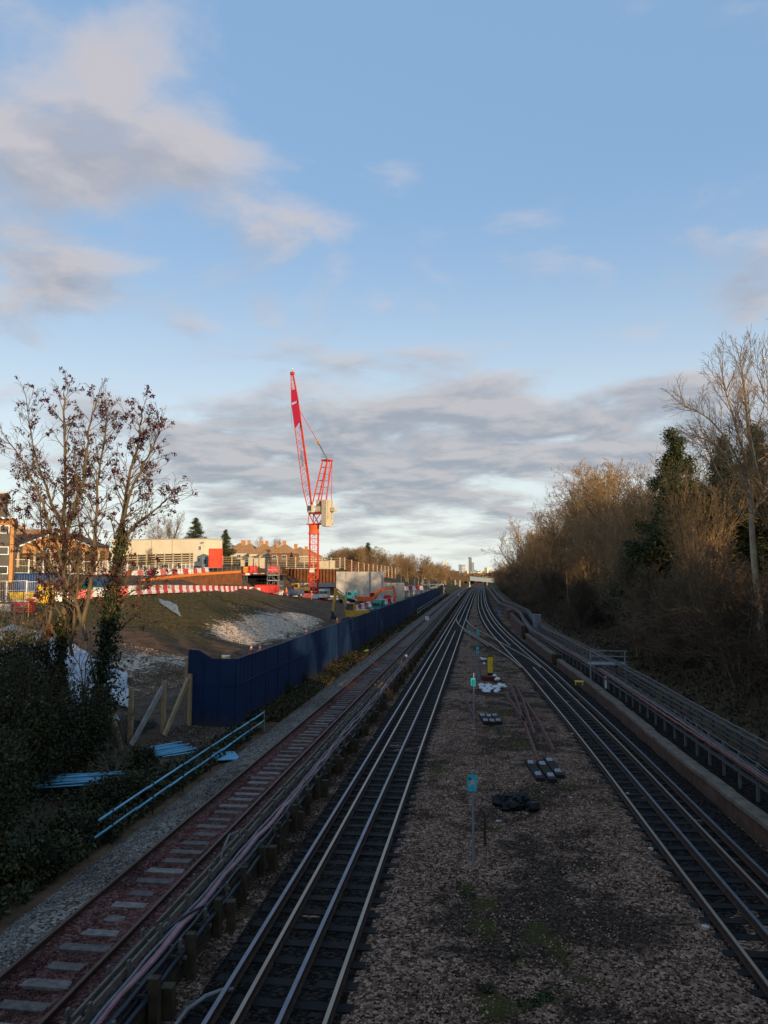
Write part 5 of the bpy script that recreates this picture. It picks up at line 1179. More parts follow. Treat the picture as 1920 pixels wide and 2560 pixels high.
def leafcloud(pos,size,m,name,parent=None,seed=1,jit=0.,per=1,elong=1.6,down=0.,**k):
    rg=np.random.default_rng(seed); pos=np.asarray(pos,float).repeat(per,0); n=len(pos)
    if jit: pos=pos+rg.normal(0,jit,(n,3))
    a=rg.normal(0,1,(n,3)); a[:,2]-=down; a/=np.linalg.norm(a,axis=1)[:,None]; b=rg.normal(0,1,(n,3)); b-=a*(a*b).sum(1)[:,None]; b/=np.linalg.norm(b,axis=1)[:,None]
    s=(size*rg.uniform(.55,1.3,n))[:,None]
    v=np.stack([pos-a*s*elong*.5,pos+b*s*.5+a*s*.05,pos+a*s*elong*.5,pos-b*s*.5+a*s*.05],1).reshape(-1,3)
    f=np.arange(n*4).reshape(n,4); return npmesh(name,v,f,m,parent=parent,**k)
M_bark=mat('grey_brown_bark',(.13,.10,.065),.9,0,.35,2,rnd=.25); M_barkp=mat('pale_bark',(.34,.27,.18),.9,0,.3,2)
M_twig=mat('golden_twigs',(.30,.195,.095),.9,0,.35,.5,rnd=.35,col2=(.16,.105,.055)); M_twd=mat('dark_twigs',(.075,.052,.032),.9,0,.4,.6,rnd=.3)
M_ldr=mat('dark_red_leaves',(.05,.009,.016),.7,0,.3,3,rnd=.6,island=True); M_lbr=mat('dead_brown_leaves',(.16,.075,.03),.8,0,.3,2,rnd=.5,island=True)
M_ivy=mat('ivy_leaves',(.018,.030,.008),.55,0,.4,2,rnd=.7,island=True); M_con=mat('conifer_needles',(.022,.036,.012),.7,0,.35,1,rnd=.6,island=True,col2=(.055,.06,.014))
M_bram=mat('bramble_leaves',(.014,.024,.007),.6,0,.5,1.1,rnd=.8,island=True,col2=(.05,.045,.012)); M_gr=mat('rough_grass_blades',(.045,.038,.012),.8,0,.3,1,rnd=.5,island=True,col2=(.055,.046,.018))
def cfg(**k):
    c=dict(lev=3,wig=.10,up=[.06,.08,.05,.02,0],n=[14,7,5,3],t0=[.25,.2,.15,.1],ang=[(25,55),(25,55),(25,60),(20,60)],len=[(.40,.6),(.4,.6),(.4,.65),(.4,.7)],rr=.62,rmin=.008); c.update(k); return c
def bare_tree(seed,H,C,r,stems=1,mtr=None,mtw=None,name='bare_tree',leaves=None,lm=None,lsize=.12,per=1,frac=1.):
    rn=random.Random(seed); t=empty(name); w=Wood(); tr=Wood()
    for s_ in range(stems):
        a=rn.uniform(0,6.28); lean=rn.uniform(.05,.28) if stems>1 else .03
        d=Vector((math.cos(a)*lean,math.sin(a)*lean,1)).normalized(); w.branch(rn,Vector((math.cos(a)*.15*(stems>1),math.sin(a)*.15*(stems>1),-.3)),d,H*rn.uniform(.85,1.),r,0,C)
    nv=[]; 
    # split trunk (first tubes) from crown by radius: first level tubes are made again as the trunk
    w.build('crown',mtw or M_twig,t)
    rn=random.Random(seed); 
    C0=dict(C); C0['lev']=0
    for s_ in range(stems):
        a=rn.uniform(0,6.28); lean=rn.uniform(.05,.28) if stems>1 else .03
        d=Vector((math.cos(a)*lean,math.sin(a)*lean,1)).normalized(); k0=Vector((math.cos(a)*.15*(stems>1),math.sin(a)*.15*(stems>1),-.3)); Hh=H*rn.uniform(.85,1.)
        st=rn.getstate(); tr.branch(rn,k0,d,Hh,r*1.06,0,C0)
        if s_<stems-1:     # replay the consumed numbers so the next stem matches
            rn.setstate(st); Wood().branch(rn,k0,d,Hh,r,0,C)
    tr.build('trunk',mtr or M_bark,t)
    if lm is not None:
        tips=[tuple(p) for p,_ in w.tips if rn.random()<frac]
        if tips: leafcloud(tips,lsize,lm,'leaves',t,seed,jit=lsize*.8,per=per,down=.6)
    return t,w
def hide_proto(o): pass
def conifer(seed,H,Rb,name='conifer_tree',dens=1.,lsz=.42,m=None,droop=.25,z0=.08):
    rn=random.Random(seed); t=empty(name); m0=MB(); m0.tube([(0,0,-.3),(0,0,H*.5),(0,0,H*.97)],[H*.018,H*.011,.02],7); m0.build('trunk',M_bark,t,smooth=True)
    w=Wood(); pos=[]
    nl=int(H*5.5*dens)
    for i in range(nl):
        f=(i+rn.random())/nl; z=H*(z0+(1-z0)*f); L=Rb*(1-f)**.95*rn.uniform(.5,1.2)+.18; a=rn.uniform(0,6.28); d=Vector((math.cos(a),math.sin(a),.22-droop*(1-f)))
        p=Vector((0,0,z)); e=p+d*L; e.z+=L*.10
        w.tube([p,p.lerp(e,.5)+Vector((0,0,.03*L)),e],[.03+.02*(1-f),.02,.008],3)
        n=int(10*L*dens)+3
        for k2 in range(n):
            g=.2+.8*(k2+rn.random())/n; q=p.lerp(e,g); s=L*.30*(1.15-g)+.08; 
            pos.append((q.x+rn.gauss(0,s*.7),q.y+rn.gauss(0,s*.7),q.z+rn.gauss(0,s*.28)-.05))
    w.build('branches',M_twd,t); leafcloud(pos,lsz,m or M_con,'crown',t,seed,jit=.15,per=22,elong=3.,down=.2); return t
def bush(seed,rx,ry,h,n,m,lsz,name='bush',twigs=60,mt=None,label=None,cat='bush',group=None,per=1):
    rn=random.Random(seed); t=empty(name,label=label,cat=cat,group=group); w=Wood(); pos=[]
    for i in range(twigs):
        a=rn.uniform(0,6.28); d=Vector((math.cos(a)*rx*rn.random(),math.sin(a)*ry*rn.random(),h*rn.uniform(.6,1.08))); p=Vector((rn.uniform(-.2,.2)*rx,rn.uniform(-.2,.2)*ry,-.1)); w.tube([p,p.lerp(d,.5)+Vector((0,0,.12*h)),d],[.022,.014,.005],3)
    if twigs: w.build('stems',mt or M_twd,t)
    lobes=[(rn.uniform(-.6,.6)*rx,rn.uniform(-.6,.6)*ry,rn.uniform(.25,.75)*h,rn.uniform(.3,.55)) for _ in range(9)]
    for i in range(n):
        lx,ly,lz,lr=lobes[rn.randrange(9)]; v=Vector((rn.gauss(0,1),rn.gauss(0,1),rn.gauss(0,1))).normalized()*lr*rn.uniform(.6,1.05)
        pos.append((lx+v.x*rx,ly+v.y*ry,max(.02,lz+v.z*h*.8)))
    leafcloud(pos,lsz,m,'foliage',t,seed,jit=lsz*.5,per=per); return t
# --- the tree by the navy hoarding: several stems with dark red seed clusters
def pz(px,py,Y): return P(px,py,Y)
base=G(228,1868,0.); YB=29.5
t=empty('seed_tree',(base.x,YB,0),0,'multi stemmed bare tree with dark red seed clusters in front of the building site','tree')
w=Wood(); rn=random.Random(11)
stems=[ # (points in photo px,py,depth), radius
 ([(232,1870,29.5),(246,1790,29.5),(240,1720,29.4),(225,1640,29.3),(212,1560,29.2)],.10,True),
 ([(150,1790,30.5),(152,1700,30.5),(158,1580,30.5),(160,1450,30.6),(158,1330,30.7),(162,1220,30.8),(160,1090,30.9),(158,985,31)],.15,False),
 ([(160,1430,30.6),(168,1340,30.4),(188,1260,30),(212,1180,29.7),(222,1080,29.5),(240,1010,29.4)],.10,False),
 ([(215,1600,29.2),(195,1520,29.4),(160,1440,29.6),(130,1330,29.8),(96,1230,30),(60,1160,30.3),(20,1100,30.5)],.085,False),
 ([(236,1790,29.5),(255,1650,29.4),(275,1530,29.3),(298,1400,29.2),(306,1300,29.1),(320,1200,29),(345,1110,29),(352,1030,29)],.13,False),
 ([(302,1330,29.1),(322,1240,28.7),(352,1180,28.4),(385,1110,28.2),(400,1075,28)],.07,False),
 ([(298,1400,29.2),(330,1320,28.8),(370,1290,28.5),(405,1260,28.2),(425,1245,28)],.06,False),
 ([(205,1560,29.3),(230,1430,29.6),(240,1290,29.9),(246,1190,30.2),(262,1090,30.4),(268,1030,30.5)],.09,False),
 ([(155,1480,30.5),(120,1400,30),(70,1340,29.6),(20,1300,29.2),(-20,1260,29)],.06,False),
 ([(160,1330,30.7),(120,1230,31),(85,1120,31.3),(66,1010,31.5)],.07,False),
 ([(270,1560,29.3),(300,1500,29),(350,1470,28.6),(395,1450,28.4)],.04,False),
 ([(120,1790,31),(118,1640,31),(128,1500,31),(110,1380,31.2),(100,1260,31.4)],.09,False),
 ([(175,1640,30),(190,1500,29.6),(200,1380,29.6),(195,1260,29.8),(190,1160,30)],.07,False)]
pal=Wood(); C=cfg(lev=3,wig=.13,n=[0,4,3,2],rmin=.0062,up=[.1,.07,.05,.03,0],ang=[(20,45),(22,50),(25,55),(25,60)],len=[(.4,.6),(.45,.7),(.45,.7),(.5,.7)])
for pts,r,pale in stems:
    pts=smooth_pts([pz(*p) for p in pts],4); n=len(pts); pts=[p+Vector((rn.gauss(0,.02),rn.gauss(0,.03),0)) for p in pts]
    rs=[max(.016,r*(1-.78*i/(n-1))) for i in range(n)]
    (pal if pale else w).tube(pts,rs,8)
    L=(pts[-1]-pts[0]).length
    st=.2
    nb=int(L*4.2)
    if pale: continue
    for k2 in range(nb):
        f=st+(1-st)*(k2+rn.random())/nb; i=min(n-2,int(f*(n-1))); q=pts[i]; dd=(pts[i+1]-pts[i]).normalized()
        ax=Vector((rn.gauss(0,1),rn.gauss(0,.9),rn.gauss(0,.5))); ax=(ax-dd*ax.dot(dd)).normalized(); a=R(rn.uniform(28,55)); nd_=(dd*math.cos(a)+ax*math.sin(a)).normalized(); nd_.z=abs(nd_.z)*.8+.15
        w.branch(rn,q,nd_.normalized(),rn.uniform(.9,1.8)*(1.15-.55*f),max(.014,rs[i]*.45),1,C)
    w.branch(rn,pts[-1],(pts[-1]-pts[-3]).normalized(),1.0,.018,1,C)
lo=np.array(t.location); w.build('crown',mat('olive_brown_bark',(.11,.08,.045),.9,0,.35,3),t,off=lo); pal.build('trunk',mat('peeled_pale_bark',(.30,.20,.14),.85,0,.25,4),t,off=lo)
tips=[p for p,_ in w.tips if p.z>4.2]; rn.shuffle(tips); sel=[(p.x-lo[0],p.y-lo[1],p.z-lo[2]-.06) for p in tips[:int(len(tips)*.13)]]
print('tips',len(tips),len(w.f))
leafcloud(sel,.06,M_ldr,'seed_clusters',t,3,jit=.05,per=13,elong=1.7,down=1.2)
sel=[(p.x-lo[0],p.y-lo[1],p.z-lo[2]) for p in [q for q,_ in w.tips if q.z<6.5][::3]]
leafcloud(sel,.07,M_lbr,'dead_leaves',t,4,jit=.07,per=4)
# ivy up the middle stems
pos=[]
for pts,dens,rad in (([(236,1850,29.4),(250,1700,29.3),(272,1530,29.2),(296,1400,29.1),(305,1330,29.1)],2400,.26),([(150,1790,30.4),(152,1640,30.4),(158,1560,30.4)],1100,.3),([(262,1760,29.3),(270,1620,29.2),(285,1500,29.2)],1500,.42)):
    q=smooth_pts([pz(*p) for p in pts],6)
    for i in range(dens):
        f=rn.random(); p=q[min(len(q)-1,int(f*len(q)))]; k2=rad*(1.3-.8*f)*(.7+.6*abs(math.sin(f*13)))
        pos.append((p.x+rn.gauss(0,k2*.6)-lo[0],p.y+rn.gauss(0,k2*.6)-lo[1],p.z+rn.gauss(0,.2)-lo[2]))
leafcloud(pos,.085,M_ivy,'ivy',t,5,per=2,jit=.04)
M_und0=mat('dead_weed',(.07,.045,.02),.85,0,.3,2,rnd=.6,island=True)
# --- dark shrubs at the lower left
def putbush(px,py,Y,rx,h,n,m,lsz,seed,label,tw=50,per=1,mt=None):
    p=P(px,py,Y); z=gz(p.x,p.y); b=bush(seed,rx,rx*.9,h,n,m,lsz,'shrub',tw,mt,label,'shrub',per=per); b.location=(p.x,p.y,z-.05); return b
M_yew=mat('dark_evergreen_leaves',(.018,.028,.008),.7,0,.4,1.2,rnd=.8,island=True,col2=(.05,.042,.012))
putbush(60,2000,24,2.0,4.2,17000,M_yew,.075,1,'big dark evergreen shrub at the left edge of the photo',120)
putbush(190,1900,27,1.35,3.1,11000,M_yew,.07,2,'dark evergreen shrub around the foot of the bare tree',90)
putbush(0,1850,29,1.9,4.6,12000,M_yew,.08,3,'tall dark shrub farther back at the left edge',90)
putbush(110,1880,30,1.4,3.4,9000,M_bram,.08,4,'mottled olive shrub between the two dark evergreen shrubs',140)
putbush(-60,2200,19,1.9,3.2,13000,M_yew,.07,5,'nearest dark shrub at the lower left edge',60)
putbush(60,2260,17.2,1.1,1.1,7000,M_bram,.065,6,'low bramble patch beside the grey stones at the lower left',60)
putbush(190,2150,19.4,1.0,.9,6000,M_bram,.06,7,'bramble clump by the near end of the blue pipe handrail',50)
putbush(300,1990,23,1.1,.9,7000,M_bram,.06,8,'bramble clump behind the middle of the blue pipe handrail',70)
putbush(330,1900,27,.9,.8,3500,M_bram,.06,9,'small bramble clump above the neat fan of pipes',60)
putbush(600,1800,37,.55,1.25,2600,M_bram,.06,10,'leafy green weed at the corner of the navy hoarding',40)
putbush(700,1745,44,.8,1.0,3500,M_bram,.065,12,'scrubby weed along the foot of the navy hoarding',60)
putbush(750,1722,48,.6,.8,2500,M_und0,.05,13,'brown dead weed along the foot of the navy hoarding',70)
putbush(640,1770,40.5,.5,.8,2000,M_gr,.06,14,'yellowish weed close to the hoarding corner',60)
putbush(820,1680,58,.7,.6,1600,M_bram,.08,15,'low green weed halfway along the navy hoarding',40)
# bare scrub behind the shrubs
rn=random.Random(5)
for i,(px,py,Y,H) in enumerate(((20,1800,33,5.),(75,1790,34,5.5),(300,1880,28.5,2.2),(270,1960,25,1.6),(-30,1760,33,5.5),(200,1830,31,4.))):
    p=P(px,py,Y); t_,w_=bare_tree(100+i,H,cfg(lev=3,n=[8,5,4,3],wig=.17,rmin=.006,up=[.04,.05,.02,0,0]),.05,3,M_bark,M_bark,'bare_shrub'); t_.location=(p.x,p.y,gz(p.x,p.y)); tag(t_,['thin twiggy shrub over the white sheet at the left edge','thin twiggy shrub over the white sheet, second from the left edge','low twiggy shrub beside the timber braces','small twiggy shrub above the bramble clump','twiggy shrub outside the left edge','twiggy shrub behind the pale trunk'][i],'shrub')
# ground cover left of the grey stones, on the mound, along the hoarding
def cover(name,n,xf,yf,m,sz,label,cat,zoff=.03,seed=1,mask=None,elong=2.2,down=-1.2,zj=.05):
    rg=np.random.default_rng(seed); x=xf(rg,n); y=yf(rg,n)
    if mask is not None: k=mask(x,y,rg); x,y=x[k],y[k]
    z=ground(x,y)+zoff+np.abs(rg.normal(0,zj,len(x))); o=leafcloud(np.c_[x,y,z],sz,m,name,seed=seed,elong=elong,down=down,kind='stuff'); tag(o,label,cat)
cover('undergrowth',60000,lambda g,n:g.uniform(-17,-9.75,n),lambda g,n:g.uniform(12,34,n),M_bram,.07,'dark low brambles left of the grey stones','undergrowth',mask=lambda x,y,g:(vnoise(x,y,1.6,9)+.5+g.uniform(-.25,.25,len(x))>.22)&~((x>-14.6)&(x<-11)&(y>27.5)),zj=.14,down=0)
cover('rough_grass',42000,lambda g,n:g.uniform(-62,-20,n),lambda g,n:g.uniform(48,150,n),M_gr,.085,'rough grass covering the top of the mound','grass',mask=lambda x,y,g:(np.maximum.reduce([a*np.exp(-((x-P(px,py,Y).x)/rx)**2-((y-Y)/ry)**2) for px,py,Y,rx,ry,a in [(300,1510,72,12,13,1.),(400,1520,80,9,16,1.),(500,1510,92,8,18,1.),(560,1500,112,6,22,.9),(480,1545,75,6,10,.9)]])>g.uniform(.35,.75,len(x))),seed=4)
cover('verge_grass',26000,lambda g,n:g.uniform(-11.1,-9.55,n),lambda g,n:36+190*g.uniform(0,1,n)**1.6,M_gr,.10,'grass and weeds between the navy hoarding and the grey stones','grass',seed=5,zj=.10,mask=lambda x,y,g:(vnoise(x,y,2.2,3)+.5+g.uniform(-.2,.2,len(x))>.35))
# right hand slope -------------------------------------------------
M_und=mat('brown_undergrowth',(.045,.028,.017),.85,0,.4,.8,rnd=.8,island=True,col2=(.03,.032,.012))
def slope_x(g,n,y,a,b): return EDGE(y)+a+(b-a)*g.uniform(0,1,n)
rg=np.random.default_rng(21); n=70000; y=10+230*rg.uniform(0,1,n)**1.7; x=EDGE(y)+3.6+17*rg.uniform(0,1,n); z=ground(x,y)+np.abs(rg.normal(0,.32,n))*(1+.0*y)
o=leafcloud(np.c_[x,y,z],.13,M_und,'undergrowth',seed=21,kind='stuff'); tag(o,'dark brown brambles covering the slope right of the cable runs','undergrowth')
w=Wood(); rn=random.Random(31)
for i in range(9000):
    y=10+260*rn.random()**1.5; x=float(EDGE(y))+3.6+15*rn.random(); L=rn.uniform(.8,2.6); p=Vector((x,y,gz(x,y)-.1)); d=Vector((rn.gauss(0,.25)-.1,rn.gauss(0,.25),1))*L
    w.tube([p,p+d*.5+Vector((rn.gauss(0,.08),0,0)),p+d],[.013,.010,.006],3)
o=w.build('saplings',M_twd,kind='stuff'); tag(o,'thin bare saplings standing thickly on the slope','saplings')
M_ivyd=mat('mixed_dark_thicket',(.016,.024,.007),.6,0,.4,.5,rnd=.7,island=True,col2=(.045,.030,.016))
# tree prototypes (each placed first, then copied)
class Proto:
    def __init__(s,make): s.make=make; s.o=None
    def put(s,loc,rz,sc,label,group=None,cat='tree'):
        first=s.o is None
        if first: s.o=s.make()
        o=place(s.o,first,loc,rz,sc); tag(o,label,cat,group); return o
CB1=cfg(lev=4,n=[15,6,4,3],wig=.11,rmin=.0105,up=[.05,.12,.08,.04,0],t0=[.22,.2,.15,.1],len=[(.36,.55),(.4,.6),(.45,.65),(.5,.7)])
pr=[Proto(lambda:bare_tree(201,10,CB1,.14,2,M_bark,M_twig)[0]),
    Proto(lambda:bare_tree(202,10,CB1,.11,3,M_barkp,M_twig)[0]),
    Proto(lambda:bare_tree(203,10,CB1,.16,1,M_bark,M_twig,leaves=1,lm=M_ldr,lsize=.07,frac=.04,per=3)[0]),
    Proto(lambda:bare_tree(204,10,cfg(lev=4,n=[14,6,5,2],wig=.13,rmin=.0105,up=[.04,.08,.05,.02,0],t0=[.12,.1,.1,.1],ang=[(30,65),(30,60),(30,60),(30,60)]),.12,3,M_bark,M_twig,leaves=1,lm=M_lbr,lsize=.06,frac=.10,per=2)[0])]
pt=[Proto(lambda:bare_tree(211,10,cfg(lev=3,n=[16,7,5],wig=.10,rmin=.009,up=[.05,.12,.08,.04],t0=[.25,.2,.1]),.13,1,M_barkp,M_twig)[0]),
    Proto(lambda:bare_tree(212,10,cfg(lev=3,n=[13,7,5],wig=.12,rmin=.009,up=[.05,.12,.08,.04],t0=[.2,.2,.1]),.10,3,M_bark,M_twig)[0])]
ps=[Proto(lambda:bare_tree(221,10,cfg(lev=3,n=[10,7,5],wig=.16,rmin=.016,up=[.02,.05,.03,.02],t0=[.08,.1,.1],ang=[(20,60),(30,60),(30,60)]),.10,7,M_bark,M_twd,'bare_shrub')[0]),
    Proto(lambda:bare_tree(222,10,cfg(lev=3,n=[9,7,5],wig=.2,rmin=.014,up=[0,.03,.03,.02],t0=[.08,.1,.1],ang=[(30,70),(30,60),(30,60)]),.10,9,M_bark,mat('brown_scrub_twigs',(.13,.085,.05),.9,0,.4,.6,rnd=.3),'bare_shrub')[0])]
pc=[Proto(lambda:conifer(301,10,3.,dens=1.5,lsz=.06)),Proto(lambda:conifer(302,10,2.6,dens=1.2,lsz=.065))]
pi=Proto(lambda:bush(401,3.,3.,6.5,30000,M_ivyd,.12,'ivy_mass',60,None,None,'ivy clad tree'))
# silhouettes taken from the photo: (px of trunk foot, top py, Y, proto, width factor, label)
RB=[(1905,905,40,1,'pale limbed tall bare tree at the right edge'),]
def top_h(x,y,py,px): # height so that the top reaches photo row py
    z=gz(x,y); r=ray(px,py); return CZ+r[2]*(y/r[1])-z,z
TL=[(1320,1310,165,0),(1355,1285,140,2),(1395,1262,120,3),(1430,1238,108,0),(1462,1205,98,1),(1490,1190,92,0),(1530,1195,85,1),(1568,1198,80,0),(1600,1200,76,3),(1640,1190,72,0),(1668,1170,66,3),(1735,1230,58,3),(1770,1180,50,1),(1990,1010,38,0),
    (2030,960,33,2),(2120,900,28,0),(1300,1345,200,3),(1285,1375,240,0),(1268,1400,300,3),(1260,1412,380,0),(1700,1230,62,2),(1590,1260,90,3),(1500,1260,110,0),(1410,1300,150,3),(1350,1330,190,0),(1760,1180,70,0),(1830,1150,60,3),(1660,1230,95,2)]
words=['leaning','broad','narrow','dense','thin','twiggy','upright','open','golden topped','brown','dark stemmed','pale stemmed']
for i,(px,py,Y,k) in enumerate(TL):
    p=P(px,1425,Y); x=max(p.x,float(EDGE(Y))+4.2); H,z=top_h(x,Y,py,px); H=max(H,5)
    where=('near the far bridge' if Y>180 else 'far along the right hand wood' if Y>110 else 'midway along the right hand wood' if Y>70 else 'at the near end of the right hand wood')
    sx=1.0+.25*(k==3)
    (pt[k%2] if Y<75 else pr[k]).put((x,Y,z-.1),i*1.7,(H/10*.95*sx*(.72 if Y<75 else 1),H/10*.95*sx*(.72 if Y<75 else 1),H/10*1.02),(f'slender bare {["single","triple"][k%2]} stemmed tree {where}') if Y<75 else f'bare {["double stemmed","pale triple stemmed","red tufted","bushy"][k]} tree {where}','bare trees of the right hand wood')
for (px,py,Y,k,sc,lab) in ((1692,1072,56,0,1.,'dark conifer rising above the bare trees of the right hand wood'),(1815,1085,56,1,1.,'second conifer partly hidden behind the pale tall tree'),(1900,1060,60,0,1.0,'third conifer behind the twigs at the right edge'),(1640,1270,75,1,1.,'small conifer lower down beside the dark tall one')):
    p=P(px,1425,Y); x=p.x; H,z=top_h(x,Y,py,px); pc[k].put((x,Y,z-.2),i,(H/10*sc,H/10*sc,H/10),lab)
# a deeper belt that closes the wood and continues behind the camera
rn=random.Random(77)
for i in range(46):
    Y=-34+i*6.2+rn.uniform(-2,2); 
    if Y<14: off=rn.uniform(9,20)
    else: off=rn.uniform(11,19)
    x=float(EDGE(max(Y,10)))+off
    if Y>150: x=float(EDGE(Y))+rn.uniform(9,22)
    z=gz(x,Y); H=(11.5 if Y<60 else 11.)*rn.uniform(.85,1.1); k=rn.randrange(4)
    pr[k].put((x,Y,z-.1),rn.uniform(0,6),H/10,f'bare tree of the back rows of the right hand wood','back rows of the right hand wood')
for i in range(40):
    Y=-30+i*6.3+rn.uniform(-2,2); x=float(EDGE(max(Y,10)))+(rn.uniform(7.5,13) if Y>25 else rn.uniform(13,17)); z=gz(x,Y); s=rn.uniform(.6,.9)*(1. if Y<120 else 1.1)
    if Y<20: s*=1.15
    pi.put((x,Y,z-.3),rn.uniform(0,6),(s,s,s*rn.uniform(.75,1.0)),'dark ivy smothered thicket among the trees of the right hand wood','ivy thickets of the right hand wood','ivy thicket')
rn=random.Random(66)
for i in range(26):
    Y=50+i*4.3+rn.uniform(-1.5,1.5); x=float(EDGE(Y))+rn.uniform(5.5,9); z=gz(x,Y); H=rn.uniform(8,11.5)
    pt[i%2].put((x,Y,z-.1),rn.uniform(0,6),(H/10*.55,H/10*.55,H/10),['slim pale single stemmed tree along the front of the right hand wood','slim triple stemmed tree along the front of the right hand wood'][i%2],'slim trees along the front of the right hand wood')
for i,(px,Y,H) in enumerate(((1590,56,5.5),(1625,53,6),(1660,51,5),(1700,48,5.6),(1735,47,5.2),(1775,45,6.5),(1560,62,7),(1810,42,6.5),(1850,38,6))):
    x=P(px,1425,Y).x; ps[i%2].put((x,Y,gz(x,Y)-.1),i*2.1,(H/10*.9,H/10*.9,H/10),'bare scrubby tree in front of the dark conifers','scrubby trees before the conifers')
rn=random.Random(55)
for i in range(90):
    Y=16+rn.random()**1.25*330; e=float(EDGE(Y)); off=rn.uniform(4.6,9.5) if Y>45 else rn.uniform(7,12); x=e+off; z=gz(x,Y); H=rn.uniform(3.,5.5)+(1.5 if Y>90 else 0); k=rn.randrange(2)
    ps[k].put((x,Y,z-.1),rn.uniform(0,6),H/10,['dark twiggy shrub on the slope below the right hand wood','brown spreading shrub on the slope below the right hand wood'][k],'shrubs below the right hand wood','shrub')
for i in range(34):
    Y=48+i*8.2+rn.uniform(-3,3); e=float(EDGE(Y)); x=e+rn.uniform(6.2,8.5); z=gz(x,Y); s=rn.uniform(.42,.7)
    pi.put((x,Y,z-.3),rn.uniform(0,6),(s,s*1.2,s*rn.uniform(.7,1.0)),'low dark thicket on the slope in front of the right hand wood','front thickets of the right hand wood','thicket')
# the pale tall tree
b=Vector((P(1905,1425,40).x,40,0)); zb=gz(b.x,40); t=empty('bare_tree',(b.x,40,zb-.2),0,'tall pale limbed bare tree standing forward at the right edge','tree'); w=Wood(); tr=Wood(); rn=random.Random(17)
CT=cfg(lev=3,wig=.09,n=[0,5,4,3],rmin=.0062,up=[.1,.09,.06,.03,0],ang=[(20,40),(20,42),(22,48),(25,55)],len=[(.4,.6),(.45,.65),(.45,.65),(.5,.7)])
for pts,r in (([(1908,1640,40),(1898,1520,40),(1885,1400,40),(1878,1290,40)],.19),([(1878,1290,40),(1868,1180,40),(1845,1080,39.6),(1815,980,39.4),(1805,930,39.3)],.10),([(1872,1230,40),(1835,1130,40.4),(1775,1050,40.8),(1705,1010,41),(1675,1085,41)][:4],.07),([(1878,1290,40),(1880,1160,40),(1868,1040,40.2),(1860,960,40.4),(1850,900,40.6)],.12),([(1860,1300,40),(1820,1230,39.5),(1785,1160,39),(1765,1110,38.7)],.06),([(1880,1290,40),(1925,1190,40),(1950,1080,40.2),(1960,1000,40.4)],.10),([(1876,1270,40),(1850,1190,41),(1800,1120,42),(1740,1090,42.5)],.07)):
    pts=smooth_pts([pz(*p) for p in pts],5); n=len(pts); rs=[max(.03,r*(1-.7*i/(n-1))) for i in range(n)] if r<.19 else [.2-.07*i/(n-1) for i in range(n)]
    tr.tube(pts,rs,8)
    if r>.18: continue
    L=(pts[-1]-pts[0]).length
    for k2 in range(int(L*4.)):
        f=.15+.85*rn.random(); i=min(n-2,int(f*(n-1))); dd=(pts[i+1]-pts[i]).normalized(); ax=Vector((rn.gauss(0,1),rn.gauss(0,1),rn.gauss(0,.5))); ax=(ax-dd*ax.dot(dd)).normalized(); a=R(rn.uniform(22,48))
        w.branch(rn,pts[i],(dd*math.cos(a)+ax*math.sin(a)).normalized(),rn.uniform(1.2,2.5)*(1.15-.5*f),.019,1,CT)
    w.branch(rn,pts[-1],(pts[-1]-pts[-3]).normalized(),1.2,.022,1,CT)
lo=np.array(t.location); tr.build('trunk',M_barkp,t,off=lo); w.build('crown',mat('pale_twigs',(.20,.15,.10),.9,0,.3,2),t,off=lo)
# left side: conifers and trees beyond the site
for px,py,Y,k,sc,lab in ((488,1292,205,1,1.5,'tall ragged conifer behind the cream building'),(563,1322,205,0,1.15,'dark bushy conifer left of the tiled houses'),(525,1345,215,1,1.0,'small dark conifer between the two larger ones'),(920,1355,285,1,1.2,'conifer standing above the bare trees right of the crane'),(728,1378,225,0,1.,'small green conifer in front of the dark hipped house')):
    p=P(px,1425,Y); H,z=top_h(p.x,Y,py,px); H=max(H,3); pc[k].put((p.x,Y,z-.3),px*.1,(H/10*sc,H/10*sc,H/10),lab)
for px,py,Y,k,sc,lab in ((400,1312,190,3,1.0,'bare tree in front of the cream building'),(430,1285,195,0,.8,'bare tree behind the right part of the cream building'),(640,1342,300,2,1.,'bare tree above the tiled row, left'),(685,1346,300,0,1.2,'bare tree above the tiled row, right'),(370,1370,172,3,.8,'dark ivy covered bush in front of the cream building')):
    p=P(px,1425,Y); H,z=top_h(p.x,Y,py,px); pr[k].put((p.x,Y,z-.2),px*.3,(H/10*sc,H/10*sc,H/10),lab)
rn=random.Random(9)
prof=[(840,1378),(880,1372),(920,1368),(960,1385),(1000,1388),(1040,1392),(1080,1402),(1110,1412),(1140,1420),(1165,1427)]
for i in range(58):
    px=rn.uniform(825,1165); py=float(np.interp(px,[a for a,_ in prof],[b_ for _,b_ in prof]))+rn.uniform(-4,10)
    Y=rn.uniform(250,330) if px<960 else rn.uniform(260,380) if px<1060 else rn.uniform(300,520)
    p=P(px,1425,Y); x=min(p.x,-16.5); H,z=top_h(x,Y,py,px); H=min(max(H,6),16); k=rn.randrange(4); pr[k].put((x,Y,z-.3),rn.uniform(0,6),(H/10*1.25,H/10*1.25,H/10),'bare golden tree of the far wood left of the tracks','far wood left of the tracks')
for i in range(34):
    Y=rn.uniform(500,900); x=rn.uniform(-75,80) if rn.random()<.6 else rn.choice((-1,1))*rn.uniform(13,40)
    if -13<x<10: x=rn.choice((-1,1))*rn.uniform(14,30)
    H=rn.uniform(9,12.5); pr[rn.randrange(4)].put((x,Y,gz(x,Y)-.3),rn.uniform(0,6),(H/10*1.6,H/10*1.6,H/10),'golden tree beyond the far bridge','trees beyond the far bridge')
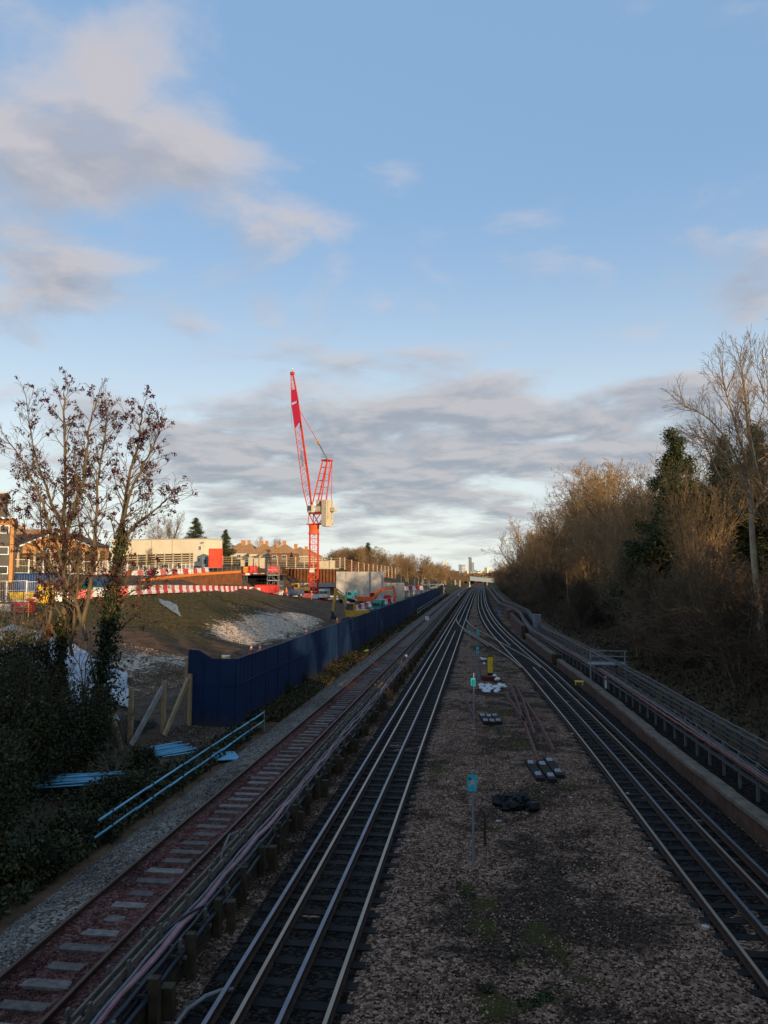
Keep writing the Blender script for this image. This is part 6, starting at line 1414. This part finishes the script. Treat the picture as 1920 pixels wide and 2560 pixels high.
# ------------------------------------------------------------------ far bridge and skyline
YB_=450; zb=zc(YB_)
t=empty('footbridge',(-6,YB_,zb),0,'distant footbridge crossing the tracks, brown at the left and pale at the right','bridge')
M_brown=mat('brown_girder',(.16,.10,.06),.8); M_pale=mat('pale_girder',(.30,.36,.40),.6)
aL=P(1126,1440,YB_+6); aM=P(1174,1441,YB_); aR=P(1262,1449,YB_-5)
for (a,b,mm,nm) in ((aL,aM,M_brown,'approach_span'),(aM,aR,M_pale,'main_span')):
    for dy in (-1.6,1.6):
        m=WB(t); m.bar((a.x,a.y+dy,a.z-1.1),(b.x,b.y+dy,b.z-1.1),.18,2.1); 
        n=8
        for q in range(n+1): f=q/n; p=a.lerp(b,f); m.box((p.x,p.y+dy-.12,p.z-1.1),(.22,.12,2.0))
        m.bar((a.x,a.y+dy,a.z),(b.x,b.y+dy,b.z),.5,.22); m.bar((a.x,a.y+dy,a.z-2.2),(b.x,b.y+dy,b.z-2.2),.5,.22); m.build(nm,mm,t)
m=WB(t); m.bar((aL.x,aL.y,aL.z-2.1),(aM.x,aM.y,aM.z-2.1),3.1,.2); m.bar((aM.x,aM.y,aM.z-2.1),(aR.x,aR.y,aR.z-2.1),3.1,.2); m.build('deck',M_concd,t)
for px in (1138,1150,1174): p=P(px,1450,YB_); m=WB(t); m.bar((p.x,YB_,zb-1.5),(p.x,YB_,p.z),.5,.5); m.build('pillar',M_conc,t)
def tower(px0,px1,pyt,Y,label,mm,top=None,zb=-15,name='tower_block',lean=0.,bands=0,m2=None,rz=.2):
    a=P(px0,pyt,Y); b=P(px1,pyt,Y); w=b.x-a.x; H=a.z-zb; t=empty(name,((a.x+b.x)/2,Y,zb),rz,label,'tower'); m=MB()
    m.prism([(-w/2,0),(w/2,0),(w/2,H*.97),(w/2-w*.25,H),(-w/2+w*.12,H),(-w/2+lean*w,H*.9)],'y',-w/2,w/2); m.build('shaft',mm,t)
    if m2: m=MB(); m.prism([(-w/2-.02*w,0),(-w/2+.25*w,0),(-w/2+.15*w+lean*w*.9,H*.9),(-w/2-.02*w+lean*w,H*.9)],'y',-w/2-1,w/2+1); m.build('painted_sun_flank',m2,t)  # golden light along one flank, put in as a cream strip
    if bands:
        m=MB()
        for q in range(1,bands): m.box((0,0,H*q/bands),(w*1.02,w*1.02,H/bands*.28))
        m.build('floor_bands',M_white,t)
    return t
M_tg=mat('blue_grey_cladding',(.15,.19,.24),.5,0,.08,.02); M_tg2=mat('teal_grey_cladding',(.13,.18,.22),.5,0,.08,.02); M_tw=mat('cream_cladding_and_sunlight',(.62,.52,.40),.7); M_tb=mat('brown_cladding_and_shade',(.20,.14,.11),.8)
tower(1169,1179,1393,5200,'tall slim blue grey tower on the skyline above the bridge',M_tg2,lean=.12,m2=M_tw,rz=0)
tower(1178,1184.5,1406,5100,'shorter blue grey tower right of the tallest one on the skyline',M_tg)
tower(1153,1163,1412,5600,'low rounded grey tower left of the tall one on the skyline',M_tg,bands=6)
tower(1147,1152,1411,5900,'thin grey towers at the left end of the skyline',M_tg)
tower(1215,1227,1419,2600,'cream block of flats on the skyline at the right',M_tw,bands=9,rz=.3)
tower(1211,1214.5,1419,2650,'brown slab put in as the shaded left face of the cream flats',M_tb,bands=9)  # shade on the flats' left face, put in as a brown slab
tower(1113,1117,1399,2400,'slender pale tower rising above the left golden trees',M_tw,bands=0)
rn=random.Random(2)
for i in range(22):
    px=rn.uniform(1165,1245); w=rn.uniform(2,6); tower(px,px+w,rn.uniform(1424.5,1429.5),rn.uniform(2200,3800),'low distant building at the foot of the skyline',rn.choice((M_tg,M_tw,M_tb,M_wall2)),bands=4,rz=rn.uniform(-.4,.4))['group']='low buildings at the foot of the skyline'
# distant wooded ground
def wood_mass(px0,px1,Y,h,seed,label):
    rg=np.random.default_rng(seed); n=9000; a=P(px0,1430,Y).x; b=P(px1,1430,Y).x; x=rg.uniform(a,b,n); y=Y+rg.uniform(-60,60,n); hh=h*(.6+.5*(vnoise(x,y,(b-a)/9,seed)+.5)); z=ground(x,y)+hh*rg.uniform(0,1,n)**.6
    o=leafcloud(np.c_[x,y,z],h*.22,M_twig,'distant_wood',seed=seed,kind='stuff'); tag(o,label,'wood')
wood_mass(1020,1330,1300,13,1,'distant wood beyond the bridge'); wood_mass(980,1400,1900,15,2,'farther distant wood beyond the bridge'); wood_mass(1100,1300,1000,11,3,'golden wood just beyond the bridge')
# ------------------------------------------------------------------ things on the central stones
def sign(px,pyb,py0,py1,w,h,label,txt,size,rot,col,tilt=0.,head=.18,rzz=0.,extra=None):
    g=G(px,pyb,-.19); t=empty('marker_sign',(g.x,g.y,-.19),rzz,label,'sign'); ztop=P(px,py0,g.y).z+.19; zbot=P(px,py1,g.y).z+.19
    m=MB(); m.tube([(0,0,-.2),(0,0,ztop+head)],.032,8); m.box((0,0,.02),(.16,.16,.1)); m.build('pole',M_galv,t,smooth=False)
    pl=MB(); pl.box((0,0,0),(w,.012,ztop-zbot)); pl=pl.build('plate',M_cyan,t); pl.location=(-.02,-.045,(ztop+zbot)/2); pl.rotation_euler=(0,tilt,0)
    if txt: text_mesh(txt,size,col,pl,(.0,-.009,0),(R(90),rot,0))
    if extra: text_mesh(extra[0],extra[1],M_black,pl,extra[2],(R(90),extra[3],0))
    return t
M_salm=mat('salmon_lettering',(.75,.32,.25),.6)
sign(1184,2174,1937,1976,.235,.4,'nearest cyan marker plate with a salmon letter on a grey pole','A',.22,R(0),M_salm,.03,.10,.15,('JP',.09,(-.06,-.009,.11),R(-90)))
sign(1185,1825,1695,1715,.215,.4,'cyan marker plate with upright black figures by the white bags','253',.15,R(90),M_black,0,.22)
sign(1195,1700,1618,1633,.18,.3,'third cyan marker plate beyond the yellow cabinet','8',.2,0,M_black,0,.03)
sign(1196,1620,1575,1587,.20,.3,'fourth cyan marker plate near the crossover','',.1,0,M_black,0,.03)
sign(1175,1600,1575,1584,.17,.3,'farthest small teal marker plate left of the fourth one','',.1,0,M_black,0,.0)
g=P(1071,1590,88); g=Vector((-6.3,88,.3)); t=empty('marker_sign',g,0,'small white square sign with a red slash by the siding','sign'); m=MB(); m.bar((0,0,0),(0,0,1.5),.06); m.build('post',M_galv,t); pl=MB(); pl.box((0,-.05,1.35),(.42,.02,.42)); pl=pl.build('plate',M_white,t); m=MB(); m.bar((-.16,-.065,1.2),(.16,-.065,1.5),.02,.07); m.build('slash',M_red,pl)
# yellow cabinet
g=G(1226,1690,-.19); t=empty('yellow_cabinet',g,.1,'worn yellow trackside cabinet with a mossy top behind the white bags','cabinet')
h=P(1226,1638,g.y).z+.19
m=MB(); m.box((0,0,.1),(.4,.34,.25)); m.build('base',M_black,t); m=MB(); m.box((0,0,h/2+.06),(.32,.26,h-.3)); m.box((0,-.14,h*.66),(.26,.02,.03)); m.box((0,-.14,h*.4),(.26,.02,.03)); b_=m.build('body',M_yelb,t); m=MB(); m.box((.09,-.15,h*.53),(.04,.03,.08)); m.build('handle',M_dark,b_); m=MB(); m.box((0,0,h-.04),(.36,.3,.12)); m.build('mossy_top',mat('moss',(.09,.09,.02),.9),t)
g=G(1198,1699,-.19); t=empty('grey_pillar',g,0,'grey upright metal pillar left of the yellow cabinet','pillar'); m=MB(); m.tube([(0,0,0),(0,0,.72)],.11,10); m.build('body',M_galv,t); m=MB(); m.tube([(0,0,.72),(0,0,.76)],.13,10); m.build('cap',M_dark,t)
# white bags
def bag(px,py,s,label,m_=M_bag,zz_=0.,group='white bags by the marker plates'):
    g=G(px,py,-.17); m=MB(); r_=random.Random(int(px*7+py)); m.ball((0,0,.06*s),.17*s,(1.15,.85,.55),10,.16); m.ball((.06,.03,.10*s),.10*s,(1,.9,.7),8,.25); m.ball((-.05,.0,.14*s),.05*s,(1,1,1.3),6,.3)
    m.build('sack',m_,None,label,'bag',group,smooth=False,loc=(g.x,g.y,-.18+zz_)).rotation_euler=(r_.uniform(-.3,.3),r_.uniform(-.3,.3),r_.uniform(0,6))
rb=random.Random(6)
for i in range(30):
    px=rb.uniform(1199,1250); py=rb.uniform(1716,1733); s=rb.uniform(.75,1.1); bag(px,py,s,'white plastic bag of rubble in the heap below the yellow cabinet',zz_=rb.choice((0,0,.09)))
bag(1258,1719,1.35,'largest white bag at the right end of the heap'); bag(1237,1702,1.,'white bag lying on the dark red trough',zz_=.28); bag(1244,1708,1.1,'white bag leaning in front of the dark red trough',zz_=.2)
for px,py in ((1203,1647),(1208,1650),(1213,1649),(1210,1660)): bag(px,py,.8,'small white bag in the group left of the yellow cabinet')
g=G(1229,1704,-.19); t=empty('red_trough',g,.05,'dark red steel trough behind the heap of white bags','trough'); m=MB(); m.box((0,-.2,.14),(1.2,.04,.28)); m.box((0,.2,.14),(1.2,.04,.28)); m.box((-.6,0,.14),(.04,.4,.28)); m.box((.6,0,.14),(.04,.4,.28)); m.box((0,0,.03),(1.2,.4,.04)); m.build('trough',mat('oxide_red',(.12,.012,.012),.8),t)
# spare sleepers with white chairs
def spare(px,py,rz,L,label,group,wid=.26):
    g=G(px,py,-.15); t=empty('spare_sleeper',(g.x,g.y,-.17),rz,label,'sleeper',group); m=MB(); m.box((0,0,.09),(wid,L,.18)); m.build('beam',M_slpw,t)
    for s in (-1,1): m=MB(); m.box((0,s*L*.31,.20),(.2,.3,.035)); m.box((-.05,s*L*.31,.235),(.05,.16,.05)); m.box((.05,s*L*.31,.235),(.05,.16,.05)); m.build('chair_plate',mat('pale_chair_plate',(.36,.36,.38),.7),t)
for i,(px,py) in enumerate(((1210,1803),(1226,1804),(1241,1803))): spare(px,py,.12,2.0,'black spare sleeper with pale plates in the row of three near the second marker plate','three spare sleepers near the second marker plate')
for i,(px,py) in enumerate(((1336,1932),(1366,1935),(1384,1925))): spare(px,py,.10,2.6,'black spare sleeper with pale plates at the near end of the scrap rails','three spare sleepers at the end of the scrap rails',.3)
def scrap(pts,label,h=.1,nm='scrap_rail'):
    q=[G(a,b,-.12) for a,b in pts]; t=empty(nm,q[0],0,label,'rail'); m=WB(t); prf=[(-.045,.16),(-.045,.11),(-.015,.10),(-.015,.02),(-.08,0),(.08,0),(.015,.02),(.015,.10),(.045,.11),(.045,.16)]
    pa=[]
    for i,p in enumerate(q): d=(q[min(i+1,len(q)-1)]-q[max(i-1,0)]).normalized(); pa.append((p,Vector((d.y,-d.x,0))))
    m.sweep(prf,pa); m.build('rail_bar',M_scrap,t)
scrap([(1264,1735),(1311,1811),(1347,1911)],'leftmost rusty scrap rail between the running tracks'); scrap([(1276,1713),(1290,1750),(1310,1812)],'second rusty scrap rail from the left'); scrap([(1286,1712),(1309,1757),(1336,1842)],'third rusty scrap rail from the left'); scrap([(1309,1750),(1350,1815),(1386,1884)],'rightmost rusty scrap rail between the running tracks')
scrap([(1163,1752),(1178,1782),(1191,1804)],'short dark rail left of the three spare sleepers')
t=empty('rusty_ladder',G(1290,1770,-.15),0,'rusty ladder like point frame lying among the scrap rails','frame'); m=WB(t)
for k2 in range(9):
    a=G(1274+3.4*k2,1744+9*k2,-.1); b=G(1286+3.6*k2,1745+9*k2,-.1); m.bar(a,b,.06,.05)
for k2 in range(6):
    a=G(1329+4*k2,1800+10*k2,-.1); b=G(1340+4*k2,1800+10*k2,-.1); m.bar(a,b,.06,.05)
m.build('rungs',M_scrap,t)
# black heap, post, small bits
g=G(1292,2025,-.19); t=empty('bin_bag_heap',g,0,'heap of torn black bags beyond the nearest marker plate','rubbish heap')
for i in range(13):
    m=MB(); r_=random.Random(i+3); m.ball((r_.uniform(-.5,.5),r_.uniform(-.35,.35),r_.uniform(.08,.26)),r_.uniform(.16,.27),(1.2,1,.8),12,.33); m.build('black_bag',mat('bin_bag_film',(.004,.004,.005),.5,0,.2,9,spec=.25),t)
g=G(1213,2121,-.19); t=empty('dark_post',g,0,'short blackened steel post just right of the nearest marker pole','post'); m=MB(); m.box((0,0,.42),(.07,.05,.9)); m.build('post',M_railside,t); m=MB(); m.box((0,-.03,.03),(.16,.1,.05)); m.build('foot',M_scrap,t)
g=G(1448,1712,.35); t=empty('yellow_step',g,-.1,'small yellow step on the platform edge','step'); m=MB(); m.box((0,0,.2),(.5,.35,.05)); 
for a,b in ((-.2,-.12),(.2,-.12),(-.2,.12),(.2,.12)): m.box((a,b,.09),(.05,.05,.18))
m.build('step',M_yelb,t)
for px0,py0,px1,py1,lab in ((1265,1692,1345,1702,'black cable looping across to the right hand track, upper'),(1250,1700,1335,1704,'black cable looping across to the right hand track, lower'),(1190,1600,1200,1660,'black cable lying beside the marker poles')):
    a=G(px0,py0,-.15); b=G(px1,py1,-.15); m=MB(); pts=[a.lerp(b,k2/10)+Vector((.06*math.sin(k2*1.7),.25*math.sin(k2*.9),.02)) for k2 in range(11)]; m.tube(pts,.022,6); m.build('loose_cable',M_black,None,lab,'cable')
def tuft(px,py,s,m_,seed,lab,z=-.18):
    g=G(px,py,z); b=bush(seed,s,s,s*.35,350,m_,.03,'weed',6,None,lab,'weed','weeds among the central stones'); b.location=(g.x,g.y,z)
for i,(px,py,s) in enumerate(((1150,2210,.18),(1170,2250,.22),(1285,2400,.2),(1325,2520,.28),(1210,2480,.2),(1165,2340,.16),(1035,2410,.18),(1515,2330,.16),(1540,2300,.12),(1360,2500,.2),(1110,2180,.1),(1100,2260,.14))): tuft(px,py,s,M_bram if i%3 else mat('fresh_weed',(.025,.045,.010),.7,0,.3,5,rnd=.5,island=True),500+i,'small green weed among the central stones')
rb=random.Random(12)
for i,(px,py,s) in enumerate(((1022,2104,.07),(1570,1985,.07),(1627,2123,.08),(1470,2125,.06),(1765,2320,.09),(1246,2056,.10),(1300,1990,.06),(1428,1995,.06),(1265,1943,.09),(1450,1920,.06),(1010,2400,.06),(1060,2140,.05),(1430,1835,.07),(1350,1840,.06),(1210,1870,.05),(1315,2035,.05))):
    g=G(px,py,-.16); m=MB(); m.ball((0,0,.02),s,(1.1,.9,.6),6,.25); m.build('pale_stone',mat('pale_stone',(.42,.37,.32),.9),None,'pale stone or scrap of litter lying on the central stones','stone','pale stones on the central ballast',loc=(g.x,g.y,-.17))
# ------------------------------------------------------------------ right hand side furniture
t=empty('crossing_platform',(6.3,48,.35),0,'grey steel step over rail frame straddling the cable runs','platform frame'); 
for x in (6.35,8.35): 
    for y in (48,): m=WB(t); m.bar((x,y,.2),(x,y,2.3),.06); m.build('post',M_galv,t)
for z in (2.28,1.95,1.62): m=WB(t); m.bar((6.3,48,z),(8.5,48,z),.05,.06); m.build('rail',M_galv,t)
m=WB(t); m.bar((6.3,48.5,1.45),(8.5,48.5,1.45),1.0,.05); m.build('deck',M_galv,t)
p=P(1343,1568,84); t=empty('relay_cabinet',(p.x,p.y,gz(p.x,p.y)-.1),.1,'pale grey relay cabinet standing on the slope above the cable runs','cabinet'); m=MB(); h=P(1343,1538,84).z-t.location.z; m.box((0,0,h/2),(.75,.6,h)); m.box((0,0,h+.03),(.85,.7,.08)); b_=m.build('body',M_galv,t); m=MB(); m.box((.2,-.32,h*.55),(.04,.04,.15)); m.build('handle',M_dark,b_)
for px,py,Y,lab in ((1247,1505,135,'blue sheet caught at the far bend of the cable runs'),):
    p=P(px,py,Y); m=MB(); m.ball((0,0,.3),.5,(1.4,.8,.6),8,.35); m.build('blue_sheet',mat('blue_film',(.03,.14,.4),.5),None,lab,'sheet',loc=(p.x,p.y,gz(p.x,p.y)))
p=P(1108,1478,228); m=MB(); m.ball((0,0,1.),.55,(1.,.7,1.6),8,.3); m.ball((-.5,0,1.6),.3,(1.6,.6,.6),8,.3); m.build('white_bag',M_bag,None,'white plastic bag caught at the far end of the hoarding','bag',loc=(p.x,p.y,.1))
p=P(1504,1672,46); m=MB(); m.box((0,0,.45),(.12,.05,.7)); m.box((0,0,.82),(.08,.05,.06)); m.build('white_tag',M_white,None,'white tag hanging from the nearer cable run','tag',loc=(float(RUN1(46))-.1,46,.2))
p=P(1195,1462,300)
for y_,x_,s in ((300,.9,2.4),(330,1.2,2.4)):
    t=empty('signal_post',(x_+.7,y_,zc(y_)),0,'small yellow topped signal beside the far right hand track' if y_==300 else 'farther small signal beside the right hand track','signal'); m=MB(); m.bar((0,0,0),(0,0,s),.12); m.build('post',M_galv,t); m=MB(); m.box((0,-.1,s),(.6,.3,.9)); m.build('head',M_yelb if y_==300 else M_dark,t)
# marker discs and grey lamp on the rack
for y_ in (58,): t=empty('white_lamp',(-5.75,y_,.6),0,'small white fitting on top of the cable rack','lamp'); m=MB(); m.ball((0,0,.1),.12); m.build('body',M_white,t); m=MB(); m.bar((0,0,-.2),(0,0,.05),.05); m.build('stem',M_galv,t)
for px,py in ((1147,1470),(1158,1460),(1167,1455)): p=P(px,py,200+(1470-py)*12); t=empty('white_marker',(-6.2,p.y,zc(p.y)+.3),0,'small white marker beside the far part of the siding','marker','white markers by the siding'); m=MB(); m.box((0,0,.5),(.3,.1,.5)); m.bar((0,0,0),(0,0,.3),.08); m.build('plate',M_white,t)
# second line of old rail lying in the verge by the hoarding
a=Vector((-9.6,61,.1)); b=Vector((-9.9,92,.1)); t=empty('old_rail',a,0,'reddish old rail lying in the verge at the foot of the hoarding','rail'); m=WB(t); m.bar(a,b,.14,.12); m.bar(a+Vector((.35,3,0)),b+Vector((.4,-6,0)),.14,.12); m.build('rail_bar',M_rust,t)
p=Vector((-10.0,66.5,.12)); m=MB(); m.box((0,0,.05),(.35,.9,.08)); m.ball((0,.3,.1),.1,(1,1,.6),6,.3); m.build('yellow_scrap',mat('lime_plastic',(.55,.62,.03),.5),None,'bright lime plastic scrap in the verge','plastic scrap',loc=p)
# ------------------------------------------------------------------ behind the camera: the road bridge at the viewpoint, and an unseen building added to cast shade
t=empty('shade_building',(24,-16,6.5),0,'unseen brick building added behind the viewpoint to shade the foreground','building'); m=MB(); m.box((0,0,2.5),(16,12,9)); m.build('wall',M_brick,t); m=MB(); m.box((0,0,7.15),(17,13,.3)); m.build('roof',M_slate,t)
t=empty('road_bridge',(0,-4.5,6.),0,'brick road bridge behind the viewpoint','bridge'); m=MB(); m.box((0,0,-.4),(60,7,.8)); m.build('deck',M_concd,t); m=MB(); m.box((0,3.3,.35),(60,.3,.7)); m.box((0,-3.3,.6),(60,.3,1.2)); m.build('parapet',M_brick,t); m=MB(); m.box((-14.5,0,-3.6),(3,7,6)); m.box((13,0,-3.6),(3,7,6)); m.build('abutment',M_brick,t)
